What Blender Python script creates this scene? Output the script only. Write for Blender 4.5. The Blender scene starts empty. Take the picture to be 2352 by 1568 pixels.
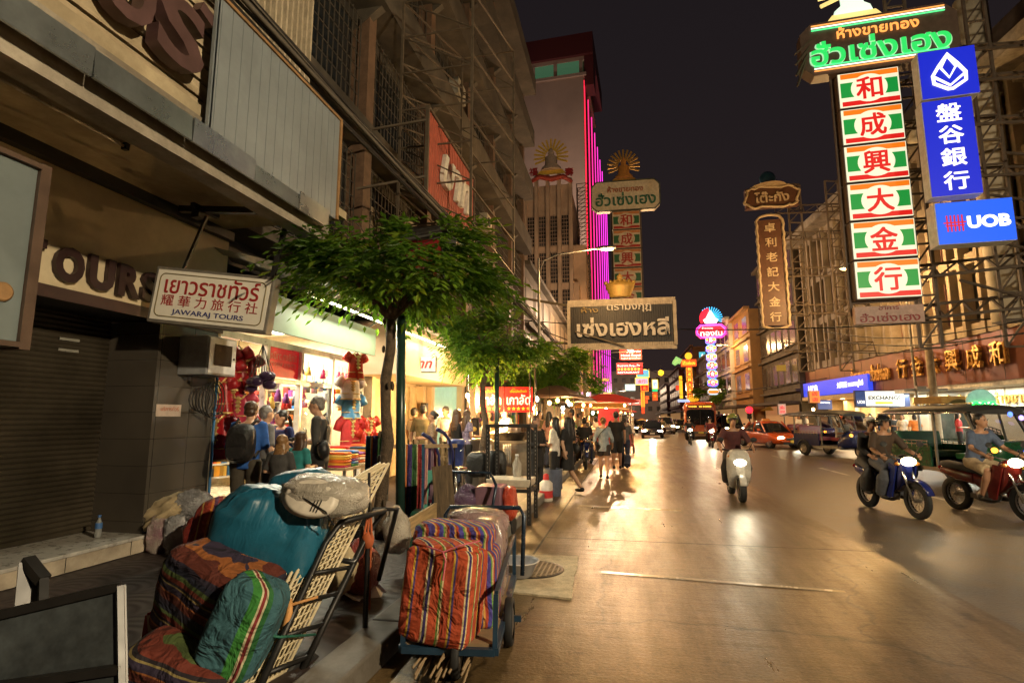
import bpy, bmesh, math, random
from mathutils import Vector, Matrix, Euler, noise
R = math.radians
PI = math.pi
sc = bpy.context.scene
col = sc.collection
# ---------------------------------------------------------------- camera
EYE = 1.6
F_PX = 1252.0
cam = bpy.data.objects.new('camera', bpy.data.cameras.new('camera'))
col.objects.link(cam)
cam.location = (0, 0, EYE)
cam.rotation_euler = (R(98.0), 0, R(11.7))
cam.data.sensor_width = 36
cam.data.lens = 36 * F_PX / 2352
cam.data.clip_start = .05
cam.data.clip_end = 900
sc.camera = cam
# ---------------------------------------------------------------- night sky and exposure
w = bpy.data.worlds.new("World")
sc.world = w
w.use_nodes = True
nt = w.node_tree
bgn = nt.nodes['Background']
tc = nt.nodes.new('ShaderNodeTexCoord')
sx = nt.nodes.new('ShaderNodeSeparateXYZ')
rp = nt.nodes.new('ShaderNodeValToRGB')
nt.links.new(tc.outputs['Generated'], sx.inputs[0])
nt.links.new(sx.outputs['Z'], rp.inputs[0])
rp.color_ramp.elements[0].position = 0.0
rp.color_ramp.elements[0].color = (.026, .016, .0145, 1)
rp.color_ramp.elements[1].position = .75
rp.color_ramp.elements[1].color = (.0095, .0075, .0088, 1)
e = rp.color_ramp.elements.new(.3)
e.color = (.0155, .011, .0118, 1)
nt.links.new(rp.outputs[0], bgn.inputs[0])
bgn.inputs[1].default_value = 1.0
sc.view_settings.view_transform = 'Standard'
sc.view_settings.look = 'None'
sc.view_settings.exposure = .2
sc.view_settings.gamma = 1
sc.cycles.use_denoising = True
sc.cycles.max_bounces = 7
sc.cycles.diffuse_bounces = 3
sc.cycles.glossy_bounces = 3
sc.cycles.transmission_bounces = 5
sc.cycles.transparent_max_bounces = 10
sc.cycles.sample_clamp_indirect = 4
sc.cycles.caustics_reflective = False
sc.cycles.caustics_refractive = False
sc.cycles.use_light_tree = True
SODIUM = (1.0, .58, .22)
FLUO = (.95, 1.0, .86)
WARM = (1.0, .72, .38)

# ---------------------------------------------------------------- helpers
_cr = cam.rotation_euler.to_matrix()
def ray(px, py):
    return _cr @ Vector(((px - 1176) / F_PX, -(py - 784) / F_PX, -1))
def onx(px, py, x):
    d = ray(px, py); return Vector((0, 0, EYE)) + d * (x / d.x)
def ony(px, py, y):
    d = ray(px, py); return Vector((0, 0, EYE)) + d * (y / d.y)
def onz(px, py, z=0):
    d = ray(px, py); return Vector((0, 0, EYE)) + d * ((z - EYE) / d.z)
def ond(px, py, dep):
    return Vector((0, 0, EYE)) + ray(px, py) * dep

def T(x=0, y=0, z=0): return Matrix.Translation((x, y, z))
def RX(a): return Matrix.Rotation(a, 4, 'X')
def RY(a): return Matrix.Rotation(a, 4, 'Y')
def RZ(a): return Matrix.Rotation(a, 4, 'Z')

class MB:
    """collects shapes that become ONE mesh object"""
    def __init__(s, M=None):
        s.v = []; s.f = []; s.mi = []; s.sm = []; s.M = M or Matrix(); s.cur = 0
    def add(s, vs, fs, smooth=False):
        n = len(s.v)
        s.v += [s.M @ Vector(p) for p in vs]
        for f in fs:
            s.f.append([i + n for i in f]); s.mi.append(s.cur); s.sm.append(smooth)
    def box(s, c, d, rot=None, tap=1.0, tx=None):
        x, y, z = d[0] / 2, d[1] / 2, d[2] / 2
        tx = tap if tx is None else tx
        p = [Vector((a * x * (tx if k > 0 else 1), b * y * (tap if k > 0 else 1), k * z)) for k in (-1, 1) for b in (-1, 1) for a in (-1, 1)]
        if rot is not None:
            m = rot if isinstance(rot, Matrix) else Euler(rot).to_matrix()
            m = m.to_3x3()
            p = [m @ q for q in p]
        c = Vector(c)
        s.add([c + q for q in p], [(0, 2, 3, 1), (4, 5, 7, 6), (0, 1, 5, 4), (2, 6, 7, 3), (0, 4, 6, 2), (1, 3, 7, 5)])
    def b2(s, a, b):
        s.box([(a[i] + b[i]) / 2 for i in range(3)], [abs(b[i] - a[i]) for i in range(3)])
    def bar(s, p0, p1, w_=.03, h=None, up=(0, 0, 1)):
        p0, p1 = Vector(p0), Vector(p1); d = p1 - p0
        if d.length < 1e-6: return
        h = w_ if h is None else h
        z = d.normalized(); u = Vector(up)
        if abs(z.dot(u)) > .98: u = Vector((1, 0, 0))
        x = u.cross(z).normalized(); y = z.cross(x)
        m = Matrix((x, y, z)).transposed()
        s.box((p0 + p1) / 2, (w_, h, d.length), m)
    def tube(s, pts, r, n=8, caps=True, closed=False, ref=None):
        pts = [Vector(p) for p in pts]
        rr = r if isinstance(r, (list, tuple)) else [r] * len(pts)
        vs = []; fs = []; k = len(pts); px = None
        for i, p in enumerate(pts):
            a = pts[max(i - 1, 0)] if not closed else pts[i - 1]
            b = pts[min(i + 1, k - 1)] if not closed else pts[(i + 1) % k]
            t = (b - a)
            t = t.normalized() if t.length > 1e-9 else Vector((0, 0, 1))
            if px is None:
                u = Vector(ref) if ref else (Vector((0, 0, 1)) if abs(t.z) < .9 else Vector((1, 0, 0)))
                px = u.cross(t).normalized()
            else:
                px = px - t * px.dot(t)
                px = px.normalized() if px.length > 1e-6 else Vector((1, 0, 0))
            py = t.cross(px)
            q = rr[i]
            qa, qb = q if isinstance(q, (list, tuple)) else (q, q)
            vs += [p + px * (math.cos(2 * PI * j / n) * qa) + py * (math.sin(2 * PI * j / n) * qb) for j in range(n)]
        m = k if closed else k - 1
        for i in range(m):
            i2 = (i + 1) % k
            fs += [(i * n + j, i * n + (j + 1) % n, i2 * n + (j + 1) % n, i2 * n + j) for j in range(n)]
        if caps and not closed:
            fs += [list(range(n))[::-1], [(k - 1) * n + j for j in range(n)]]
        s.add(vs, fs, n > 5)
    def cyl(s, p0, p1, r0, r1=None, n=14, caps=True):
        s.tube([p0, p1], [r0, r0 if r1 is None else r1], n, caps)
    def loft(s, rings, caps=True, smooth=True):
        n = len(rings[0]); vs = [p for r_ in rings for p in r_]; fs = []
        for i in range(len(rings) - 1):
            fs += [(i * n + j, i * n + (j + 1) % n, (i + 1) * n + (j + 1) % n, (i + 1) * n + j) for j in range(n)]
        s.add(vs, fs, smooth)
        if caps:
            s.add(list(rings[0]), [list(range(n))[::-1]]); s.add(list(rings[-1]), [list(range(n))])
    def lathe(s, prof, c=(0, 0, 0), n=16, M=None, caps=True):
        M = M or Matrix()
        c = Vector(c)
        rings = [[c + M.to_3x3() @ Vector((r_ * math.cos(2 * PI * j / n), r_ * math.sin(2 * PI * j / n), z)) for j in range(n)] for r_, z in prof]
        s.loft(rings, caps)
    def prism(s, poly, d, M=None, smooth=False):
        """poly in local xy, extruded by d along local z"""
        M = M or Matrix(); n = len(poly)
        vs = [M @ Vector((x, y, 0)) for x, y in poly] + [M @ Vector((x, y, d)) for x, y in poly]
        s.add(vs, [list(range(n))[::-1], list(range(n, 2 * n))]); 
        s.add(vs, [(i, (i + 1) % n, n + (i + 1) % n, n + i) for i in range(n)], smooth)
    def quad(s, a, b, c, d): s.add([a, b, c, d], [(0, 1, 2, 3)])
    def ell(s, c, r, n=12, m=8, M=None):
        c = Vector(c); M3 = (M or Matrix()).to_3x3()
        rings = []
        for i in range(1, m):
            th = PI * i / m
            rings.append([c + M3 @ Vector((r[0] * math.sin(th) * math.cos(2 * PI * j / n), r[1] * math.sin(th) * math.sin(2 * PI * j / n), -r[2] * math.cos(th))) for j in range(n)])
        s.loft(rings, caps=False)
        a, b = c + M3 @ Vector((0, 0, -r[2])), c + M3 @ Vector((0, 0, r[2]))
        s.add([a] + rings[0], [(0, 1 + (j + 1) % n, 1 + j) for j in range(n)], True)
        s.add([b] + rings[-1], [(0, 1 + j, 1 + (j + 1) % n) for j in range(n)], True)
    def mesh(s, name):
        me = bpy.data.meshes.new(name)
        me.from_pydata([tuple(p) for p in s.v], [], s.f)
        me.polygons.foreach_set('material_index', s.mi)
        me.polygons.foreach_set('use_smooth', s.sm)
        me.update()
        return me
    def build(s, name, mats, parent=None, bevel=0, remesh=0, smooth_it=0, loc=None, recalc=False):
        me = s.mesh(name)
        if recalc:
            bm = bmesh.new(); bm.from_mesh(me); bmesh.ops.remove_doubles(bm, verts=bm.verts, dist=1e-5)
            bmesh.ops.recalc_face_normals(bm, faces=bm.faces); bm.to_mesh(me); bm.free()
        for m in (mats if isinstance(mats, (list, tuple)) else [mats]): me.materials.append(m)
        o = bpy.data.objects.new(name, me)
        col.objects.link(o)
        if remesh:
            apply_remesh(o, remesh, smooth_it)
        if bevel:
            b = o.modifiers.new('bevel', 'BEVEL'); b.width = bevel; b.segments = 2; b.limit_method = 'ANGLE'
        if parent: o.parent = parent
        if loc: o.location = loc
        return o

def apply_remesh(o, vox, it=2):
    m = o.modifiers.new('r', 'REMESH'); m.mode = 'VOXEL'; m.voxel_size = vox; m.use_smooth_shade = True
    if it:
        k = o.modifiers.new('s', 'SMOOTH'); k.iterations = it; k.factor = .5
    dg = bpy.context.evaluated_depsgraph_get()
    me = bpy.data.meshes.new_from_object(o.evaluated_get(dg))
    old = o.data
    o.modifiers.clear(); me.name = old.name
    o.data = me
    if not me.materials:
        for q in old.materials: me.materials.append(q)
    bpy.data.meshes.remove(old)

def tag(o, label=None, cat=None, group=None, kind=None):
    if label: o['label'] = label
    if cat: o['category'] = cat
    if group: o['group'] = group
    if kind: o['kind'] = kind
    return o
def thing(name, label, cat, loc=(0, 0, 0), rz=0, group=None, rot=None, sca=None):
    o = bpy.data.objects.new(name, None); col.objects.link(o)
    o.empty_display_size = .1
    o.location = loc; o.rotation_euler = rot or (0, 0, rz)
    if sca: o.scale = (sca,) * 3
    return tag(o, label, cat, group)
_kids = {}
def copy_tree(o, parent=None):
    c = o.copy(); col.objects.link(c); c.parent = parent
    for ch in [q for q in bpy.data.objects if q.parent == o]: copy_tree(ch, c)
    return c
def struct(o): o['kind'] = 'structure'; return o

# ---------------------------------------------------------------- materials
_mats = {}
def nd(nt, t, **kw):
    n = nt.nodes.new(t)
    for k, v in kw.items(): setattr(n, k, v)
    return n
def mat(name, c, rough=.6, metal=0, var=.18, scale=6, bump=0, bscale=None, emit=None, es=0, trans=0, alpha=1, dirt=0, spec=.5, coat=0, sheen=0, c2=None, stretch=None, transl=0):
    if name in _mats: return _mats[name]
    m = bpy.data.materials.new(name); m.use_nodes = True; _mats[name] = m
    nt = m.node_tree; p = nt.nodes['Principled BSDF']; L = nt.links.new
    p.inputs['Roughness'].default_value = rough; p.inputs['Metallic'].default_value = metal
    p.inputs['Specular IOR Level'].default_value = spec
    p.inputs['Transmission Weight'].default_value = trans; p.inputs['Alpha'].default_value = alpha
    p.inputs['Coat Weight'].default_value = coat
    p.inputs['Base Color'].default_value = (*c, 1)
    tcn = nd(nt, 'ShaderNodeTexCoord'); src = tcn.outputs['Object']
    if stretch:
        mp = nd(nt, 'ShaderNodeMapping'); mp.inputs['Scale'].default_value = stretch; L(src, mp.inputs[0]); src = mp.outputs[0]
    if var or dirt or c2:
        n1 = nd(nt, 'ShaderNodeTexNoise'); n1.inputs['Scale'].default_value = scale; n1.inputs['Detail'].default_value = 5; n1.inputs['Roughness'].default_value = .65
        L(src, n1.inputs['Vector'])
        r_ = nd(nt, 'ShaderNodeValToRGB'); L(n1.outputs['Fac'], r_.inputs[0])
        r_.color_ramp.elements[0].position = .3; r_.color_ramp.elements[1].position = .7
        lo = c2 if c2 else [max(0, q * (1 - var * 1.6)) for q in c]; hi = [min(1, q * (1 + var)) for q in c]
        r_.color_ramp.elements[0].color = (*lo, 1); r_.color_ramp.elements[1].color = (*hi, 1)
        out = r_.outputs[0]
        if dirt:
            n2 = nd(nt, 'ShaderNodeTexNoise'); n2.inputs['Scale'].default_value = scale * .35; n2.inputs['Detail'].default_value = 9; n2.inputs['Roughness'].default_value = .75
            L(src, n2.inputs['Vector'])
            rd = nd(nt, 'ShaderNodeValToRGB'); L(n2.outputs['Fac'], rd.inputs[0]); rd.color_ramp.elements[0].position = .42; rd.color_ramp.elements[1].position = .62
            rd.color_ramp.elements[0].color = (0, 0, 0, 1); rd.color_ramp.elements[1].color = (dirt, dirt, dirt, 1)
            mx = nd(nt, 'ShaderNodeMix', data_type='RGBA'); L(rd.outputs[0], mx.inputs['Factor']); L(out, mx.inputs[6]); mx.inputs[7].default_value = (c[0] * .25 + .012, c[1] * .22 + .008, c[2] * .18 + .004, 1)
            out = mx.outputs[2]
        L(out, p.inputs['Base Color'])
        rr = nd(nt, 'ShaderNodeMapRange'); L(n1.outputs['Fac'], rr.inputs[0]); rr.inputs[3].default_value = max(0, rough - .1); rr.inputs[4].default_value = min(1, rough + .12)
        L(rr.outputs[0], p.inputs['Roughness'])
    if bump and 'plastic' in name or 'wrap' in name:
        n3 = nd(nt, 'ShaderNodeTexNoise'); n3.inputs['Scale'].default_value = (bscale or 9) * .55; n3.inputs['Detail'].default_value = 5; n3.inputs['Distortion'].default_value = 1.6; L(src, n3.inputs['Vector'])
        v3 = nd(nt, 'ShaderNodeTexVoronoi'); v3.feature = 'DISTANCE_TO_EDGE'; v3.inputs['Scale'].default_value = bscale or 9; L(n3.outputs['Color'], v3.inputs['Vector'])
        ad3 = nd(nt, 'ShaderNodeMath', operation='MULTIPLY_ADD'); L(v3.outputs['Distance'], ad3.inputs[0]); ad3.inputs[1].default_value = .6; L(n3.outputs['Fac'], ad3.inputs[2])
        b = nd(nt, 'ShaderNodeBump'); b.inputs['Strength'].default_value = bump; b.inputs['Distance'].default_value = .07; L(ad3.outputs[0], b.inputs['Height']); L(b.outputs[0], p.inputs['Normal'])
    elif bump:
        n3 = nd(nt, 'ShaderNodeTexNoise'); n3.inputs['Scale'].default_value = bscale or scale * 4; n3.inputs['Detail'].default_value = 4; L(src, n3.inputs['Vector'])
        b = nd(nt, 'ShaderNodeBump'); b.inputs['Strength'].default_value = bump; b.inputs['Distance'].default_value = .02; L(n3.outputs['Fac'], b.inputs['Height']); L(b.outputs[0], p.inputs['Normal'])
    if emit:
        p.inputs['Emission Color'].default_value = (*emit, 1); p.inputs['Emission Strength'].default_value = es
    if transl:
        t = nd(nt, 'ShaderNodeBsdfTranslucent'); t.inputs[0].default_value = (c[0] * 1.3, c[1] * 1.4, c[2], 1)
        ms = nd(nt, 'ShaderNodeMixShader'); ms.inputs[0].default_value = transl
        L(p.outputs[0], ms.inputs[1]); L(t.outputs[0], ms.inputs[2]); L(ms.outputs[0], nt.nodes['Material Output'].inputs[0])
    return m
def glow(name, c, s=1.5, base=None):
    """emissive surface: tubes, lamps, lit sign faces, and glow put in for lit shop interiors"""
    m = mat(name, base or [q * .6 for q in c], .4, var=0)
    p = m.node_tree.nodes['Principled BSDF']
    p.inputs['Emission Color'].default_value = (*c, 1); p.inputs['Emission Strength'].default_value = s
    return m
def hexc(h):
    v = [int(h[i:i + 2], 16) / 255 for i in (0, 2, 4)]
    return tuple(q / 12.92 if q <= .04045 else ((q + .055) / 1.055) ** 2.4 for q in v)
def stripes(name, seq, axis='X', scale=1.0, wob=.02, rough=.85, bump=.25, off=0, sheen=0):
    """woven stripes: seq = [(width, colour)...] repeated along an axis of the thing itself"""
    if name in _mats: return _mats[name]
    m = mat(name, (.5, .5, .5), rough, var=0); nt = m.node_tree; L = nt.links.new; p = nt.nodes['Principled BSDF']
    tcn = nd(nt, 'ShaderNodeTexCoord'); nz = nd(nt, 'ShaderNodeTexNoise'); nz.inputs['Scale'].default_value = 3.5; L(tcn.outputs['Object'], nz.inputs['Vector'])
    sp = nd(nt, 'ShaderNodeSeparateXYZ'); L(tcn.outputs['Object'], sp.inputs[0])
    a = nd(nt, 'ShaderNodeMath', operation='MULTIPLY_ADD'); L(nz.outputs['Fac'], a.inputs[0]); a.inputs[1].default_value = wob * 1.1
    if axis == 'X':
        xy = nd(nt, 'ShaderNodeMath', operation='MULTIPLY_ADD'); L(sp.outputs['Y'], xy.inputs[0]); xy.inputs[1].default_value = .8; L(sp.outputs['X'], xy.inputs[2]); L(xy.outputs[0], a.inputs[2])
    else: L(sp.outputs[axis], a.inputs[2])
    tot = sum(q[0] for q in seq) * scale
    b = nd(nt, 'ShaderNodeMath', operation='MULTIPLY_ADD'); L(a.outputs[0], b.inputs[0]); b.inputs[1].default_value = 1 / tot; b.inputs[2].default_value = 50 + off
    fr = nd(nt, 'ShaderNodeMath', operation='FRACT'); L(b.outputs[0], fr.inputs[0])
    r_ = nd(nt, 'ShaderNodeValToRGB'); r_.color_ramp.interpolation = 'CONSTANT'; L(fr.outputs[0], r_.inputs[0])
    pos = 0; els = r_.color_ramp.elements
    for i, (wd, c) in enumerate(seq):
        if i < 2:
            q = els[i]; q.position = pos
        else: q = els.new(pos)
        q.color = (*c, 1); pos += wd * scale / tot
    n2 = nd(nt, 'ShaderNodeTexNoise'); n2.inputs['Scale'].default_value = 9; n2.inputs['Detail'].default_value = 6; L(tcn.outputs['Object'], n2.inputs['Vector'])
    mx = nd(nt, 'ShaderNodeMix', data_type='RGBA', blend_type='MULTIPLY'); mx.inputs['Factor'].default_value = .45
    L(r_.outputs[0], mx.inputs[6]); L(n2.outputs['Fac'], mx.inputs[7]); L(mx.outputs[2], p.inputs['Base Color'])
    n3 = nd(nt, 'ShaderNodeTexNoise'); n3.inputs['Scale'].default_value = 220; L(tcn.outputs['Object'], n3.inputs['Vector'])
    bp = nd(nt, 'ShaderNodeBump'); bp.inputs['Strength'].default_value = bump; bp.inputs['Distance'].default_value = .01; L(n3.outputs['Fac'], bp.inputs['Height'])
    n4 = nd(nt, 'ShaderNodeTexNoise'); n4.inputs['Scale'].default_value = 6; n4.inputs['Detail'].default_value = 3; n4.inputs['Distortion'].default_value = 1.2; L(tcn.outputs['Object'], n4.inputs['Vector'])
    b4 = nd(nt, 'ShaderNodeBump'); b4.inputs['Strength'].default_value = .9; b4.inputs['Distance'].default_value = .09; L(n4.outputs['Fac'], b4.inputs['Height']); L(bp.outputs[0], b4.inputs['Normal']); L(b4.outputs[0], p.inputs['Normal'])
    return m

def text(s, w_=None, h=None, m=None, parent=None, M=None, ext=.01, bold=0, shear=0, name='lettering', align=.5, bevel=0):
    """flat lettering in the xy plane of M (x right, y up, z towards the reader), centred and fitted to w_ x h"""
    cu = bpy.data.curves.new('lettering', 'FONT'); cu.body = s; cu.size = 1; cu.offset = max(0, bold); cu.shear = shear; cu.resolution_u = 3
    cu.extrude = .01; cu.space_line = .9
    cu.align_x = 'CENTER'
    if bevel: cu.bevel_depth = bevel
    t = bpy.data.objects.new('t', cu); col.objects.link(t)
    dg = bpy.context.evaluated_depsgraph_get()
    me = bpy.data.meshes.new_from_object(t.evaluated_get(dg))
    bpy.data.objects.remove(t); bpy.data.curves.remove(cu)
    if not me.vertices: return None
    if bold < 0:
        # heavy brush strokes: the glyph overlaid with small shifts
        bm = bmesh.new()
        for i, (a, b) in enumerate(((-1, -1), (1, 1), (-1, 1), (1, -1), (0, 0))):
            c = me.copy(); c.transform(Matrix.Translation((a * -bold, b * -bold, .0008 * i))); bm.from_mesh(c); bpy.data.meshes.remove(c)
        bm.to_mesh(me); bm.free()
    xs = [v.co.x for v in me.vertices]; ys = [v.co.y for v in me.vertices]
    x0, x1, y0, y1 = min(xs), max(xs), min(ys), max(ys)
    kx = w_ / (x1 - x0) if w_ else None; ky = h / (y1 - y0) if h else None
    kx = kx or ky; ky = ky or kx
    M = M or Matrix()
    me.transform(M @ Matrix.Diagonal((kx, ky, ext / .02, 1)) @ Matrix.Translation((-(x0 + x1) / 2, -(y0 + y1) / 2, .01)))
    me.materials.clear(); me.materials.append(m); me.name = name
    o = bpy.data.objects.new(name, me); col.objects.link(o); o.parent = parent
    return o
# frame whose x axis runs to the right as seen by someone looking along +Y (faces -Y, towards the camera)
FACE_NEAR = RX(PI / 2)
# frame for lettering on the left row of buildings (faces +X, reads along +Y)
FACE_EAST = Matrix(((0, 0, 1, 0), (1, 0, 0, 0), (0, 1, 0, 0), (0, 0, 0, 1)))
# frame for the right row (faces -X, reads along -Y)
FACE_WEST = Matrix(((0, 0, -1, 0), (-1, 0, 0, 0), (0, 1, 0, 0), (0, 0, 0, 1)))
rnd = random.Random(7)
# ================================================================ lamps of the street
def light(kind, name, parent, loc, power, color, size=.15, rot=None, spot=None, blend=.6):
    l = bpy.data.lights.new(name, kind); l.energy = power; l.color = color
    if kind == 'AREA':
        l.shape = 'RECTANGLE'; l.size, l.size_y = size
    else: l.shadow_soft_size = size
    if kind == 'SPOT': l.spot_size = spot; l.spot_blend = blend
    o = bpy.data.objects.new(name, l); col.objects.link(o); o.location = loc
    if rot: o.rotation_euler = rot
    o.parent = parent
    return o
M_steel = mat('galvanised steel', (.28, .27, .25), .45, .7, dirt=.3)
M_dark = mat('dark painted metal', (.02, .019, .018), .45, .3, var=.3)
M_black = mat('black rubber', (.012, .012, .012), .7)
M_chrome = mat('chrome', (.6, .58, .55), .15, 1, var=.05)
G_sod = glow('sodium lamp glass', (1, .62, .22), 30)
G_white = glow('white lamp glass', (1, .9, .7), 40)
def street_lamp(loc, side, h=9, arm=2.2, power=2600, color=SODIUM, label='', g=G_sod, pole=True):
    t = thing('street_lamp', label, 'street lamp', loc, 0, 'street lamps')
    if pole:
        m = MB(); m.lathe([(.09, 0), (.09, .4), (.06, .5), (.045, h)], n=10); m.build('pole', M_steel, t)
    m = MB(); m.tube([(0, 0, h - .6), (side * .2, 0, h - .1), (side * .7, 0, h + .1), (side * arm, 0, h + .25)], .03); m.build('arm', M_steel, t)
    m = MB(); m.loft([[Vector((side * (arm + q), a * ww, h + .25 + b * hh)) for a, b in ((-1, -.6), (1, -.6), (.7, .8), (-.7, .8))] for q, ww, hh in ((-.1, .06, .05), (.1, .13, .08), (.5, .13, .08), (.62, .07, .04))]); m.build('lamp_head', M_steel, t)
    m = MB(); m.box((side * (arm + .3), 0, h + .19), (.42, .2, .03)); m.build('lamp_glass', g, t)
    light('POINT', 'lamp_light', t, (side * (arm + .3), 0, h - .1), power * .7, color, .18)
    return t

# ================================================================ ground
def ground_mat():
    m = mat('worn concrete carriageway', (.25, .235, .21), .34, var=0); nt = m.node_tree; L = nt.links.new; p = nt.nodes['Principled BSDF']
    tc = nd(nt, 'ShaderNodeTexCoord')
    def nz(s, d, stretch=None, rough=.6):
        q = nd(nt, 'ShaderNodeTexNoise'); q.inputs['Scale'].default_value = s; q.inputs['Detail'].default_value = d; q.inputs['Roughness'].default_value = rough
        src = tc.outputs['Object']
        if stretch:
            mp = nd(nt, 'ShaderNodeMapping'); mp.inputs['Scale'].default_value = stretch; L(src, mp.inputs[0]); src = mp.outputs[0]
        L(src, q.inputs['Vector']); return q.outputs['Fac']
    a = nz(.45, 6, (1, .35, 1)); b = nz(7, 8, None, .8); c = nz(1.6, 7, (1.6, .22, 1), .7)
    r_ = nd(nt, 'ShaderNodeValToRGB'); L(a, r_.inputs[0]); r_.color_ramp.elements[0].position = .32; r_.color_ramp.elements[1].position = .68
    r_.color_ramp.elements[0].color = (.07, .047, .022, 1); r_.color_ramp.elements[1].color = (.2, .132, .06, 1)
    r2 = nd(nt, 'ShaderNodeValToRGB'); L(b, r2.inputs[0]); r2.color_ramp.elements[0].position = .34; r2.color_ramp.elements[1].position = .5
    r2.color_ramp.elements[0].color = (.38, .35, .3, 1); r2.color_ramp.elements[1].color = (1, 1, 1, 1)
    mx = nd(nt, 'ShaderNodeMix', data_type='RGBA', blend_type='MULTIPLY'); mx.inputs['Factor'].default_value = .8; L(r_.outputs[0], mx.inputs[6]); L(r2.outputs[0], mx.inputs[7])
    r3 = nd(nt, 'ShaderNodeValToRGB'); L(c, r3.inputs[0]); r3.color_ramp.elements[0].position = .36; r3.color_ramp.elements[1].position = .55
    r3.color_ramp.elements[0].color = (.55, .52, .48, 1); r3.color_ramp.elements[1].color = (1, 1, 1, 1)
    m2 = nd(nt, 'ShaderNodeMix', data_type='RGBA', blend_type='MULTIPLY'); m2.inputs['Factor'].default_value = .75; L(mx.outputs[2], m2.inputs[6]); L(r3.outputs[0], m2.inputs[7])
    # fine grain, hairline cracks and old oil spots
    g = nz(45, 6, None, .8); rg = nd(nt, 'ShaderNodeMapRange'); L(g, rg.inputs[0]); rg.inputs[1].default_value = .3; rg.inputs[2].default_value = .7; rg.inputs[3].default_value = .4; rg.inputs[4].default_value = 1.45
    vo = nd(nt, 'ShaderNodeTexVoronoi', feature='DISTANCE_TO_EDGE'); vo.inputs['Scale'].default_value = .55
    nv = nd(nt, 'ShaderNodeTexNoise'); nv.inputs['Scale'].default_value = 2.2; nv.inputs['Detail'].default_value = 6; L(tc.outputs['Object'], nv.inputs['Vector'])
    mv = nd(nt, 'ShaderNodeMix', data_type='VECTOR'); mv.inputs['Factor'].default_value = .35; L(tc.outputs['Object'], mv.inputs[4]); L(nv.outputs['Color'], mv.inputs[5]); L(mv.outputs[1], vo.inputs['Vector'])
    rv = nd(nt, 'ShaderNodeMapRange'); L(vo.outputs['Distance'], rv.inputs[0]); rv.inputs[1].default_value = .002; rv.inputs[2].default_value = .009; rv.inputs[3].default_value = .45; rv.inputs[4].default_value = 1
    sp_ = nz(3.1, 2); rs_ = nd(nt, 'ShaderNodeMapRange'); L(sp_, rs_.inputs[0]); rs_.inputs[1].default_value = .27; rs_.inputs[2].default_value = .34; rs_.inputs[3].default_value = .4; rs_.inputs[4].default_value = 1
    q1 = nd(nt, 'ShaderNodeMath', operation='MULTIPLY'); L(rg.outputs[0], q1.inputs[0]); L(rv.outputs[0], q1.inputs[1]); q2 = nd(nt, 'ShaderNodeMath', operation='MULTIPLY'); L(q1.outputs[0], q2.inputs[0]); L(rs_.outputs[0], q2.inputs[1])
    m3 = nd(nt, 'ShaderNodeMix', data_type='RGBA', blend_type='MULTIPLY'); m3.inputs['Factor'].default_value = 1; L(m2.outputs[2], m3.inputs[6]); L(q2.outputs[0], m3.inputs[7])
    L(m3.outputs[2], p.inputs['Base Color'])
    rr = nd(nt, 'ShaderNodeMapRange'); L(c, rr.inputs[0]); rr.inputs[1].default_value = .3; rr.inputs[2].default_value = .7; rr.inputs[3].default_value = .46; rr.inputs[4].default_value = .25
    L(rr.outputs[0], p.inputs['Roughness'])
    ad = nd(nt, 'ShaderNodeMath', operation='ADD'); L(b, ad.inputs[0]); L(nz(38, 4), ad.inputs[1])
    wav = nz(3.2, 3, (.35, 2.2, 1)); ad2 = nd(nt, 'ShaderNodeMath', operation='MULTIPLY_ADD'); L(wav, ad2.inputs[0]); ad2.inputs[1].default_value = 1.6; L(ad.outputs[0], ad2.inputs[2])
    bp = nd(nt, 'ShaderNodeBump'); bp.inputs['Strength'].default_value = .3; bp.inputs['Distance'].default_value = .012; L(ad2.outputs[0], bp.inputs['Height']); L(bp.outputs[0], p.inputs['Normal'])
    p.inputs['Specular IOR Level'].default_value = .6; p.inputs['Specular Tint'].default_value = (1, .8, .52, 1)  # golden lamp sheen put into the material as a specular tint
    return m
M_road = ground_mat()
M_asph = mat('old asphalt', (.1, .07, .038), .34, var=.3, scale=3, bump=.5, bscale=60, c2=(.04, .03, .02))
m = MB(); m.quad((-1.6, -8, 0), (2.9, -8, 0), (2.9, 320, 0), (-1.6, 320, 0)); struct(m.build('road', M_road))
m = MB(); m.quad((2.9, -8, -.012), (11.3, -8, -.012), (11.3, 320, -.012), (2.9, 320, -.012)); m.quad((2.9, -8, -.012), (2.9, -8, 0), (2.9, 320, 0), (2.9, 320, -.012)); struct(m.build('road_asphalt', M_asph))
m = MB(); m.quad((-300, -60, -.3), (300, -60, -.3), (300, 600, -.3), (-300, 600, -.3)); struct(m.build('ground', mat('ground earth', (.05, .045, .04), .9)))
M_joint = mat('tar joint', (.02, .018, .016), .6)
m = MB()
for x in (-1.12,): m.quad((x - .014, -8, .004), (x + .014, -8, .004), (x + .014, 120, .004), (x - .014, 120, .004))
for y in (-2, 7.6, 14.6, 21.6, 30, 40, 52): m.quad((-1.1, y, .005), (2.9, y + .02, .005), (2.9, y + .045, .005), (-1.1, y + .025, .005))
struct(m.build('road_joint', M_joint))
M_paint = mat('worn white road paint', (.55, .52, .45), .5, dirt=.85, scale=5)
m = MB()
for i in range(24):
    y = 5.5 + i * 6
    m.quad((6.1, y, -.006), (6.22, y, -.006), (6.22, y + 2.4, -.006), (6.1, y + 2.4, -.006))
struct(m.build('road_markings', M_paint))
m = MB(); m.quad((-.9, 10.3, .006), (.9, 10.15, .006), (.9, 10.3, .006), (-.9, 10.5, .006)); m.quad((-.3, 6.02, .006), (1.95, 5.83, .006), (1.95, 5.89, .006), (-.3, 6.1, .006))
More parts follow.
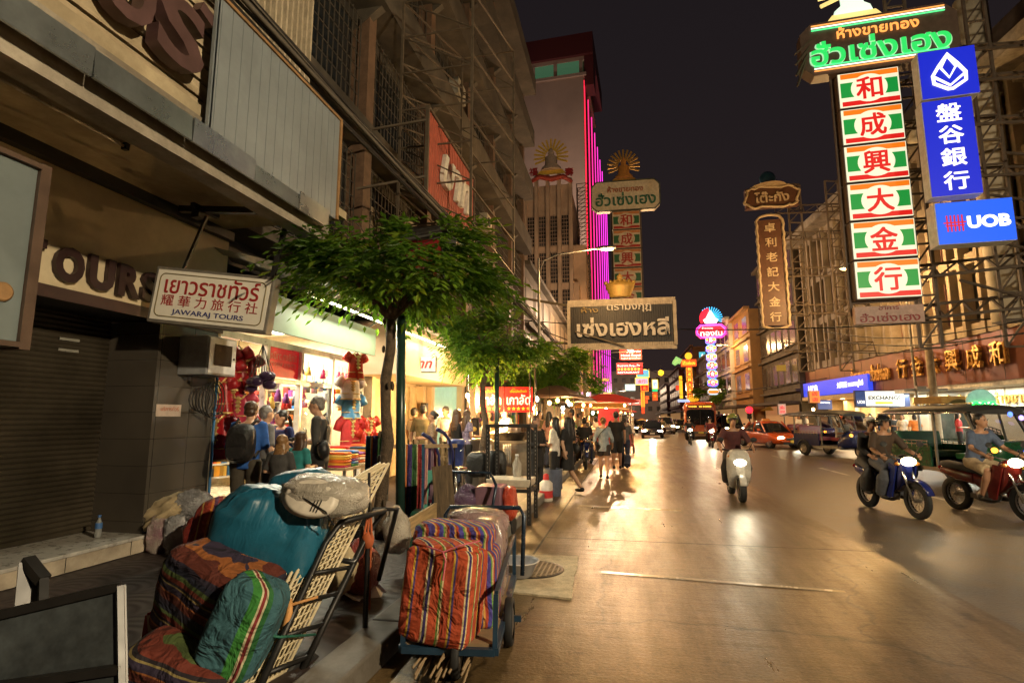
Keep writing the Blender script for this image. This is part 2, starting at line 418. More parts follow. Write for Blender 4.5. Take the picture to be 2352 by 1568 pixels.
struct(m.build('road_seam', mat('smooth seam with painted shine', (.6, .5, .36), .25, dirt=.25, scale=4)))  # the seam's bright reflection is put into its pale colour
# pavement of moulded fan-pattern tiles
def pavement_mat():
    m = mat('fan pattern paving tile', (.1, .07, .06), .6, var=0); nt = m.node_tree; L = nt.links.new; p = nt.nodes['Principled BSDF']
    tc = nd(nt, 'ShaderNodeTexCoord'); mp = nd(nt, 'ShaderNodeMapping'); mp.inputs['Scale'].default_value = (2.2, 2.2, 0); L(tc.outputs['Object'], mp.inputs[0])
    fr = nd(nt, 'ShaderNodeVectorMath', operation='FRACTION'); L(mp.outputs[0], fr.inputs[0])
    su = nd(nt, 'ShaderNodeVectorMath', operation='SUBTRACT'); L(fr.outputs[0], su.inputs[0]); su.inputs[1].default_value = (.5, 0, 0)
    ln = nd(nt, 'ShaderNodeVectorMath', operation='LENGTH'); L(su.outputs[0], ln.inputs[0])
    sn = nd(nt, 'ShaderNodeMath', operation='MULTIPLY'); L(ln.outputs['Value'], sn.inputs[0]); sn.inputs[1].default_value = 30
    si = nd(nt, 'ShaderNodeMath', operation='SINE'); L(sn.outputs[0], si.inputs[0])
    r_ = nd(nt, 'ShaderNodeValToRGB'); L(si.outputs[0], r_.inputs[0]); r_.color_ramp.elements[0].position = 0; r_.color_ramp.elements[1].position = .35
    r_.color_ramp.elements[0].color = (.046, .03, .026, 1); r_.color_ramp.elements[1].color = (.06, .04, .034, 1)
    n1 = nd(nt, 'ShaderNodeTexNoise'); n1.inputs['Scale'].default_value = 2.5; n1.inputs['Detail'].default_value = 8; L(tc.outputs['Object'], n1.inputs['Vector'])
    mx = nd(nt, 'ShaderNodeMix', data_type='RGBA', blend_type='MULTIPLY'); mx.inputs['Factor'].default_value = .7; L(r_.outputs[0], mx.inputs[6]); L(n1.outputs['Fac'], mx.inputs[7])
    L(mx.outputs[2], p.inputs['Base Color'])
    bp = nd(nt, 'ShaderNodeBump'); bp.inputs['Strength'].default_value = .22; bp.inputs['Distance'].default_value = .008; L(si.outputs[0], bp.inputs['Height']); L(bp.outputs[0], p.inputs['Normal'])
    return m
m = MB(); m.quad((-9, -8, .15), (-1.85, -8, .15), (-1.85, 320, .15), (-9, 320, .15)); struct(m.build('pavement', pavement_mat()))
M_kerb = mat('grimy kerb concrete', (.2, .185, .16), .65, dirt=.7, scale=3, bump=.3)
m = MB()
for i in range(60): m.box((-1.72, -7.5 + i * 1.2, .08), (.26, 1.19, .16))
struct(m.build('kerb', M_kerb, bevel=.015))
m = MB()
for i in range(40): m.box((11.4, -7 + i * 2, .07), (.24, 1.99, .18))
struct(m.build('kerb_right', M_kerb, bevel=.015))
m = MB(); m.quad((11.5, -8, .15), (16, -8, .15), (16, 320, .15), (11.5, 320, .15)); struct(m.build('pavement_right', mat('grey paving', (.16, .14, .12), .55, dirt=.4, scale=2)))
# manhole frame of pale concrete
t = thing('drain_cover', 'pale rough concrete slab with round iron grating set in road beside the cart', 'drain cover', (-.92, 5.85, 0))
m = MB(); pts = []
for (a, b) in [((-.37, .74), (.33, .77)), ((.33, .77), (.4, -.72)), ((.4, -.72), (-.22, -.66)), ((-.22, -.66), (-.37, .74))]:
    for k in range(8):
        q = k / 8; pts.append((a[0] + (b[0] - a[0]) * q + rnd.uniform(-.014, .014), a[1] + (b[1] - a[1]) * q + rnd.uniform(-.014, .014)))
m.prism(pts[::-1], .018); m.build('slab', mat('pale rough concrete', (.6, .5, .33), .75, var=.2, scale=14, bump=.5, dirt=.2), t)
m = MB(T(-.12, .12, .019)); m.lathe([(.36, 0), (.36, .004), (.33, .005)], n=32); m.build('iron_rim', mat('cast iron', (.06, .05, .04), .5, .6), t)
m = MB(T(-.12, .12, .026))
for i in range(-6, 7):
    hw = math.sqrt(max(.0, .32 ** 2 - (i * .05) ** 2))
    m.box((i * .05, 0, 0), (.018, 2 * hw, .006)); m.box((0, i * .05, .001), (2 * hw, .018, .006))
m.build('grating', mat('worn iron bars', (.3, .24, .16), .5, .5), t)

# ================================================================ the shuttered tour office
M_cream = mat('cream painted plaster', (.62, .52, .34), .6, var=.1, scale=2, dirt=.25)
M_soffit = mat('grimy cream soffit', (.46, .38, .24), .75, var=.25, scale=1.3, dirt=.6)
M_conc = mat('stained concrete', (.36, .32, .25), .75, var=.25, scale=2, dirt=.7, bump=.2)
M_fasc = mat('grey sheet metal', (.3, .34, .35), .28, .75, var=.2, scale=2.5, dirt=.25)
M_brown = mat('dark brown paint', (.05, .025, .02), .5)
M_letter = mat('dark maroon letter', (.026, .009, .008), .45)
office = thing('tour_office', 'shuttered tour office with cream sign band, dark tiled pillar and deep stained canopy', 'building', (-5.3, 0, .15))
def lo(m): m.M = T(5.3, 0, -.15); return m
def shutter_mesh():
    m = lo(MB()); n = 46; rows = []
    for i in range(n * 4 + 1):
        z = .33 + i * (2.5 / (n * 4)); k = i % 4
        rows.append((-6.0 + (0, .012, .02, .012)[k], z))
    for i in range(len(rows) - 1):
        (xa, za), (xb, zb) = rows[i], rows[i + 1]
        m.add([(xa, -4, za), (xa, 5.32, za), (xb, 5.32, zb), (xb, -4, zb)], [(0, 1, 2, 3)])
    return m
shutter_mesh().build('shutter', mat('bronze roller shutter', (.08, .066, .046), .34, .45, var=.3, scale=1.2, dirt=.3), office)
m = lo(MB())
for y in (1.6, 4.72, 3.3):
    for k in range(2): m.b2((-5.975, y, 2.32 + k * .12), (-5.97, y + .22, 2.35 + k * .12))
m.build('shutter_slot', mat('pale slot', (.25, .24, .2), .4), office)
m = lo(MB()); m.b2((-6.02, -4, .16), (-5.2, 5.3, .3)); m.build('step', mat('white glazed tile front', (.5, .43, .33), .35, dirt=.5, scale=3), office)
m = lo(MB()); m.b2((-6.02, -4, .3), (-5.185, 5.31, .335)); m.build('step_top', mat('pale terrazzo slab', (.42, .4, .36), .28, var=.2, scale=12, dirt=.2), office, bevel=.006)
m = lo(MB())
for y in (0.2, .9, 1.6, 2.3, 3.0, 3.7, 4.4, 5.1): m.b2((-5.199, y, .165), (-5.197, y + .006, .298))
m.build('tile_joint', M_dark, office)
def tile_mat():
    m = mat('dark polished tile', (.055, .048, .04), .12, var=0); nt = m.node_tree; L = nt.links.new; p = nt.nodes['Principled BSDF']
    tc = nd(nt, 'ShaderNodeTexCoord'); sp = nd(nt, 'ShaderNodeSeparateXYZ'); L(tc.outputs['Object'], sp.inputs[0])
    outs = []
    for ax, k in (('Y', 2.05), ('Z', 3.3)):
        a = nd(nt, 'ShaderNodeMath', operation='MULTIPLY'); L(sp.outputs[ax], a.inputs[0]); a.inputs[1].default_value = k
        f = nd(nt, 'ShaderNodeMath', operation='FRACT'); L(a.outputs[0], f.inputs[0])
        g = nd(nt, 'ShaderNodeMath', operation='LESS_THAN'); L(f.outputs[0], g.inputs[0]); g.inputs[1].default_value = .014; outs.append(g)
    mxm = nd(nt, 'ShaderNodeMath', operation='MAXIMUM'); L(outs[0].outputs[0], mxm.inputs[0]); L(outs[1].outputs[0], mxm.inputs[1])
    n1 = nd(nt, 'ShaderNodeTexNoise'); n1.inputs['Scale'].default_value = 1.4; n1.inputs['Detail'].default_value = 7; L(tc.outputs['Object'], n1.inputs['Vector'])
    r_ = nd(nt, 'ShaderNodeValToRGB'); L(n1.outputs['Fac'], r_.inputs[0]); r_.color_ramp.elements[0].color = (.038, .033, .027, 1); r_.color_ramp.elements[1].color = (.095, .08, .062, 1)
    mx = nd(nt, 'ShaderNodeMix', data_type='RGBA'); L(mxm.outputs[0], mx.inputs['Factor']); L(r_.outputs[0], mx.inputs[6]); mx.inputs[7].default_value = (.012, .01, .009, 1); L(mx.outputs[2], p.inputs['Base Color'])
    rr = nd(nt, 'ShaderNodeMapRange'); L(n1.outputs['Fac'], rr.inputs[0]); rr.inputs[3].default_value = .06; rr.inputs[4].default_value = .3; L(rr.outputs[0], p.inputs['Roughness'])
    return m
M_tile = tile_mat()
m = lo(MB()); m.b2((-7, 5.32, .15), (-5.3, 6.3, 2.72)); m.build('pillar', M_tile, office)
m = lo(MB()); m.b2((-5.296, 5.36, 1.62), (-5.292, 5.72, 1.76)); m.build('sticker', mat('pale sticker', (.55, .45, .38), .4), office)
text('บริการทัวร์', .26, .05, mat('orange print', (.5, .12, .05), .5), office, T(.012, 5.55, 1.56) @ FACE_EAST, .001)
m = lo(MB()); m.b2((-6.3, -4, 2.8), (-5.3, 6.32, 4.1)); m.build('sign_band', M_cream, office)
m = lo(MB()); m.b2((-5.3, -4, 2.72), (-5.27, 6.3, 2.84)); m.build('band_edge', M_brown, office)
m = lo(MB()); m.b2((-6.2, -4, 2.74), (-5.32, 5.3, 2.795)); m.build('shutter_box', M_dark, office)
m = lo(MB()); m.b2((-5.3, -4, 4.0), (-5.2, 6.3, 4.12)); m.build('dark_beam', M_dark, office)
for ch, y0, y1 in (('T', 3.5, 3.93), ('O', 4.02, 4.31), ('U', 4.36, 4.64), ('R', 4.69, 4.96), ('S', 4.98, 5.22)):
    text(ch, y1 - y0, .35, M_letter, office, T(.012, (y0 + y1) / 2, 2.92) @ FACE_EAST, .05, bold=.05, name='letter')
m = lo(MB()); m.b2((-5.3, -4, 4.12), (-3.45, 6.15, 4.22)); m.build('soffit', M_soffit, office)
m = lo(MB()); m.b2((-3.62, -4, 3.66), (-3.42, 5.7, 4.1)); m.build('edge_beam', M_conc, office)
m = lo(MB())
for i, y in enumerate([-4, -2.3, -.6, 1.05, 2.62, 3.45, 4.2, 4.9, 5.48][:-1]):
    y1 = [-4, -2.3, -.6, 1.05, 2.62, 3.45, 4.2, 4.9, 5.48][i + 1]
    m.box((-3.31 + .006 * (i % 2), (y + y1) / 2, 3.87), (.02, y1 - y - .012, .2), rot=(0, R((-3, 2, -2, 3)[i % 4]), 0))
m.build('fascia', M_fasc, office)
m = lo(MB()); m.b2((-3.6, -4, 3.95), (-3.32, 5.48, 3.99)); m.build('canopy_top', M_conc, office)
# upper wall of weathered boards with raised letters
def board_mat():
    m = mat('weathered cream board', (.55, .45, .29), .6, var=.25, scale=2.2, dirt=.8, stretch=(1, .5, 1.5)); return m
m = lo(MB())
for i in range(18): m.box((-3.53, -.1, 4.02 + i * .155 + .07), (.03, 7.9, .132), rot=(0, R(-4), 0))
m.build('board_wall', board_mat(), office)
m = lo(MB()); m.b2((-3.9, -4.05, 4.0), (-3.57, 3.85, 6.8)); m.build('backing_wall', M_dark, office)
for ch, y, z, hh, ww in (('U', 2.86, 4.66, .56, .42), ('S', 3.33, 4.62, .56, .46)):
    text(ch, ww, hh, mat('purple brown relief letter', (.09, .045, .042), .5, dirt=.3), office, T(1.84, y, z - .15) @ FACE_EAST, .11, bold=.028, name='letter')
m = lo(MB()); m.box((-3.41, 3.58, 4.98), (.09, .16, .1), rot=(R(-20), 0, 0)); m.build('letter_mark', _mats['purple brown relief letter'], office)
m = lo(MB()); m.b2((-3.585, 3.83, 4.0), (-3.5, 3.9, 6.8)); m.build('wall_trim', mat('rusty trim', (.2, .09, .04), .7), office)
# tube light fixture on the soffit (not lit)
t = thing('tube_light', 'long unlit tube light fixture under the stained canopy', 'tube light', (-4.35, 2.6, 4.12))
m = MB(); m.box((0, 0, -.05), (.09, 2.5, .04)); m.build('fixture', mat('brown tube casing', (.2, .16, .11), .5), t)
m = MB(); m.cyl((0, -1.2, -.1), (0, 1.2, -.1), .014); m.build('tube', mat('unlit glass tube', (.42, .36, .27), .25), t)
for y in (-1.22, 1.22):
    m = MB(); m.box((0, y, -.09), (.05, .04, .08)); m.build('socket', M_dark, t)
# corrugated billboard back above the canopy
def corr(m, p0, du, dv, n, amp, nrm):
    """ribbed sheet: p0 origin, du along ribs' spacing, dv along ribs"""
    p0, du, dv, nrm = Vector(p0), Vector(du), Vector(dv), Vector(nrm)
    prof = ((0, 0), (.12, 0), (.16, 1), (.2, 0))
    xs = [(i + a, b) for i in range(n) for a, b in prof] + [(n, 0)]
    vs = []
    for u, h in xs:
        q = p0 + du * (u / n) + nrm * (h * amp); vs += [q, q + dv]
    m.add(vs, [(2 * i, 2 * i + 2, 2 * i + 3, 2 * i + 1) for i in range(len(xs) - 1)])
t = thing('ribbed_billboard', 'tall grey ribbed metal hoarding with rusty top edge above the canopy', 'panel', (-3.3, 3.63, 3.93))
m = MB(); corr(m, (0, 0, 0), (0, 2.0, 0), (0, 0, 1.24), 15, -.02, (1, 0, 0)); m.b2((-.06, 0, .0), (-.03, 2.0, 1.24)); m.build('sheet', mat('grey ribbed sheet', (.3, .34, .36), .42, .35, var=.12, scale=1.5, dirt=.2), t)
m = MB(); m.b2((-.05, -.03, 1.24), (.02, 2.03, 1.27)); m.b2((-.05, 2.0, 0), (.02, 2.04, 1.24)); m.build('edge_frame', mat('rusted steel edge', (.3, .17, .07), .7, .2), t)
t = thing('louvre_screen', 'cream vertical louvre screen high on facade behind the ribbed panel', 'screen', (-4.4, 3.2, 5.3))
for i in range(26):
    pass
m = MB()
for i in range(30): m.box((0, i * .115, 1.6), (.1, .035, 3.4))
m.build('louvre', mat('cream louvre', (.55, .47, .33), .6, dirt=.4), t)
m = MB(); m.b2((-.1, -.1, -.16), (.08, 3.5, -.1)); m.b2((-.3, -.1, -.1), (-.25, 3.5, 3.4)); m.build('louvre_frame', M_brown, t)

# ================================================================ tall dark shophouse row on the left
M_old = mat('sooty concrete', (.06, .05, .037), .8, var=.35, scale=1.1, dirt=.6)
M_old2 = mat('sooty plaster', (.095, .078, .056), .8, var=.3, scale=1.3, dirt=.7)
M_grille = mat('rusty grille bars', (.11, .095, .075), .6, .4)
M_glassd = mat('dark window glass', (.02, .024, .026), .1, var=.3)
block = thing('shophouse_block', 'tall sooty shophouse row with barred windows and deep concrete balconies', 'building', (-5.6, 5.6, 0))
m = MB(); m.b2((-8, .75, 4.3), (-.3, 24.5, 22.5)); m.build('wall', M_old, block)
FL = [4.3, 7.6, 10.9, 14.2, 17.5, 20.8]
for zi, z in enumerate(FL):
    out = .35 + .1 * zi
    m = MB(); m.b2((-.3, .75, z), (out, 24.4, z + .22)); m.build('floor_slab', M_old2, block)
    if zi >= 2:
        m = MB(); m.b2((out - .08, .75, z + .22), (out, 24.4, z + .95)); m.build('parapet', M_old2, block)
for y in (1.0, 5.0, 8.9, 12.9, 16.9, 20.9, 24.3):
    m = MB(); m.b2((-.3, y - .17, 4.3), (.12, y + .17, 22.4)); m.build('column', mat('brown column paint', (.17, .1, .06), .7, dirt=.5), block)
for zi, z in enumerate(FL[:4]):
    for k, y in enumerate((1.3, 5.25, 9.15, 13.15, 17.15, 21.1)):
        w_ = 3.35
        m = MB(); m.b2((-.29, y, z + .5), (-.25, y + w_, z + 2.9)); g = m.build('window', M_glassd, block)
        m = MB()
        for i in range(19 if zi < 2 else 10): m.box((-.02, y + .05 + i * w_ / (18 if zi < 2 else 9), z + 1.72), (.018, .02, 2.6))
        for i in range(9 if zi < 2 else 4): m.box((-.02, y + w_ / 2, z + .45 + i * (2.5 / (8 if zi < 2 else 3))), (.018, w_, .02))
        m.build('grille', M_grille, g)
        if (k + zi) % 2:
            m = MB(); m.b2((-.24, y + .4, z + .9), (-.2, y + 1.5, z + 2.3)); m.build('curtain', mat('faded curtain', (.3, .24, .16), .8), g)
for y in range(6):
    for zi in (2, 3, 4):
        m = MB(); yy = 1 + y * 4; m.prism([(0, 0), (.7, 0), (0, -.5)], .2, T(-.28, yy, FL[zi]) @ RX(PI / 2)); m.build('bracket', M_old2, block)
for (y, z) in ((7.0, 6.3), (15.2, 9.5), (19.1, 6.4), (11.2, 12.8)):
    m = MB(); m.box((.18, y, z), (.35, .85, .6)); a = m.build('air_conditioner', mat('dusty white casing', (.42, .38, .3), .6, dirt=.5), block)
    m = MB(); m.lathe([(.2, 0), (.2, .02), (.02, .03)], (.36, y - .1, z), 14, RY(PI / 2)); m.build('fan_grille', M_dark, a)
# pink lit shop wall beneath, hidden service void next to the office
m = MB(); m.b2((-.9, .72, 3.9), (-.2, 5.6, 4.29)); m.build('service_beam', M_dark, block)

# overhead cable bundle along the facades
t = thing('cable_bundle', 'thick sagging bundle of black cables strung along the left facades', 'cables', (-3.35, 0, 5.5))
for k in range(13):
    a = rnd.uniform(-.14, .14); b = rnd.uniform(-.22, .22); pts = []
    for i in range(23):
        y = -2 + i * 2.6; s_ = math.sin((i % 5) / 5 * PI) * rnd.uniform(.04, .14)
        pts.append((a + noise.noise((y * .3, k, 0)) * .08, y, b - s_ + (.25 if y > 28 else 0) - max(0, y - 24) * .03))
    m = MB(); m.tube(pts, rnd.choice((.012, .018, .028)), 6); m.build('cable', mat('cable black', (.012, .011, .01), .6) if k % 4 else mat('cable grey', (.1, .085, .065), .6), t)
t = thing('loose_cables', 'tangle of thin loose cables drooping below the main bundle', 'cables', (-3.6, 0, 5.0))
for k in range(16):
    y0 = 4 + k * 1.6; L_ = rnd.uniform(2, 5); z0 = rnd.uniform(-.2, .3); d_ = rnd.uniform(.25, 1.0); pts = []
    for i in range(11):
        q = i / 10; pts.append((rnd.uniform(-.05, .05) - .3 * math.sin(q * PI), y0 + q * L_, z0 - d_ * math.sin(q * PI)))
    m = MB(); m.tube(pts, .009, 5); m.build('cable', _mats['cable black'], t)

# scaffold of a billboard frame on the facade
t = thing('billboard_frame', 'tall empty steel billboard frame with diagonal braces fixed to facade', 'billboard frame', (-3.0, 10.3, 5.6))
M_rust = mat('rusted angle steel', (.16, .125, .085), .6, .4, dirt=.4)
def lattice(m, a, b, du, n, th=.035):
    """ladder of two parallel chords from a to b, offset du, with zig-zag braces"""
    a, b, du = Vector(a), Vector(b), Vector(du)
    m.bar(a, b, th); m.bar(a + du, b + du, th)
    for i in range(n):
        p, q = a.lerp(b, i / n), a.lerp(b, (i + 1) / n)
        m.bar(p, p + du, th * .7); m.bar(p, q + du, th * .6)
    m.bar(b, b + du, th * .7)
for dx in (0, -1.6):
    m = MB(); z1 = 6.9
    for y in (0, 4.4): m.bar((dx, y, 0), (dx, y, z1 if y else 5.2), .05)
    n = 7
    for i in range(n + 1):
        za = 5.2 * i / n; zb = z1 * i / n
        m.bar((dx, 0, za), (dx, 4.4, zb), .035)
        if i < n and dx: m.bar((dx, 0, za), (dx, 4.4, z1 * (i + 1) / n), .028)
    m.build('side_frame', M_rust, t)
m = MB()
for y, zt in ((0, 5.2), (4.4, 6.9)):
    for i in range(7): m.bar((0, y, zt * i / 6), (-1.6, y, zt * i / 6), .03); m.bar((0, y, zt * i / 6), (-1.6, y, zt * min(6, i + 1) / 6), .024)
m.build('cross_brace', M_rust, t)
# coral sign board
t = thing('baht_signboard', 'coral red signboard with white lettering above the cables', 'sign', (-3.75, 9.75, 6.05))
m = MB(); corr(m, (0, 0, 0), (0, 3.35, 0), (0, 0, 1.75), 26, .015, (1, 0, 0)); m.b2((-.08, 0, 0), (-.02, 3.35, 1.75)); m.build('panel', mat('coral painted sheet', (.5, .12, .07), .5, dirt=.25), t)
m = MB()
for a, b in (((0, -.04, -.04), (0, 3.4, -.04)), ((0, -.04, 1.79), (0, 3.4, 1.79)), ((0, -.04, -.04), (0, -.04, 1.79)), ((0, 3.4, -.04), (0, 3.4, 1.79))): m.bar(a, b, .07)
for z in (.3, 1.5): m.bar((0, -.05, z), (-1.3, -.4, z - .3), .04)
m.build('sign_frame', M_rust, t)
text('บาท', 2.1, .75, mat('white raised letter', (.8, .74, .62), .5), t, T(.02, 1.75, .85) @ FACE_EAST, .09, bold=.03, shear=.3)
t = thing('red_signboard', 'dark red lightbox sign half hidden behind the nearest tree', 'sign', (-3.5, 10.5, 4.15))
m = MB(); m.b2((-1.3, -.12, 0), (0, .12, 1.25)); m.build('panel', mat('dark red acrylic', (.22, .02, .018), .35, emit=(.6, .02, .02), es=.02), t)
m = MB()
for a, b in (((-1.33, -.13, -.03), (.03, -.13, -.03)), ((-1.33, -.13, 1.28), (.03, -.13, 1.28)), ((.03, -.13, 0), (.03, -.13, 1.28)), ((-1.33, -.13, 0), (-1.33, -.13, 1.28))): m.bar(a, b, .06, .3)
m.build('sign_frame', M_steel, t)
text('ทอง', .9, .34, mat('grey white print', (.5, .45, .4), .5), t, T(-.62, -.125, .35) @ FACE_NEAR, .004)

# crooked hanging sign of the tour office
t = thing('hanging_sign', 'crooked white lightbox sign with red Thai and Chinese lettering hung under the canopy', 'sign', (-4.36, 5.0, 2.87), rot=(0, R(6.3), R(9)))
M_wface = mat('white acrylic sign face', (.72, .68, .58), .4, var=.05, emit=(1, .85, .6), es=.02)
m = MB(); m.box((0, .06, 0), (1.34, .14, .62)); m.build('box', mat('dull aluminium case', (.22, .2, .17), .45, .4), t, bevel=.01)
m = MB(); m.box((0, -.014, 0), (1.27, .012, .55)); m.build('face', M_wface, t)
m = MB(); fr = []
def rrect(w_, h, r_, n=6):
    return [(sx * (w_ / 2 - r_) + r_ * math.cos(a), sy * (h / 2 - r_) + r_ * math.sin(a)) for sx, sy, a0 in ((1, 1, 0), (-1, 1, PI / 2), (-1, -1, PI), (1, -1, 1.5 * PI)) for a in [a0 + PI / 2 * k / n for k in range(n + 1)]]
m.tube([(x, -.021, z) for x, z in rrect(1.19, .47, .06)], .006, 6, closed=True); m.build('border_line', mat('olive line', (.16, .12, .03), .5), t)
M_rtext = mat('red sign print', (.32, .02, .02), .5, var=.05); M_btext = mat('dark blue print', (.025, .03, .16), .5, var=.05)
text('เยาวราชทัวร์', 1.06, .21, M_rtext, t, T(0, -.021, .125) @ FACE_NEAR, .003, bold=.012)
text('耀 華 力 旅 行 社', 1.08, .125, M_rtext, t, T(0, -.021, -.055) @ FACE_NEAR, .003, bold=.004)
text('JAWARAJ TOURS', .8, .07, M_btext, t, T(0, -.021, -.182) @ FACE_NEAR, .003, bold=.012)
m = MB()
m.bar((-.42, .06, .3), (-.3, .1, .95), .03); m.bar((.6, .06, .3), (.63, .1, 1.0), .045); m.build('hanger', M_dark, t)
t2 = thing('support_bar', 'black steel bar carrying the crooked sign under the soffit', 'bracket', (-4.3, 5.15, 3.9))
m = MB(); m.bar((-.7, 0, .1), (.95, .25, .03), .07, .07); m.bar((-.45, -.1, .1), (-.45, .3, .1), .05); m.box((-.45, 0, .03), (.1, .1, .12)); m.bar((.92, .25, .06), (.92, .25, .2), .04); m.build('bar', M_dark, t2)
# electric meter box on the pillar
t = thing('meter_box', 'grey steel meter box with small glazed door mounted on the dark pillar', 'meter box', (-5.3, 5.62, 2.12))
m = MB(); m.b2((0, 0, 0), (.4, .5, .47)); m.build('casing', mat('grey enamelled steel', (.34, .35, .36), .4, .2), t, bevel=.008)
m = MB(); m.b2((.4, .02, .02), (.415, .48, .45)); d = m.build('door', mat('pale grey enamel', (.62, .62, .62), .4), t, bevel=.004)
m = MB(); m.b2((.416, .1, .12), (.42, .4, .38)); m.build('pane', mat('dark glass', (.015, .015, .015), .08), d)
m = MB(); m.cyl((.415, .44, .22), (.43, .44, .22), .012); m.build('handle', M_dark, d)
t = thing('cable_coil', 'loops of black cable hanging below the grey meter box', 'cables', (-5.2, 5.95, 2.0))
for k in range(6):
    m = MB(); m.tube([(.02 * k, .17 * math.cos(q) + .03 * k - .05, -.17 + (.14 + .02 * k) * math.sin(q)) for q in [i / 16 * 2 * PI for i in range(16)]], .007, 5, closed=True); m.build('loop', _mats['cable black'], t)
t = thing('water_pipe', 'thin blue water pipe with elbow and tap running down the dark pillar', 'pipe', (-5.24, 6.22, .15))
m = MB(); m.tube([(0, 0, 2.0), (0, 0, 1.1), (.03, -.03, 1.0), (.03, -.03, .34), (.1, .05, .3), (.22, .1, .3)], .017); m.build('pipe', mat('blue pvc', (.02, .13, .3), .4), t)
m = MB(); m.cyl((.22, .1, .3), (.3, .12, .3), .022); m.box((.27, .12, .34), (.07, .02, .015)); m.cyl((.28, .12, .3), (.28, .12, .24), .012); m.build('tap', M_chrome, t)
# metal box sign at the very left
t = thing('edge_sign', 'pale grey lightbox sign seen edge on at left with worn round plug', 'sign', (-3.4, 2.31, 2.55), rz=0)
m = MB(); m.b2((-.4, -.5, -.52), (.0, .14, .52)); m.build('box', mat('pale grey sign casing', (.19, .23, .23), .35, .3, var=.12, scale=2), t, bevel=.008)
m = MB(); m.b2((-.4, .14, -.56), (.02, .2, .56)); m.b2((-.4, -.5, .52), (.03, .14, .55)); m.b2((-.4, -.5, -.55), (.03, .14, -.52)); m.build('edge_trim', mat('brown edge trim', (.11, .07, .048), .45, .3), t)
m = MB(); m.lathe([(.055, 0), (.055, .01), (.045, .016)], (0, .03, -.25), 20, RY(PI / 2)); m.build('plug', mat('corroded plug', (.35, .2, .08), .6, dirt=.4), t)
# street lamps: the two seen over the road, the far orange one, the near one behind the viewer, and further ones, some added for light
street_lamp((-3.1, 20, .15), 1, 7.5, 2.3, 1100, SODIUM, 'left street lamp with slim arm glowing beside the pink neon')
street_lamp((-2.6, 60, .15), 1, 8.4, 3.8, 4500, (1, .5, .15), 'far orange street lamp glaring under the crown signboard')
street_lamp((12.0, 26, .15), -1, 7.8, 1.9, 2400, SODIUM, 'right street lamp beside the lowest panel of the tall gold shop sign')
street_lamp((11.8, -2.2, .15), -1, 6.6, 2.6, 9500, (1, .8, .52), 'near street lamp on right kerb behind the viewer')
street_lamp((-2.6, 160, .15), 1, 9, 2.2, 14000, (1, .7, .45), 'added far street lamp lighting the grey block closing the street')  # lamp added to brighten the grey end block
street_lamp((12, 58, .15), -1, 8.6, 2.2, 1300, SODIUM, 'right street lamp before the pale low buildings far down the road')
street_lamp((-3.2, 44, .15), 1, 9, 2.0, 8000, (1, .66, .4), 'added left street lamp lighting the beige bay building')  # lamp added because the beige building came out too dark
# ================================================================ right side of the street
def fx(y): return 13.6 - .06 * (y - 21)          # the right-hand facade leans in slightly with distance
M_red_fascia = mat('maroon metal fascia', (.16, .05, .03), .4, .3, var=.2, scale=1.5, dirt=.2)
M_beige = mat('beige stone cladding', (.5, .42, .3), .55, var=.15, scale=1.5, dirt=.3)
M_fin = mat('grey beige fin', (.4, .33, .24), .7, dirt=.45, scale=1)
M_gold = mat('gold leaf letter', (.75, .45, .12), .28, .85, var=.1)
G_tube = glow('fluorescent tube', (.95, 1, .82), 14)
G_tubew = glow('warm white tube', (1, .9, .62), 8)
RA = math.atan(.06)
def west(y, z, off=0): return T(fx(y) - off, y, z) @ RZ(RA) @ FACE_WEST
def seg(m, y0, y1, z0, z1, o0, o1):
    """slab along the right facade between two distances, o0..o1 = how far it stands out"""
    vs = [(fx(y) - o, y, z) for z in (z0, z1) for y, o in ((y0, o0), (y1, o0), (y1, o1), (y0, o1))]
    m.add(vs, [(0, 1, 2, 3), (7, 6, 5, 4), (0, 4, 5, 1), (1, 5, 6, 2), (2, 6, 7, 3), (3, 7, 4, 0)])
gold = thing('gold_shop', 'gold shop with long maroon fascia, gold raised lettering and bright tube lights beneath', 'building')
m = MB(); seg(m, 9, 40.5, 4.78, 15.2, -6, -.25); m.build('wall', mat('dark beige wall', (.24, .19, .13), .8, dirt=.4, scale=1), gold)  # wall in a darker beige than the cladding
m = MB(); seg(m, 12.5, 41.5, 2.98, 4.78, -.3, .0); m.build('fascia', M_red_fascia, gold)
for y in [14.5 + 2.1 * i for i in range(13)]:
    m = MB(); seg(m, y - .01, y + .012, 3.0, 4.76, 0, .006); m.build('fascia_joint', M_dark, gold)
m = MB(); seg(m, 12.5, 32, 2.8, 2.98, -2.2, -.05); m.build('soffit', mat('white soffit', (.7, .68, .6), .5), gold)
for i in range(9):
    y = 13.6 + i * 2.05
    m = MB(); m.cyl((fx(y) + .35, y, 2.93), (fx(y + 1.85) + .35, y + 1.85, 2.93), .045, n=8); o = m.build('tube_light', G_tube, gold)
for y, p in ((15, 260), (20, 260), (25, 260), (30, 200)):
    light('AREA', 'shop_light', gold, (fx(y) + .6, y, 2.75), p, FLUO, (.3, 3.5), rot=(0, 0, 0))
m = MB(); seg(m, 12.5, 30.6, 2.05, 2.8, -1.3, -1.15); m.build('inner_band', M_beige, gold)
for (y0, y1) in ((12.5, 18.2), (19.2, 24.2), (26.4, 30)):
    m = MB(); seg(m, y0, y1, .55, 2.05, -1.35, -1.3); m.build('shop_window', mat('shop glass', (.05, .06, .05), .08, var=.2), gold)
    m = MB(); seg(m, y0, y1, .16, .55, -1.4, -1.2); m.build('plinth', M_beige, gold)
for y in (12.6, 18.7, 25.3, 30.3):
    m = MB(); seg(m, y - .5, y + .5, .15, 2.8, -1.4, -1.1); m.build('pier', M_beige, gold)
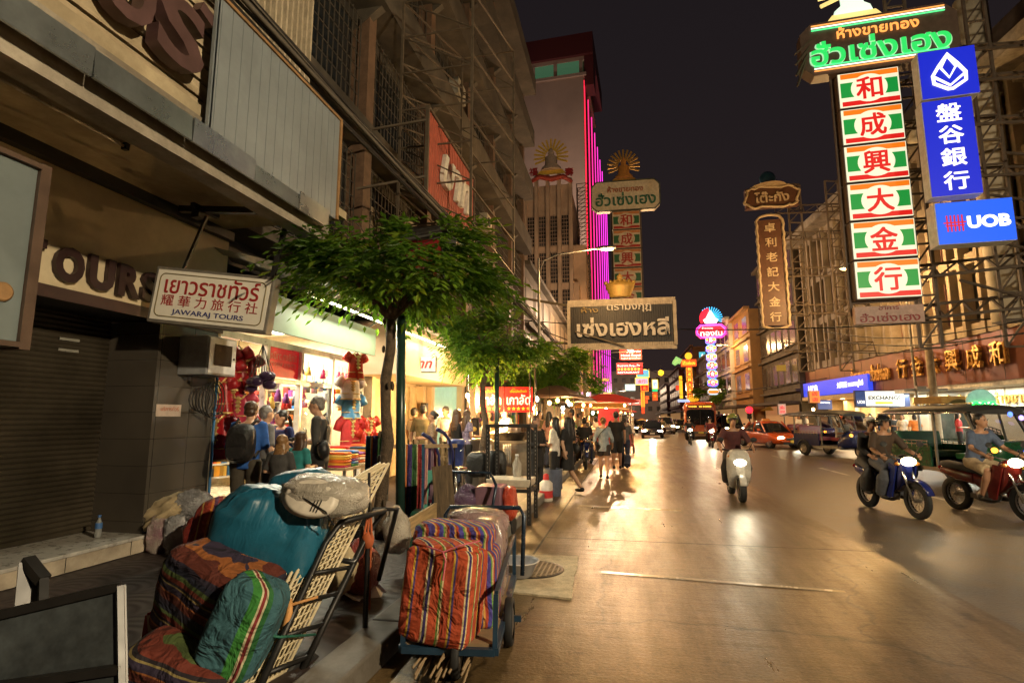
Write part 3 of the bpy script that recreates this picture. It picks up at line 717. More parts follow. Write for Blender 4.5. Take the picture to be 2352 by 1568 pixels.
m = MB(); seg(m, 12.5, 31, .15, 2.8, -3.6, -3.4); m.build('back_wall', mat('warm shop interior', (.6, .5, .32), .7), gold)
for y in [13.2 + k * 1.5 for k in range(11)]:
    m = MB(); seg(m, y, y + 1.1, .6, 1.75, -3.35, -3.0); m.build('display_case', mat('red lacquer case', (.3, .05, .03), .3), gold)
m = MB()
for y in [13.3 + k * .32 for k in range(52)]:
    for z in (.85, 1.2, 1.5): m.box((fx(y) + 2.97, y, z), (.04, .16, .16))
m.build('jewellery', M_gold, gold)
# raised lettering, read from right to left along the fascia
for ch, y in zip('和成興大金行', (22.9, 24.2, 25.5, 26.8, 28.0, 29.2)):
    text(ch, .8, .9, M_gold, gold, west(y, 3.95, .06), .12, bold=-.012, name='letter')
text('ห้างขายทองฮั่วเซ่งเฮง', 4.0, .85, M_gold, gold, west(32.4, 3.95, .06), .1, bold=.02)
text('和成興大金行', 4.8, .42, M_gold, gold, west(28.6, 2.42, -1.12), .06, bold=.01)
text('ห้างขายทองฮั่วเซ่งเฮง', 5.4, .5, M_gold, gold, west(22.7, 2.42, -1.12), .06, bold=.02)
# upper floors: closely set vertical fins with dark windows
for i in range(34):
    y = 11.2 + i * .88
    m = MB(); seg(m, y - .09, y + .09, 4.8, 13.6, -.25, .22 if i % 2 else .12); m.build('fin', M_fin, gold)
for z in (4.8, 7.6, 10.4, 13.2):
    m = MB(); seg(m, 10.8, 40.6, z, z + .45, -.25, .06); m.build('floor_band', M_fin, gold)
for k, (y0, y1) in enumerate([(11 + 5 * j, 15.6 + 5 * j) for j in range(6)]):
    for z in (5.35, 8.1, 10.9):
        m = MB(); seg(m, y0, y1, z + .1, z + 1.9, -.24, -.2); m.build('window', mat(('window pale blind', 'window dark', 'window pink curtain')[(k + int(z)) % 3], ((.4, .33, .22), (.03, .03, .03), (.2, .09, .08))[(k + int(z)) % 3], .5), gold)
m = MB(); seg(m, 9, 41.2, 13.6, 14.1, -.6, 1.1); m.build('eave', M_conc, gold)
m = MB(); seg(m, 9, 38, 14.1, 17.2, -4, -1.5); m.build('roof_storey', M_old, gold)
# flag-like brick red canopy strip and bank entrance
bank = thing('bank_branch', 'bank branch with blue sign strip and warm lit cream entrance', 'building')
m = MB(); seg(m, 32.3, 41.3, 3.05, 3.95, .02, .25); m.build('sign_strip', glow('blue lit strip', (.03, .07, .85), .85, (.02, .04, .4)), bank)
text('UOB', 1.5, .5, glow('white lit letter', (1, .95, .9), 1.5), bank, west(39.6, 3.5, .26), .02, bold=.03)
text('大華銀行 ธนาคารยูโอบี', 3.2, .42, _mats['white lit letter'], bank, west(34.4, 3.5, .26), .02, bold=.01)
m = MB(); seg(m, 30.8, 41.5, 2.78, 3.0, -2, .3); m.build('canopy', mat('warm soffit', (.6, .45, .25), .6), bank)
for y in (33, 35, 37, 39):
    m = MB(); m.cyl((fx(y) + .4, y, 2.765), (fx(y) + .4, y, 2.775), .12); m.build('downlight', glow('warm downlight', WARM, 16), bank)
light('AREA', 'entrance_light', bank, (fx(36) + .5, 36, 2.7), 420, WARM, (1, 7))
m = MB(); seg(m, 30.8, 41.5, .15, 2.8, -2.2, -1.9); m.build('wall', mat('travertine', (.62, .46, .26), .4, var=.15), bank)
for y in (32, 35.2, 38.6, 41):
    m = MB(); seg(m, y - .25, y + .25, .15, 2.8, -1.9, -1.2); m.build('pier', _mats['travertine'], bank)
m = MB(); seg(m, 32.4, 34.8, .2, 2.3, -1.89, -1.85); m.build('door', M_glassd, bank)
m = MB(); m.cyl((fx(37) + 1.2, 37, .15), (fx(37) + 1.2, 37, 2.8), .14); m.build('column', M_beige, bank)
ex = thing('exchange_sign', 'projecting lit sign reading exchange with dark blue bank square', 'sign', (fx(30) - .55, 30.4, 2.55), RA)
m = MB(); m.box((0, .1, 0), (2.5, .16, .85)); m.build('box', mat('navy case', (.02, .03, .08), .4), ex)
m = MB(); m.box((.1, .0, .02), (1.75, .04, .72)); m.build('face', glow('soft white face', (.95, 1, .95), .8), ex)
m = MB(); m.box((-1.0, .0, .02), (.44, .04, .72)); m.build('blue_face', glow('navy face', (.03, .07, .25), .5), ex)
text('UOB', .34, .14, _mats['white lit letter'], ex, T(-1.0, -.025, -.15) @ FACE_NEAR, .004, bold=.02)
text('EXCHANGE', 1.5, .19, mat('black print', (.01, .01, .012), .5), ex, T(.1, -.025, .05) @ FACE_NEAR, .004, bold=.03)
m = MB(); m.box((.05, -.022, -.2), (.8, .01, .12)); m.build('yellow_bar', glow('yellow print', (.9, .65, .02), .7), ex)
# the nearest right-hand building: round columns and dark structure
rb = thing('column_building', 'dark building at right edge with big pale round column and curved bracket', 'building')
m = MB(); m.b2((14.3, 2, 4.2), (19, 14.4, 19)); m.build('wall', M_old, rb)
for y in (21.4, 17.6):
    m = MB(); m.lathe([(.5, 4.85), (.5, 17)], (12.95, y, 0), 24); m.build('column', mat('pale column render', (.44, .4, .31), .6, dirt=.4, scale=1), rb)
    for z in (5.6, 8.2, 10.8, 13.4):
        m = MB(); m.lathe([(.51, z), (.512, z + .04), (.51, z + .08)], (12.95, y, 0), 24); m.build('column_joint', M_old2, rb)
for z in (5, 8, 11, 14):
    m = MB(); m.b2((13.7, 2, z), (14.3, 14.4, z + .3)); m.build('ledge', M_old2, rb)
m = MB(); m.tube([(12.9, 21.6, 12.6), (12.2, 22.4, 13.6), (11.7, 22.9, 13.3), (11.5, 23.1, 12.4)], [.28, .28, .26, .24], 14); m.build('curved_bracket', _mats['pale column render'], rb)

# ---------------------------------------------------------------- tall sign tower of the gold shop
G_panel = glow('lit cream acrylic', (1, .95, .66), .82, (.3, .3, .25)); G_orange = glow('lit orange acrylic', (1, .22, .008), .8, (.2, .05, .01)); G_green = glow('lit green acrylic', (.01, .33, .05), .75, (.01, .1, .02))
G_red = glow('lit red acrylic', (.75, .012, .01), .85, (.2, .01, .01)); G_ngreen = glow('green neon edge', (.1, 1, .3), 1.1); G_norange = glow('orange neon edge', (1, .36, .08), 1.2); G_nwhite = glow('white neon', (1, 1, .85), 1.3)
M_sbrown = mat('brown sign back', (.1, .066, .05), .5, dirt=.3)
def zprism(m, poly, y0, y1):
    """polygon in x-z, thick along y"""
    n = len(poly)
    m.add([(x, y, z) for y in (y0, y1) for x, z in poly], [list(range(n)), list(range(n, 2 * n))[::-1]] + [(i, i + n, (i + 1) % n + n, (i + 1) % n) for i in range(n)])
def gold_tower(name, label, loc, rz, lit, k=1.0, chars='和成興大金行', pw=1.66, ph=1.135, gap=.04):
    t = thing(name, label, 'sign', loc, rz, 'tall gold shop sign towers', sca=k)
    gp, go, gg, gr = (G_panel, G_orange, G_green, G_red) if lit else (mat('unlit cream acrylic', (.55, .46, .34), .4), mat('unlit orange acrylic', (.5, .2, .07), .4), mat('unlit green acrylic', (.03, .12, .05), .4), mat('unlit red acrylic', (.35, .03, .02), .4))
    H_ = len(chars) * (ph + gap)
    for i, ch in enumerate(chars):
        z = H_ - (i + .5) * (ph + gap)
        m = MB(); m.box((0, .2, z), (pw, .36, ph)); b = m.build('sign_box', M_sbrown, t)
        m = MB(); m.box((0, .01, z), (pw - .06, .03, ph - .05)); m.build('face', gp, b)
        m = MB(); m.box((.02, -.008, z + ph * .39), (pw - .14, .006, ph * .14)); m.build('orange_band', go, b)
        m = MB(); m.box((0, -.0085, z - .0), (pw - .14, .006, ph * .42)); m.build('green_band', gg, b)
        m = MB(); m.box((.02, -.008, z - ph * .39), (pw - .14, .006, ph * .13)); m.build('red_band', gr, b)
        m = MB(); zprism(m, [(.47 * math.cos(a) * ph / 1.1, z + .43 * math.sin(a) * ph / 1.1) for a in [j / 32 * 2 * PI for j in range(32)]], -.02, -.012); m.build('disc', gp, b)
        text(ch, .62 * ph, .62 * ph, gr, b, T(0, -.02, z) @ FACE_NEAR, .008, bold=-.018, name='character')
    # steel rails behind
    m = MB(); m.bar((-pw / 2 - .05, .35, -.4), (-pw / 2 - .05, .35, H_ + .4), .08); m.bar((pw / 2 + .05, .35, -.4), (pw / 2 + .05, .35, H_ + .4), .08)
    for i in range(7): m.bar((-pw / 2 - .05, .35, i * H_ / 6), (pw / 2 + .05, .35, i * H_ / 6), .06)
    m.build('steel_rail', mat('brown steel', (.12, .09, .07), .6, .4, dirt=.3), t)
    return t, H_
t, H_ = gold_tower('gold_sign_tower', 'tall brightly lit sign tower with six red Chinese characters on white discs', (7.42, 17, 4.95), R(-3), True)
# top board, cut corners
def top_board(t, H_, lit, w0=4.2, hh=1.75, xo=.35, c1='ห้างขายทอง', c2='ฮั่วเซ่งเฮง', base=None):
    z0 = H_ + .04; c = .32
    poly = [(xo - w0 / 2, z0 + c), (xo - w0 / 2 + c, z0), (xo + w0 / 2 - c, z0), (xo + w0 / 2, z0 + c), (xo + w0 / 2, z0 + hh - c), (xo + w0 / 2 - c, z0 + hh), (xo - w0 / 2 + c, z0 + hh), (xo - w0 / 2, z0 + hh - c)]
    m = MB(); zprism(m, poly, 0, .45); b = m.build('top_board', base or M_sbrown, t)
    if lit:
        for zz, sgn in ((z0 + hh - .12, -1), (z0 + .12, 1)):
            for j, g in enumerate((G_norange, G_nwhite, G_ngreen)):
                m = MB(); m.cyl((xo - w0 / 2 + c, -.04, zz + sgn * j * .075), (xo + w0 / 2 - c, -.04, zz + sgn * j * .075), .02, n=8); m.build('neon_tube', g, b)
    else:
        m = MB()
        for i in range(8): m.bar((poly[i][0], -.02, poly[i][1]), (poly[(i + 1) % 8][0], -.02, poly[(i + 1) % 8][1]), .06)
        m.build('edge_trim', mat('green brown trim', (.07, .08, .05), .5), b)
    g1 = G_norange if lit else mat('unlit orange letter', (.4, .12, .05), .5)
    g2 = glow('green neon letter', (.03, .7, .13), .85) if lit else mat('unlit green letter', (.03, .13, .08), .5)
    text(c1, w0 * .52, hh * .21, g1, b, T(xo, -.03, z0 + hh * .72) @ FACE_NEAR, .04, bold=.008)
    if lit: text(c2, w0 * .9, hh * .46, mat('pale letter edge', (.5, .6, .5), .4, emit=(.5, 1, .6), es=.5), b, T(xo, -.012, z0 + hh * .38) @ FACE_NEAR, .02, bold=.035, name='letter_edge')
    text(c2, w0 * .88, hh * .44, g2, b, T(xo, -.035, z0 + hh * .38) @ FACE_NEAR, .05, bold=.012)
    return b, z0, hh
b, z0, hh = top_board(t, H_, True)
def emblem(parent, x, z, s_, lit, m1, m2):
    """fan of rays round a seated figure on a lotus base"""
    m = MB()
    for j in range(15):
        a = R(-20 + 220 * j / 14); m.box((x + math.cos(a) * .62 * s_, .1, z + .75 * s_ + math.sin(a) * .7 * s_), (.1 * s_, .06, .62 * s_), rot=(0, PI / 2 - a, 0))
    m.build('ray_fan', m1, parent)
    m = MB(); m.lathe([(.02, 1.25), (.12, 1.15), (.17, .95), (.14, .85), (.34, .7), (.32, .3), (.5, .15), (.55, 0)], (x, .1, z), 14); 
    m.M = Matrix(); m.v = [Vector((x + (p.x - x) * s_, .1 + (p.y - .1) * s_ * .5, z + (p.z - z) * s_)) for p in m.v]; m.build('figure', m2, parent)
    m = MB(); m.box((x, .1, z - .12 * s_), (1.5 * s_, .2, .2 * s_), tap=.8); m.build('lotus_base', m1, parent)
emblem(b, -.2, z0 + hh + .2, 1.0, True, glow('gold lit ray', (1, .75, .25), .8), glow('pale lit figure', (.8, 1, .8), .9))
# bank signs beside it
t = thing('bank_sign_column', 'deep blue lit bank sign column with four white Chinese characters and lotus logo', 'sign', (8.5, 15.4, 7.25), R(-4))
G_blue = glow('deep blue lit acrylic', (.006, .018, .62), .75, (.01, .02, .3)); G_blue2 = glow('bright blue lit acrylic', (.01, .11, .8), .95, (.01, .05, .4)); G_ivory = glow('ivory lit letter', (1, .93, .75), 1.2)
m = MB(); m.box((0, .2, 1.35), (1.12, .36, 2.66)); b = m.build('sign_box', mat('pale sign side', (.5, .5, .42), .4), t)
m = MB(); m.box((.01, .005, 1.35), (1.1, .03, 2.63)); m.build('face', G_blue, b)
for ch, z in zip('盤谷銀行', (2.3, 1.68, 1.06, .42)): text(ch, .56, .5, G_ivory, b, T(.02, -.012, z) @ FACE_NEAR, .01, bold=-.014, name='character')
m = MB(); m.box((.12, .2, 3.42), (1.3, .36, 1.36)); b = m.build('logo_box', _mats['pale sign side'], t)
m = MB(); m.box((.13, .005, 3.42), (1.27, .03, 1.33)); m.build('face', G_blue, b)
m = MB(); cx, cz = .13, 3.44
out = [(0, .5), (.2, .2), (.37, -.08), (.36, -.3), (.05, -.5), (-.05, -.5), (-.36, -.3), (-.37, -.08), (-.2, .2)]
m.tube([(cx + x, -.02, cz + z) for x, z in out], .045, 6, closed=True)
m.tube([(cx, -.02, cz + .42), (cx + .17, -.02, cz + .12), (cx, -.02, cz - .18), (cx - .17, -.02, cz + .12)], .032, 6, closed=True)
m.tube([(cx - .36, -.02, cz - .1), (cx, -.02, cz - .4), (cx + .36, -.02, cz - .1)], .035, 6)
m.build('lotus_logo', G_ivory, b)
t = thing('bank_sign_square', 'bright blue lit bank sign with red tally logo under the blue column', 'sign', (9.05, 15.8, 5.8), R(-3))
m = MB(); m.box((0, .25, .88), (1.72, .45, 1.14)); b = m.build('sign_box', _mats['pale sign side'], t)
m = MB(); m.box((.015, .01, .88), (1.7, .03, 1.12)); m.build('face', G_blue2, b)
text('UOB', .95, .34, G_nwhite, b, T(.3, -.01, .86) @ FACE_NEAR, .01, bold=.045)
m = MB()
for j in range(5): m.box((-.62 + j * .085, -.01, .86), (.03, .02, .44))
m.box((-.45, -.012, .88), (.5, .02, .03)); m.box((-.45, -.012, .8), (.42, .02, .03)); m.build('tally_logo', G_red, b)
# small pale board under the tower
t = thing('name_board', 'pale unlit board with dark red Thai lettering under the tall lit panels', 'sign', (7.4, 17.05, 4.3), R(-3))
m = MB(); m.box((0, .12, .22), (1.72, .2, .5)); m.build('board', mat('dusty pink board', (.45, .3, .25), .5), t)
text('ฮั่วเซ่งเฮง', 1.5, .26, mat('dark red print', (.25, .02, .02), .5), t, T(0, .01, .14) @ FACE_NEAR, .01, bold=.01); text('อาคาร', .5, .1, _mats['dark red print'], t, T(0, .01, .4) @ FACE_NEAR, .01)
# steel trusses carrying the towers
t = thing('sign_truss', 'web of dark brown steel trusses bracing the right sign towers to facade', 'truss')
M_tr = mat('dark brown truss steel', (.1, .075, .055), .65, .3, dirt=.3)
for z in (4.4, 5.6, 7.0, 8.6, 10.2, 11.6, 12.6):
    m = MB(); lattice(m, (8.2, 17.4, z), (13.6, 17.8, z + (.5 if z < 7 else 0)), (0, .5, .45), 7, .075); m.build('truss_beam', M_tr, t)
for x, y in ((10.6, 17.8), (12.9, 18.0), (11.7, 16.6), (8.4, 17.7)):
    m = MB(); lattice(m, (x, y, 3.6), (x, y, 16), (.55, 0, 0), 16, .075); m.build('truss_mast', M_tr, t)
for k in range(7):
    m = MB(); m.bar((9.2 + .5 * k, 17.0, 5.4 + k * 1.2), (13.4, 17.9, 4.2 + k * 1.6), .06); m.build('tie_rod', M_tr, t)
for k in range(4):
    m = MB(); m.bar((5.4, 16.8, 11.6 + k * .35), (5.9 + .1 * k, 17.2, 12.9 + .2 * k), .05); m.build('tie_rod', M_tr, t)

# unlit carved sign in the middle distance on the right
t = thing('carved_sign', 'unlit brown carved sign with scalloped cream border on steel mast', 'sign', (7.75, 30, 6.2), R(-2))
M_cb = mat('brown carved board', (.11, .05, .03), .5, dirt=.3); M_cr = mat('cream carved border', (.5, .4, .27), .6, dirt=.3); M_cl = mat('cream carved letter', (.55, .44, .3), .5)
m = MB(); m.box((0, .2, 3), (1.15, .36, 5.7)); b = m.build('board', M_cb, t)
m = MB(); bp_ = []
for j in range(22): bp_.append((-.62 - .05 * (j % 2), .1 + j * .27))
for j in range(6): bp_.append((-.5 + j * .2, 6.0 + .1 * math.sin(j / 5 * PI)))
for j in range(22): bp_.append((.62 + .05 * (j % 2), 5.8 - j * .27))
for j in range(6): bp_.append((.5 - j * .2, .05 - .12 * math.sin(j / 5 * PI)))
m.tube([(x, -.02, z) for x, z in bp_], .075, 6, closed=True); m.build('border', M_cr, t)
for ch, z in zip('卓利老記大金行', (5.4, 4.6, 3.8, 3.0, 2.2, 1.4, .6)): text(ch, .55, .5, M_cl, b, T(0, .01, z) @ FACE_NEAR, .03, bold=.01, name='character')
m = MB(); m.box((.2, .2, 7.1), (2.6, .36, 1.1)); b = m.build('top_board', M_cb, t)
bp_ = [(.2 + (1.3 + .1 * math.sin(8 * a)) * math.copysign(abs(math.cos(a)) ** .45, math.cos(a)), 7.1 + (.55 + .06 * math.sin(12 * a)) * math.copysign(abs(math.sin(a)) ** .45, math.sin(a))) for a in [j / 48 * 2 * PI for j in range(48)]]
m = MB(); m.tube([(x, -.02, z) for x, z in bp_], .07, 6, closed=True); m.build('border', M_cr, b)
text('โต๊ะกัง', 1.7, .6, M_cl, b, T(.2, .0, 7.1) @ FACE_NEAR, .05, bold=.02)
m = MB(); m.ell((.1, .2, 8.2), (.42, .25, .42)); m.build('blue_ball', mat('blue enamel ball', (.03, .1, .2), .3), b)
m = MB(); m.lathe([(.9, 7.7), (.5, 7.78), (.35, 7.85)], (.1, .2, 0), 16); m.build('crest_base', M_cr, b)
t2 = thing('sign_mast', 'dark lattice steel mast and arms holding the carved brown sign', 'truss')
for x in (8.9, 10.8):
    m = MB(); lattice(m, (x, 30.6, 4), (x, 30.6, 14.2), (.7, .2, 0), 14, .08); m.build('mast', M_tr, t2)
for z in (5, 7, 9, 11, 12.5):
    m = MB(); lattice(m, (8.2, 30.4, z), (12.6, 30.9, z), (0, .2, .5), 6, .06); m.build('arm', M_tr, t2)

# ---------------------------------------------------------------- further buildings on the right
def simple_building(name, label, x0, x1, y0, y1, z1, wall, win, rows, cols, side, zbase=3.6, street=True, pil=None, roof=None, gap=.3):
    t = thing(name, label, 'building', (x0, y0, 0))
    m = MB(); m.b2((0, 0, 0), (x1 - x0, y1 - y0, z1)); m.build('wall', wall, t)
    sx = 0 if side > 0 else x1 - x0; s_ = -1 if side > 0 else 1
    rh = (z1 - zbase) / rows; cw = (y1 - y0) / cols; fw = (x1 - x0) / cols
    for r_ in range(rows):
        for c in range(cols):
            z = zbase + rh * (r_ + .22)
            m = MB(); m.b2((sx + s_ * .02, c * cw + cw * gap / 2, z), (sx - s_ * .1, (c + 1) * cw - cw * gap / 2, z + rh * .6)); wn = m.build('window', win, t)
            m = MB(); m.b2((sx, c * cw + cw * .1, z - .15), (sx + s_ * .14, (c + 1) * cw - cw * .1, z - .04)); m.build('sill', wall, wn)
        m = MB(); m.b2((sx, 0, zbase + rh * r_ - .12), (sx + s_ * .3, y1 - y0, zbase + rh * r_ + .05)); m.build('floor_band', pil or wall, t)
    m = MB(); m.b2((sx - s_ * .1, -.05, z1), (sx + s_ * .4, y1 - y0 + .05, z1 + .25)); m.build('parapet', roof or wall, t)
    m = MB(); m.b2((sx, .2, 2.6), (sx + s_ * 1.4, y1 - y0 - .2, 2.8)); m.build('awning', mat('dark awning', (.05, .04, .035), .7), t)
    m = MB(); m.b2((sx + s_ * .02, .5, .2), (sx + s_ * .05, y1 - y0 - .5, 2.55)); m.build('shopfront', glow('lit shopfront ' + name, (1, .5, .18), .22, (.3, .18, .09)), t)  # whole front panel glows in place of a lit interior
    return t
M_greyb = mat('grey block wall', (.27, .25, .22), .8, dirt=.4, scale=.6); M_orb = mat('ochre painted wall', (.3, .16, .05), .7, dirt=.35, scale=.6); M_whb = mat('pale grey render', (.42, .39, .35), .75, dirt=.35, scale=.5)
M_wind = mat('dim window', (.05, .045, .04), .25, var=.4, scale=.6); M_winw = mat('curtained window', (.15, .11, .07), .5, var=.5, scale=.7)
simple_building('ribbed_building', 'dark ribbed building behind the carved brown sign', 12.0, 20, 41.5, 52, 14.5, M_old2, M_wind, 4, 6, 1)
simple_building('ochre_building', 'narrow ochre building with dark balconies right of the distant signs', 11.2, 19, 52.3, 60, 11.5, M_orb, M_wind, 3, 2, 1, gap=.5)
simple_building('pale_building', 'pale grey building with slanted white roof edge far down the right', 10.9, 18, 60.3, 74, 12.0, M_whb, M_wind, 3, 5, 1)
simple_building('low_grey_building', 'low pale grey block beyond the right street lamp', 10.6, 17, 74.3, 86, 9.6, M_whb, M_winw, 3, 4, 1)
simple_building('brown_building', 'brown block behind the colourful octagonal sign tower', 10.2, 17, 86.3, 102, 12.4, mat('brown render', (.2, .1, .05), .8, dirt=.3, scale=.5), M_wind, 4, 5, 1)
simple_building('maroon_building', 'maroon walled block far behind the yellow sign column', 9.6, 16, 102.3, 125, 10.5, mat('maroon render', (.2, .05, .04), .8, dirt=.3, scale=.5), M_winw, 4, 5, 1)
simple_building('dim_terrace', 'last dim terrace on the far right side of the road', 9.0, 16, 126, 150, 9, M_greyb, M_winw, 3, 6, 1)
# end of the street
t = thing('end_building', 'grey apartment block closing the street under the dark sky', 'building', (-9, 190, 0))
m = MB(); m.b2((-8, 0, 0), (28, 12, 17.5)); m.build('wall', mat('plain grey wall', (.3, .26, .23), .9, var=.1, scale=.2), t)  # plain grey wall with slight random tone
for r_ in range(4):
    for c in range(12):
        m = MB(); x = -6 + c * 2.8; m.b2((x, -.06, 4 + r_ * 3.2), (x + 1.3, .1, 5.5 + r_ * 3.2)); m.build('window', M_wind, t)

# ---------------------------------------------------------------- further buildings on the left
bt = thing('pale_bay_building', 'beige building with tall window bays and gilded figure on its roof', 'building', (-11.2, 60, 0))
M_bb = mat('beige render', (.55, .4, .27), .7, dirt=.25, scale=.4)
ztop = 29.6
m = MB(); m.b2((0, .4, 0), (5.6, 14, ztop - 1)); m.build('wall', M_bb, bt)
for i in range(5):
    x = .1 + i * 1.33
    m = MB(); m.b2((x, 0, 6), (x + .42, .5, ztop + (.8 if i in (1, 2, 3) else -.4))); m.build('column', M_bb, bt)
for zr in (8, 12.4, 16.8, 21.2):
    for i in range(4):
        x = .55 + i * 1.33
        m = MB(); m.b2((x, .33, zr), (x + .85, .4, zr + 3.6)); wn = m.build('window', M_wind, bt)
        m = MB()
        for j in range(9): m.b2((x, .28, zr + j * .45), (x + .85, .32, zr + j * .45 + .05))
        for j in range(4): m.b2((x + j * .27, .28, zr), (x + j * .27 + .04, .32, zr + 3.6))
        m.build('window_bars', M_bb, wn)
m = MB(); m.b2((5.6, 3, 0), (7.1, 14, 22)); m.b2((5.6, 1, 0), (6.4, 3, 17)); m.build('side_wing', M_bb, bt)
fg = thing('roof_emblem', 'gilded ray fan with pale standing figure crowning the beige building', 'emblem', (-7.75, 59.9, 30.3))
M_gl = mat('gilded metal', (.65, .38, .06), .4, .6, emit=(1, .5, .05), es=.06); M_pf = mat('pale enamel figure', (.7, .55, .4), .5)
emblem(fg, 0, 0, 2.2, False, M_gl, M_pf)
text('福', 1.0, 1.0, mat('dull red enamel', (.4, .03, .03), .5), fg, T(-2.1, 0, -.1) @ FACE_NEAR, .1, bold=.02); text('壽', 1.0, 1.0, _mats['dull red enamel'], fg, T(2.1, 0, -.5) @ FACE_NEAR, .1, bold=.02)
m = MB(); m.tube([(-2.4, 0, -1.3), (-1.4, 0, -.75), (0, 0, -1.15), (1.4, 0, -.95), (2.4, 0, -1.7)], [.2, .3, .32, .3, .2], 6); m.build('ribbon', mat('red ribbon', (.5, .08, .05), .5), fg)
ht = thing('white_tower', 'tall pale hotel tower with dark red crown and pink neon fins down its side', 'building', (-20.3, 100, 0), R(-2.4))
M_wt = mat('pinkish tower wall', (.48, .34, .26), .85, var=.08, scale=.15)
m = MB(); m.b2((0, 0, 0), (14.0, 20, 68)); m.build('wall', M_wt, ht)
m = MB(); m.b2((-.3, -.4, 68), (14.6, 20, 68.6)); m.b2((0, .2, 71.6), (14.2, 20, 72.4)); m.build('ledge', M_wt, ht)
m = MB(); m.b2((0, .3, 68.6), (13.9, .6, 71.6)); m.build('window_strip', mat('greenish glass', (.05, .1, .07), .1, emit=(.2, .5, .25), es=.15), ht)
for x in (0, 3.6, 8.1, 13.2):
    m = MB(); m.b2((x, .1, 68.6), (x + .7, .3, 71.6)); m.build('window_pier', M_wt, ht)
m = MB(); m.prism([(-.3, -.5), (16, -.5), (16, 21), (-.3, 21)], 4.5, T(0, 0, 72.4)); m.b2((14.2, 0, 66), (16, 4, 72.4)); m.build('crown', mat('dark red crown', (.12, .02, .02), .7), ht)
for i in range(9):
    y = .6 + i * 6.9; c = min(1, i / 6)
    gm = glow('neon fin %d' % i, (1, .02 + .03 * c, .06 + .7 * c), 1.5)
    m = MB(); m.b2((14.02, y, 8), (14.2, y + .3, 67.5)); m.build('neon_fin', gm, ht)
m = MB(); m.b2((2, 20, 0), (14.0, 62, 67)); m.build('rear_wing', mat('dark rear wall', (.02, .013, .014), .8), ht)
tw = thing('lattice_mast', 'dark lattice mast standing before the pale tower', 'mast', (-5.3, 66, 0))
m = MB(); lattice(m, (0, 0, 6), (0, 0, 31), (1.4, 0, 0), 24, .1); lattice(m, (0, 1.3, 6), (0, 1.3, 31), (1.4, 0, 0), 24, .1); m.build('mast', M_tr, tw)
simple_building('left_terrace', 'dark terrace with lit shops below the beige building on the left', -12, -5.6, 30.5, 59, 10.5, M_old2, M_winw, 2, 8, -1)
simple_building('left_far_terrace', 'dim terrace beneath the pale tower on the left', -12, -5.6, 72, 99, 12, M_old2, M_winw, 3, 8, -1)
simple_building('left_distant_terrace', 'distant left terrace packed with small neon signs', -12, -5.3, 122, 186, 13, M_old2, M_winw, 3, 10, -1)

fl = thing('tower_fill_lamp', 'added unseen roof floodlight brightening the pale tower', 'fill lamp', (-8.5, 78, 12.4))  # unseen fill lamp, added to brighten the tower wall
m = MB(); m.box((0, 0, .3), (.6, .3, .4)); m.bar((0, 0, -2), (0, 0, .2), .08); m.build('housing', M_dark, fl)
m = MB(); m.box((0, .16, .3), (.5, .02, .3)); m.build('lens', G_white, fl)
light('SPOT', 'tower_fill_light', fl, (0, .3, .4), 42000, (1, .78, .66), .3, rot=(R(128), 0, R(14)), spot=R(95), blend=.8)
# ================================================================ ground-floor shops on the left
M_alu = mat('white aluminium frame', (.7, .7, .68), .3, .3)
M_wallc = mat('peach plaster wall', (.66, .5, .32), .6, var=.08, scale=1.5, dirt=.12)
shop = thing('clothes_shop', 'brightly lit souvenir clothes shop with pale green valance and glass door', 'shop', (-5.6, 6.3, .15))
m = MB(); m.b2((-3.6, 0, 0), (-3.5, 4.9, 3.5)); m.b2((-3.6, -.05, 0), (.3, .0, 3.6)); m.b2((-3.6, 4.75, 0), (.2, 4.9, 3.6)); m.build('wall', mat('cream shop wall', (.66, .52, .32), .6), shop)
m = MB(); m.b2((-3.6, 0, 3.3), (.2, 4.9, 3.4)); m.build('ceiling', mat('white ceiling', (.75, .74, .68), .6), shop)
m = MB(); m.b2((-3.6, 0, 0.0), (.28, 4.9, .012)); m.build('shop_floor', mat('glossy cream floor', (.5, .42, .3), .25), shop)
for y in (1.2, 3.4):
    m = MB(); m.box((-1.6, y, 3.26), (.25, 1.3, .05)); m.build('ceiling_tube', glow('shop ceiling tube', FLUO, 9), shop)
light('AREA', 'shop_interior_light', shop, (-1.4, 2.4, 3.2), 420, (1, .93, .72), (2.2, 3.8))
for y in (.02, 1.35, 2.3, 3.35, 4.6):
    m = MB(); m.b2((-.06, y, 0), (.04, y + .07, 2.62)); m.build('mullion', M_alu, shop)
m = MB(); m.b2((-.05, 0, 2.02), (.03, 4.7, 2.1)); m.b2((-.05, 0, 2.6), (.03, 4.7, 2.7)); m.build('transom', M_alu, shop)
m = MB(); m.b2((-.02, 2.4, .05), (-.01, 3.35, 2.0)); d = m.build('glass_door', mat('clear door glass', (.9, .95, .92), .02, var=0, trans=1, spec=.5), shop)
m = MB(); m.tube([(.02, 2.5, .9), (.07, 2.5, .92), (.07, 2.5, 1.25), (.02, 2.5, 1.27)], .012); m.build('handle', M_chrome, d)
m = MB(); m.b2((-.03, 1.44, 2.12), (-.02, 2.3, 2.6)); rs = m.build('red_poster', mat('red poster', (.6, .02, .03), .4, emit=(1, .02, .03), es=.22), shop)
mir = Matrix.Diagonal((-1, 1, 1, 1))
text('อิทธิยา วานิช', .72, .12, mat('pink print', (.8, .35, .3), .5), rs, T(-.015, 1.87, 2.47) @ FACE_EAST @ mir, .002, bold=.01); text('ITTHIYA WANIT', .7, .07, _mats['pink print'], rs, T(-.015, 1.87, 2.33) @ FACE_EAST @ mir, .002, bold=.01)
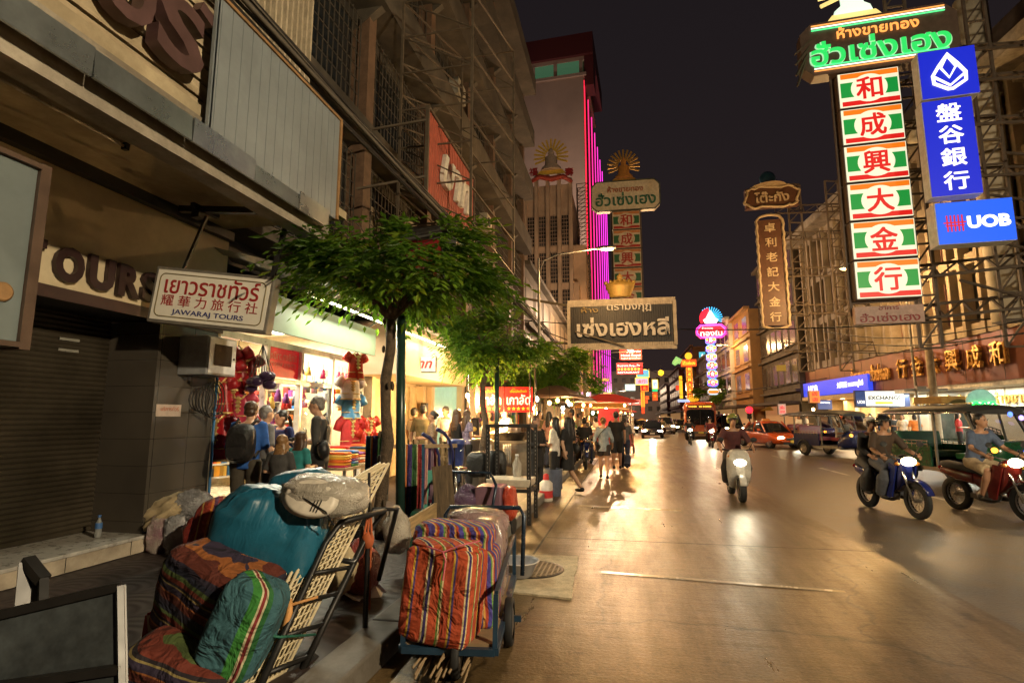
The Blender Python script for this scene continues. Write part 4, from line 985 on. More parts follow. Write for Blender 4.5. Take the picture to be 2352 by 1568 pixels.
m = MB(); m.b2((.92, .02, 2.62), (.97, 3.25, 3.12)); m.prism([(0, 0), (.93, 0), (.93, .03), (0, .03)], 3.2, T(0, 3.22, 3.1) @ RX(PI / 2)); m.build('valance', mat('pale green valance', (.2, .29, .2), .45, var=.06), shop)
m = MB(); p0 = (.0, -.2, 3.75)
prof = [(i * .085, .03 * math.cos(i * PI / 2)) for i in range(120)]
vs = []
for y, h in prof: vs += [Vector((-.1, -.25 + y, 3.78 + h)), Vector((1.55, -.25 + y, 3.33 + h))]
m.add(vs, [(2 * i, 2 * i + 1, 2 * i + 3, 2 * i + 2) for i in range(len(prof) - 1)]); m.build('corrugated_awning', mat('grey corrugated sheet', (.35, .33, .3), .4, .5, dirt=.3), shop)
for y in (1.2, 2.1, 3.0, 3.9): 
    m = MB(); m.bar((.9, y, 3.1), (1.35, y + .1, 3.42), .03); m.build('awning_bracket', M_steel, shop)
for k, (y0, y1) in enumerate(((.45, 1.65), (1.7, 2.95), (3.0, 3.3), (4.1, 5.3), (5.4, 6.9))):
    m = MB(); m.cyl((1.22, y0, 3.2), (1.22, y1, 3.2), .022, n=8); m.build('tube_light', G_tubew, shop)
light('AREA', 'awning_light', shop, (1.27, 1.9, 3.17), 130, (1, .93, .7), (.05, 2.6), rot=(0, R(-28), 0)); light('AREA', 'awning_light', shop, (1.27, 5.5, 3.17), 40, (1, .86, .55), (.05, 2.6), rot=(0, R(-20), 0))
# shelves inside
PAL = [hexc(q) for q in ('c8322d', 'e0a030', '2f6fae', '3a8a4a', 'd8d0b8', '7a3a86', 'e06a2a', 'f0c860', '30434f', 'b02050')]
BOXM = [mat('goods colour %d' % i, c, .4, var=.1) for i, c in enumerate(PAL)]
def shelf(name, label, loc, rz, w_, h, rows, grp):
    s_ = thing(name, label, 'shelf', loc, rz, grp)
    for i in range(rows + 1):
        m = MB(); m.box((0, 0, h * i / rows), (w_, .32, .025)); m.build('shelf_board', mat('white shelf', (.6, .58, .5), .5), s_)
    for sx in (-1, 1):
        m = MB(); m.box((sx * w_ / 2, 0, h / 2), (.03, .34, h)); m.build('side_panel', _mats['white shelf'], s_)
    return s_
def box_goods(loc, rz, w_, h, rows, label, grp, dens=.9):
    c, s_ = math.cos(rz), math.sin(rz)
    for r_ in range(rows):
        x = -w_ / 2 + .04
        while x < w_ / 2 - .06:
            bw = rnd.uniform(.06, .12); bh = rnd.uniform(.4, .85) * h / rows
            if rnd.random() < dens:
                bm = MB(); bm.box((0, 0, bh / 2), (bw * .92, .2, bh)); bm.box((0, -.1025, bh * .55), (bw * .6, .004, bh * .3))
                o = bm.build('gift_box', [rnd.choice(BOXM)], None, loc=(loc[0] + (x + bw / 2) * c, loc[1] + (x + bw / 2) * s_, loc[2] + h * r_ / rows + .014))
                o.rotation_euler.z = rz; tag(o, label, 'gift box', grp)
            x += bw
shelf('display_shelf', 'white shop shelf of boxed goods behind the seller woman', (-6.9, 8.6, .6), R(78), 1.9, 1.75, 8, 'shop shelves'); box_goods((-6.9, 8.6, .6), R(78), 1.9, 1.75, 8, 'small coloured gift box on the lit shop shelf behind the seller', 'boxed goods on shop shelves')
shelf('display_shelf', 'white shop shelf against the rear shop wall seen through the door', (-7.9, 10.6, .5), R(20), 1.7, 1.8, 7, 'shop shelves'); box_goods((-7.9, 10.6, .5), R(20), 1.7, 1.8, 7, 'small coloured gift box on the rear shop shelf', 'boxed goods on rear shelf', .8)
# hanging garments
def garment(name, label, loc, rz, w_, L_, m1, m2, sleeve=.5, flare=1.15, grp=None, hanger=True, trim=True):
    t = thing(name, label, 'garment', loc, rz, grp)
    m = MB(); n = 20; rings = []
    prof = [(0, .14, .05), (-.03, .5, .06), (-.08, .86, .075), (-.3, .9, .08), (-.6, .95, .08), (-1, flare, .09)]
    for z, k, d_ in prof:
        rings.append([Vector((w_ / 2 * k * math.cos(a), d_ * math.sin(a) * (1 + .25 * math.sin(5 * a + z * 3) * (1 if z < -.2 else 0)), z * L_)) for a in [2 * PI * j / n for j in range(n)]])
    m.loft(rings)
    for s_ in (-1, 1):
        if sleeve: m.tube([(s_ * w_ * .36, 0, -.06 * L_), (s_ * w_ * .55, 0, -.16 * L_), (s_ * w_ * .66, .0, -(.2 + .35 * sleeve) * L_)], [(.06, .09), (.06, .085), (.06, .09)], 10)
    m.build('cloth', m1, t)
    if trim:
        m = MB(); m.box((0, -.085, -.35 * L_), (.035, .012, .55 * L_)); 
        for k in range(4): m.ell((0, -.088, -(.15 + .13 * k) * L_), (.05, .012, .02), 8, 5)
        m.tube([(w_ / 2 * flare * 1.01 * math.cos(a), .09 * math.sin(a) - .004, -L_ * .97) for a in [2 * PI * j / 20 for j in range(20)]], .014, 5, closed=True)
        m.tube([(w_ / 2 * .97 * math.cos(a), .082 * math.sin(a) - .004, -L_ * .72) for a in [2 * PI * j / 20 for j in range(20)]], .01, 5, closed=True)
        m.tube([(-.09, -.05, 0), (-.05, -.075, -.06), (0, -.08, -.1), (.05, -.075, -.06), (.09, -.05, 0)], .012, 6); m.build('gold_trim', m2, t)
    if hanger:
        m = MB(); m.tube([(-w_ * .35, 0, -.05), (0, 0, .04), (w_ * .35, 0, -.05)], .008, 5); m.tube([(0, 0, .04), (0, 0, .1), (.025, 0, .13), (.04, 0, .1)], .005, 5); m.build('hanger', M_dark, t)
    return t
M_silk = mat('red silk', (.42, .015, .02), .35, var=.25, scale=9, bump=.2); M_goldt = mat('gold braid', (.7, .5, .18), .4, .4); M_wht = mat('white cotton', (.78, .74, .68), .7, bump=.2); M_blu = mat('sky blue satin', (.08, .3, .55), .4); M_redt = mat('bright red cotton', (.55, .03, .03), .7)
D0 = ony(506, 952, 6.5)
garment('hanging_dress', 'red child dress with gold front motif, lowest at the shop corner', D0, R(8), .3, .62, M_silk, M_goldt, .35, 1.3, 'red silk dresses hung at the shop corner')
for px, py, lab, L_ in ((512, 868, 'red dress hung directly above the lowest corner dress', .5), (546, 868, 'red dress beside the dark handbags, lower of two', .5), (548, 800, 'red dress beside the meter box, upper of two', .48), (520, 800, 'red dress half hidden behind the white meter box door', .5)):
    garment('hanging_dress', lab, ony(px, py, 6.62 + .004 * (px - 500)), R(5), .27, L_, M_silk, M_goldt, .3, 1.25, 'red silk dresses hung at the shop corner')
for px, py, a, lab, mm in ((806, 868, .42, 'white frogged jacket hung highest on the right display rail', M_wht), (808, 908, .45, 'sky blue frogged jacket hung between white and red ones', M_blu), (806, 958, .62, 'bright red shirt with yellow disc on the right display rail', M_redt)):
    garment('hanging_jacket', lab, onx(px, py, -5.2), R(62), .44, a, mm, M_goldt, .55, 1.0, 'jackets on the right display rail', trim=True)
for px, py, lab in ((818, 812, 'red plastic wrapped dress hung at top of right display'), (848, 958, 'orange red costume in clear plastic at right display edge'), (842, 985, 'red costume hung low at right display edge')):
    garment('hanging_costume', lab, onx(px, py, -5.0), R(60), .32, .5, mat('red foil cloth', (.55, .04, .02), .2, .2, bump=.4), M_goldt, .3, 1.2, 'wrapped costumes on display')
for k, (px, py) in enumerate(((530, 830), (556, 905), (528, 905), (498, 905), (560, 950), (536, 960), (572, 820))):
    garment('hanging_dress', ('red dress in the second row of the corner stack', 'pink red dress just left of the handbag cords', 'red dress in the middle of the corner stack', 'red dress at the outer left of the corner stack', 'dark red dress low behind the backpack', 'red dress low in the middle of the corner stack', 'red dress under the cords near the poster')[k], ony(px, py, 6.75 + .03 * k), R(8), .27, .42, (M_silk, mat('pink red silk', (.5, .05, .09), .35))[k % 2], M_goldt, .3, 1.25, 'red silk dresses hung at the shop corner')
for k in range(64):
    y = 6.4 + rnd.uniform(2.45, 4.6) if k % 2 else 6.4 + rnd.uniform(.1, 4.6); z = rnd.choice((2.15, 2.4)) if k % 2 else rnd.uniform(1.75, 1.95)
    m = MB(); L_ = rnd.uniform(.12, .24); m.lathe([(.01, 0), (.035, -.02), (.03, -.05), (.05, -.09), (.06, -L_), (.0, -L_)], n=8); m.cyl((0, 0, 0), (0, 0, .1), .004, n=5)
    tag(m.build('hanging_doll', rnd.choice(BOXM), None, loc=(-5.72 - rnd.uniform(0, .12), y, z + .15)), 'small coloured doll hung behind the shop window panes', 'souvenir doll', 'souvenir dolls hung in the shop window')
t = thing('bag_cluster', 'cluster of dark purple handbags hung by long cords from one hook', 'handbags', ony(604, 790, 6.7))
M_bag = mat('dark purple bag leather', (.05, .025, .07), .3, var=.4, scale=12)
for k in range(9):
    a = k * 2.4; x, y, z = .13 * math.cos(a), .1 * math.sin(a), -.45 - .04 * (k % 5)
    m = MB(); m.ell((x, y, z), (.1, .06, .065), 10, 7); bb = m.build('handbag', M_bag, t)
    m = MB(); m.tube([(x - .07, y, z + .03), (0, 0, 0), (x + .07, y, z + .03)], .005, 4); m.build('cord', M_dark, bb)
# folded cloth counter
t = thing('cloth_counter', 'table stacked with folded colourful cloths in front of the jacket display', 'table', (-4.55, 8.6, .15))
m = MB(); m.box((0, 0, .68), (.75, 1.7, .04)); m.build('tabletop', mat('plywood', (.4, .28, .15), .6), t)
for sx in (-.32, .32):
    for sy in (-.78, .78):
        m = MB(); m.box((sx, sy, .33), (.04, .04, .66)); m.build('leg', M_steel, t)
for i in range(7):
    for j in range(2):
        hh = 0
        for k in range(rnd.randint(4, 7)):
            bm = MB(); d_ = rnd.uniform(.03, .05); bm.box((0, 0, 0), (.3, .2, d_)); bm.cyl((.15, -.1, 0), (.15, .1, 0), d_ / 2 * .98, n=8)
            o = bm.build('folded_cloth', rnd.choice(BOXM), None, bevel=.008, loc=(-4.55 - .17 + .34 * j + rnd.uniform(-.01, .01), 7.9 + i * .23, .15 + .7 + hh + d_ / 2)); hh += d_ + .001
            tag(o, 'folded coloured cloth in the stacks on the shop table', 'folded cloth', 'folded cloths on the shop table')
M_str1 = stripes('rainbow weave', [(.05, hexc('3d6b3c')), (.02, hexc('d8c9a0')), (.04, hexc('9a3030')), (.06, hexc('24506e')), (.015, hexc('e8e0c0')), (.03, hexc('c8702a')), (.05, hexc('4a3a7a'))], 'X')
def drape(name, label, loc, rz, w_, L_, mm, grp=None):
    n = 26; vs = []; fs = []
    for i in range(n + 1):
        u = i / n; f = .025 * math.sin(u * 26) + .012 * math.sin(u * 61 + 1)
        for j in range(5):
            q = j / 4; vs.append((w_ * (u - .5), f * (.3 + q), -L_ * q))
    for i in range(n):
        for j in range(4): fs.append((i * 5 + j, i * 5 + 5 + j, i * 5 + 6 + j, i * 5 + 1 + j))
    m = MB(); m.add(vs, fs, True); o = m.build(name, mm, None, loc=loc); o.rotation_euler.z = rz
    k = o.modifiers.new('thick', 'SOLIDIFY'); k.thickness = .008
    return tag(o, label, 'cloth', grp)
drape('striped_cloth', 'green and red striped cloth draped beside the green post', ond(948, 1020, 7.0), R(20), .3, .98, M_str1, 'cloths on the rail')
drape('striped_cloth', 'dark striped cloth draped left of the nearest tree trunk', ond(868, 1000, 7.1), R(35), .3, .75, M_str1, 'cloths on the rail')
for k in range(6):
    drape('hanging_scarf', ('rust', 'purple', 'pale pink', 'dark violet', 'grey mauve', 'wine red')[k] + ' scarf hung on the wooden rail behind the trees', ond(962 + k * 6.5, 1028, 7.15 + .05 * k), R(30), .09, .62 + .05 * (k % 3), mat('scarf %d' % k, [hexc(c) for c in ('a0482a', '5a2c6a', 'c89a90', '3a2050', '8a7080', '70203a')][k], .7), 'scarves on the rail')
t = thing('cloth_rail', 'low wooden rail on thin posts carrying scarves and striped cloths', 'rail', ond(955, 1027, 7.1))
m = MB(); m.bar((-.4, -.1, .01), (.45, .35, .01), .03, .05); m.build('rail', mat('raw wood', (.35, .24, .13), .7), t)
for q in (0, 1):
    m = MB(); m.bar((-.38 + .8 * q, -.09 + .42 * q, 0), (-.38 + .8 * q, -.09 + .42 * q, -1.0), .02); m.build('post', M_dark, t)

# baht gold shop with projecting box sign
bs = thing('pawn_shop', 'cream shop with deep boxed canopy and closed folding gate', 'shop', (-5.6, 11.2, .15))
m = MB(); m.b2((0, -.75, 2.35), (1.1, 4.0, 3.45)); m.build('canopy_box', M_wallc, bs)
m = MB(); m.b2((-.4, -.3, 0), (-.3, 3.9, 2.4)); m.build('gate_wall', M_wallc, bs)
for k in range(10):
    m = MB(); m.b2((-.3, .1 + .36 * k, 0), (-.2 - .04 * (k % 2), .1 + .36 * k + .345, 2.3)); m.build('gate_panel', mat('cream folding gate', (.6, .47, .28), .5, dirt=.15), bs)
for y in (-.3, 3.7):
    m = MB(); m.b2((-.4, y - .12, 0), (-.05, y + .14, 2.36)); m.build('pier', M_wallc, bs)
m = MB(); m.box((.05, 3.45, 1.7), (.15, .2, .35)); m.build('small_meter', M_dark, bs)
m = MB(); m.b2((.0, -.75, 1.0), (-.02, -.35, 2.3)); m.build('poster', mat('green plant poster', (.35, .55, .25), .5, c2=(.75, .7, .5), scale=3), bs)
t = thing('projecting_sign', 'small white lightbox sign with red lettering projecting from the cream canopy', 'sign', ony(968, 836, 11.6), R(12))
m = MB(); m.box((0, .07, 0), (.68, .13, .38)); m.build('box', M_steel, t, bevel=.008)
m = MB(); m.box((0, .0, 0), (.63, .02, .33)); m.build('face', mat('lit white face', (.75, .72, .66), .4, emit=(1, .95, .85), es=.28), t)
text('บาท', .46, .17, mat('red print', (.6, .03, .02), .4), t, T(.02, -.012, -.01) @ FACE_NEAR, .004, bold=.035, shear=.3)
# mint glass shop and the rows of lit shops behind the stalls
ms = thing('glass_shop', 'mint green glass fronted shop under a dark gilded header', 'shop', (-5.6, 15.25, .15))
m = MB(); m.b2((-.2, .2, .5), (-.15, 3.0, 2.75)); m.build('shop_glass', mat('mint lit glass', (.3, .5, .38), .12, var=.1, emit=(.45, .85, .6), es=.42), ms)
m = MB(); m.b2((-.3, 0, 2.75), (.1, 3.3, 3.5)); m.build('header', mat('dark bronze header', (.09, .06, .03), .4, .3), ms)
text('ร้านทอง', 1.5, .34, M_gold, ms, T(.11, 1.6, 3.1) @ FACE_EAST, .02)
m = MB(); m.b2((-.25, 3.0, 0), (.05, 3.3, 2.75)); m.b2((-.25, -.05, 0), (.05, .2, 2.75)); m.build('pier', M_wallc, ms)
m = MB(); m.b2((-.25, .2, 0), (0, 3.0, .5)); m.build('plinth', M_conc, ms)
G_ws = glow('warm lit shop depth', (1, .5, .16), .5, (.4, .25, .12))  # self-glowing back wall, standing in for lamp light inside the shop
for k, (y0, lab) in enumerate(((18.7, 'dim orange lit shopfront behind the chestnut stall'), (22.6, 'orange lit shopfront behind the second tree'), (26.5, 'last shopfront at the end of the sooty row'))):
    s_ = thing('shopfront', lab, 'shop', (-5.7, y0, .15))
    m = MB(); m.b2((-.4, .3, 0), (-.3, 3.6, 2.7)); m.build('interior', G_ws, s_)
    m = MB(); m.b2((-.4, 0, 0), (.1, .3, 3.0)); m.b2((-.4, 3.6, 0), (.1, 3.85, 3.0)); m.b2((-.4, .3, 2.7), (.15, 3.6, 3.9)); m.build('frame', M_old2, s_)
    m = MB(); m.prism([(0, 0), (1.5, -.45), (1.5, -.5), (0, -.06)], 3.7, T(.1, 3.75, 3.2) @ RX(PI / 2)); m.build('awning', mat(('red scalloped awning', 'green awning', 'brown awning')[k], ((.4, .05, .03), (.05, .12, .08), (.15, .09, .05))[k], .7), s_)
    for j in range(12):
        m = MB(); m.b2((-.28, .4 + j * .26, .5), (-.1, .58 + j * .26, rnd.uniform(.9, 2.3))); m.build('goods', rnd.choice(BOXM), s_)

# ================================================================ trees along the kerb
M_bark = mat('mottled bark', (.11, .075, .045), .85, var=.4, scale=14, bump=.8)
LEAF = [mat('leaf %d' % i, c, .42, var=.2, scale=3, transl=.55) for i, c in enumerate(((.1, .2, .022), (.13, .25, .025), (.2, .29, .03), (.06, .13, .018)))]
def tree(label, loc, hgt, rx, ry, rz_, trunk, seed, n_spray, off=(0, 0), leaf=.085, lobes=None):
    r_ = random.Random(seed); t = thing('street_tree', label, 'tree', loc, 0, 'street trees on the left kerb')
    m = MB(); pts = [(0, 0, 0)]
    for i in range(1, 8): pts.append((math.sin(i * 1.7 + seed) * .05, math.cos(i * 1.3) * .04, trunk * i / 7))
    m.tube(pts, [.095, .072, .066, .076, .063, .07, .062, .058], 12)
    for i in range(9): 
        z = r_.uniform(.4, trunk); a = r_.uniform(0, 6.3); m.ell((math.cos(a) * .07, math.sin(a) * .07, z), (.024, .024, .05), 7, 5)
    tips = []
    for k in range(11):
        a = k * 2.4 + r_.random(); rr = .35 + .6 * r_.random()
        e_ = Vector((off[0] + math.cos(a) * rx * rr, off[1] + math.sin(a) * ry * rr, hgt + r_.uniform(-.3, .35) * rz_))
        b_ = Vector(pts[-1]); mid = b_.lerp(e_, .5) + Vector((0, 0, .12))
        m.tube([b_, b_.lerp(mid, .5) + Vector((0, 0, .03)), mid, e_], [.05, .036, .025, .01], 7)
        for q in range(3):
            s_ = mid.lerp(e_, .3 * q + .1); m.tube([s_, s_ + Vector((r_.uniform(-.4, .4), r_.uniform(-.4, .4), r_.uniform(-.1, .3)))], [.014, .004], 5)
    m.build('trunk', M_bark, t)
    cr = MB(); lobes = lobes or [(0, 0, 0, 1)]
    # lobes: uneven clumps through the crown, each a cloud of leaf sprays
    cl = []
    for k in range(26):
        while True:
            p = Vector((r_.uniform(-1, 1), r_.uniform(-1, 1), r_.uniform(-1, 1)))
            if .25 < p.length < 1: break
        cl.append((Vector((off[0] + p.x * rx, off[1] + p.y * ry, hgt + p.z * rz_ * (1 if p.z > 0 else .7))), r_.uniform(.22, .42) * min(1, rx)))
    for k in range(n_spray):
        c, s_ = r_.choice(cl)
        p = c + Vector((r_.gauss(0, .55), r_.gauss(0, .55), r_.gauss(0, .38))) * s_
        d_ = Vector((p.x - off[0], p.y - off[1], (p.z - hgt) * .8)) + Vector((r_.uniform(-.5, .5), r_.uniform(-.5, .5), r_.uniform(-.6, .2)))
        d_ = d_.normalized() if d_.length > .01 else Vector((1, 0, 0))
        side = d_.cross(Vector((0, 0, 1))); side = side.normalized() if side.length > .1 else Vector((1, 0, 0))
        up = side.cross(d_); L_ = leaf * r_.uniform(2.2, 3.6); nl = r_.choice((5, 7, 7, 9)); cr.cur = r_.choice((0, 0, 1, 1, 2, 3))
        for j in range(nl):
            q = (j // 2) / (nl // 2); base = p + d_ * L_ * q * .8 - Vector((0, 0, .35 * L_ * q * q))
            ld = (d_ if j == nl - 1 else (d_ * .55 + side * (1 if j % 2 else -1) * .85)).normalized() - Vector((0, 0, r_.uniform(.1, .5)))
            ld = ld.normalized(); lw = ld.cross(up).normalized(); ll = leaf * r_.uniform(.65, 1.6)
            nrm = lw.cross(ld) * ll * .08
            a0 = base; a1 = base + ld * ll * .45 + lw * ll * .2 + nrm; a2 = base + ld * ll; a3 = base + ld * ll * .45 - lw * ll * .2 + nrm; mid = base + ld * ll * .5 - nrm
            cr.add([a0, a1, a2, mid, a3], [(0, 1, 2, 3), (0, 3, 2, 4)])
    cr.build('crown', LEAF, t)
    return t
tree('nearest street tree with wide dark green umbrella crown over the carts', (-2.95, 6.45, .15), 3.3, 1.16, 1.05, .5, 2.7, 3, 1050, (.15, -.1), .11)
tree('second street tree with yellow lit underside beside the red stall signs', (-2.9, 11.1, .15), 3.0, .9, .9, .62, 2.4, 8, 1300, (.1, 0), .1)
tree('third street tree with dense crown before the crown signboard', (-2.85, 19.6, .15), 3.15, 1.8, 1.5, .75, 2.3, 15, 1900, (.2, 0), .11)
tree('small distant street tree beneath the far red neon signs', (-2.6, 58, .15), 3.2, 1.8, 1.6, 1.5, 2.0, 21, 600, (0, 0), .25)
tree('tree on the right kerb before the distant sign towers', (11.2, 66, .15), 4.6, 3.4, 2.6, 1.0, 3.4, 25, 700, (0, 0), .3)
t = thing('awning_post', 'dark green steel post standing beside the nearest tree trunk', 'post', (-2.74, 6.5, .15))
m = MB(); m.cyl((0, 0, 0), (-.07, 0, 2.75), .058, n=16); m.build('post', mat('dark green enamel', (.015, .04, .03), .3), t)
m = MB(); m.lathe([(.12, 0), (.12, .03), (.07, .04)], n=16); m.build('base_plate', M_dark, t)
t = thing('awning_post', 'thin dark steel post leaning on the second tree trunk', 'post', (-2.62, 11.1, .15))
m = MB(); m.cyl((0, 0, 0), (-.0, 0, 2.7), .05, n=12); m.build('post', _mats['dark green enamel'], t)
t = thing('utility_pole', 'pale concrete utility pole rising past the third tree', 'utility pole', (-2.3, 33, .15))
m = MB(); m.lathe([(.2, 0), (.13, 8.6)], n=10); m.build('pole', mat('pale pole concrete', (.42, .33, .22), .8, dirt=.2), t)
m = MB(); m.bar((-.9, 0, 7.6), (.9, 0, 7.6), .1); m.bar((-.9, 0, 6.8), (.9, 0, 6.8), .1); m.build('crossarm', M_rust, t)
t = thing('utility_pole', 'grey utility pole with short crossarm before the gold shop', 'utility pole', (11.9, 24.5, .15))
m = MB(); m.lathe([(.17, 0), (.12, 5.6)], n=10); m.build('pole', _mats['pale pole concrete'], t)
m = MB(); m.bar((-1.0, 0, 2.55), (.5, 0, 2.55), .1); m.box((-.45, -.05, 2.6), (.3, .2, .2)); m.build('crossarm', M_steel, t)
m = MB(); m.ell((-.1, -.1, 5.4), (.2, .2, .16), 10, 7); m.bar((0, 0, 5.5), (-.6, 0, 5.9), .05); m.build('camera', M_dark, t)
# ================================================================ bags, carts and stuff on the near pavement
def blob(name, size, mats, parent=None, loc=(0, 0, 0), rot=(0, 0, 0), sq=.55, amp=.05, freq=4, seed=0, n=40, mm=24, flat=.0, knot=0, fold=0, sag=0):
    """a soft filled bag: rounded box, dented, wrinkled, optionally gathered at the top"""
    m = MB(); rings = []
    def se(c, p): return math.copysign(abs(c) ** p, c)
    for i in range(mm + 1):
        th = -PI / 2 + PI * i / mm; rg = []
        for j in range(n):
            ph = 2 * PI * j / n
            x = se(math.cos(th), sq) * se(math.cos(ph), sq); y = se(math.cos(th), sq) * se(math.sin(ph), sq); z = se(math.sin(th), sq)
            p = Vector((x, y, z)); s3 = Vector((seed * 3.1, seed * 1.7, seed))
            d_ = amp * noise.fractal(p * freq * .5 + s3, 1.0, 2.0, 3)
            if fold: d_ += fold * (abs(noise.noise(Vector((p.x * 3, p.y * 3, p.z * 9)) + s3)) - .2) * .5 + fold * .35 * math.sin(p.z * 16 + 4 * noise.noise(p * 2 + s3))
            if knot and z > .35:
                q = (z - .35) / .65; k = 1 - knot * q; p = Vector((p.x * k * (1 + .18 * q * math.sin(9 * ph + seed)), p.y * k * (1 + .18 * q * math.cos(7 * ph)), p.z + knot * .25 * q * q))
            if z < 0 and flat: p.x *= 1 + flat * -z * .3; p.y *= 1 + flat * -z * .3
            p = p + p.normalized() * d_ if p.length else p
            rg.append(Vector((p.x * size[0] / 2, p.y * size[1] / 2 , p.z * size[2] / 2 - sag * (p.x * p.x) * size[2])))
        rings.append(rg)
    m.loft(rings); o = m.build(name, mats, parent, recalc=False)
    o.location = loc; o.rotation_euler = rot
    return o
M_bluep = mat('teal blue plastic sack', (.014, .11, .18), .34, var=.25, scale=3, bump=.2, bscale=5, stretch=(1, 1, .4))
M_clear = mat('crumpled clear plastic', (.6, .55, .46), .16, var=.2, scale=6, bump=.4, bscale=8, trans=.35)
M_silver = mat('grey silver plastic', (.42, .42, .43), .25, var=.3, scale=7, bump=.9, bscale=10)
M_pinkp = mat('pinkish red plastic', (.32, .07, .06), .3, var=.25, scale=5, bump=.6, bscale=9)
M_redp = mat('dark red plastic', (.32, .04, .03), .3, var=.3, scale=5, bump=.6, bscale=9)
M_purp = mat('mauve plastic bag', (.17, .1, .19), .28, var=.25, scale=6, bump=.8, bscale=10)
S_dark = stripes('dark woven stripes', [(.035, hexc('2a2436')), (.05, hexc('5e2618')), (.012, hexc('9a5a28')), (.05, hexc('30263c')), (.012, hexc('8a7a4a')), (.02, hexc('241c22')), (.035, hexc('6e2c1c')), (.03, hexc('4a5a2a')), (.04, hexc('1c2034'))], 'Z', .8, .05)
S_green = stripes('green woven stripes', [(.05, hexc('3c8a38')), (.012, hexc('d8cfa8')), (.018, hexc('8a3030')), (.012, hexc('d8cfa8')), (.03, hexc('2a6a34')), (.3, hexc('3c6a74'))], 'X', 1.0, .03, off=.2)
S_oran = stripes('orange woven stripes', [(.07, hexc('c0502c')), (.011, hexc('e0cc9a')), (.02, hexc('3c3068')), (.011, hexc('e0cc9a')), (.06, hexc('c4532e')), (.012, hexc('6a8a3a')), (.011, hexc('e0cc9a')), (.05, hexc('b84a2c')), (.013, hexc('c8a030')), (.014, hexc('54407a'))], 'X', 1.0, .014)
S_purp = stripes('purple woven stripes', [(.04, hexc('4a3f8a')), (.014, hexc('d8a050')), (.018, hexc('b0452c')), (.03, hexc('5248a0')), (.012, hexc('6a9a4a')), (.014, hexc('d8b880')), (.02, hexc('a03c30'))], 'X', 1.0, .06)
S_red = stripes('red woven stripes', [(.06, hexc('a03a24')), (.02, hexc('c87a30')), (.03, hexc('5a2a50')), (.04, hexc('8a2a20')), (.012, hexc('d0a860'))], 'X', 1.0, .04)
# ---- leaning hand truck with wire racks
A, B, C_, D_ = ond(548, 1600, 2.84), ond(655, 1540, 3.15), ond(893, 1064, 4.3), ond(764, 1138, 3.8)
rackM = mat('cream coated wire', (.66, .56, .36), .45, var=.1)
for k in range(3):
    t = thing('wire_rack', ('front cream wire rack', 'middle cream wire rack', 'rear cream wire rack')[k] + ' leaning in the stack strapped to the black hand truck', 'wire rack', A + Vector((-.03 * k, -.012 * k, -.0)), 0, None)
    u, v = (B - A), (D_ - A); w2 = (C_ - B)
    m = MB(); nu, nv = 9, 24
    for i in range(nu + 1):
        q = i / nu; m.tube([u * q, u * q + v.lerp(w2, q)], .006 if 0 < i < nu else .011, 6)
    for j in range(nv + 1):
        q = j / nv; m.tube([v * q, u + w2 * q], .0055 if 0 < j < nv else .011, 6)
    m.build('mesh', rackM, t)
t = thing('hand_truck', 'black hand truck tipped back carrying wire racks and striped bales', 'hand truck', A)
nrm = (B - A).cross(D_ - A).normalized()
if nrm.y > 0: nrm = -nrm
bk = -nrm * .0
off = Vector((.07, .05, -.03)); m = MB()
r0, r1 = Vector((0, 0, .03)) + off, D_ - A + off
s0, s1 = B - A + off, C_ - A + off
e0 = r0.lerp(r1, .72); e1 = s0.lerp(s1, .6)
m.tube([r0, r0.lerp(r1, .4), e0, e0 + Vector((.06, .08, .12)), e1 + Vector((.1, .06, .16)), e1, s0.lerp(s1, .3), s0], .021, 8); m.build('frame', M_dark, t)
m = MB()
for q in (.08, .24, .4, .55): m.tube([r0.lerp(r1, q), s0.lerp(s1, q * .8)], .014, 6)
m.build('cross_rail', M_dark, t)
m = MB(); h0 = ond(765, 1262, 3.75) - A; m.tube([h0, ond(780, 1285, 3.7) - A, ond(812, 1290, 3.7) - A, ond(830, 1268, 3.8) - A, ond(832, 1212, 3.95) - A, ond(775, 1214, 3.9) - A, ond(735, 1262, 3.75) - A, ond(640, 1480, 3.3) - A], .02, 8); m.build('handle', mat('black gripped tube', (.015, .015, .016), .3), t)
m = MB(); q = ond(690, 1560, 3.25) - A; m.lathe([(.13, -.03), (.15, -.02), (.15, .02), (.13, .03)], q, 22, RY(PI / 2) @ RX(.3)); wh = m.build('wheel', M_black, t); 
m = MB(); m.lathe([(.02, -.035), (.09, -.034), (.09, .034), (.02, .035)], q, 16, RY(PI / 2) @ RX(.3)); m.build('rim', M_steel, wh)
t = thing('cloth_strap', 'pale orange cloth strap tied round the edge of the cream racks', 'strap', ond(665, 1400, 3.2))
m = MB(); m.tube([(0, 0, .06), (.02, -.03, 0), (.0, -.04, -.08), (-.02, -.03, -.16)], [.014, .02, .016, .004], 7); m.tube([(-.06, .05, .02), (0, -.03, .03), (.12, .1, .05)], .009, 6); m.build('strap', mat('pale orange cloth', (.6, .3, .1), .7), t)
t = thing('green_rope', 'thin green rope tied across the striped bale and racks', 'rope', ond(600, 1450, 3.1))
m = MB(); m.tube([ond(500, 1438, 3.05) - ond(600, 1450, 3.1), ond(560, 1446, 2.93) - ond(600, 1450, 3.1), ond(640, 1462, 3.05) - ond(600, 1450, 3.1), ond(740, 1455, 3.4) - ond(600, 1450, 3.1)], .008, 6); m.build('rope', mat('green rope', (.02, .12, .08), .6), t)
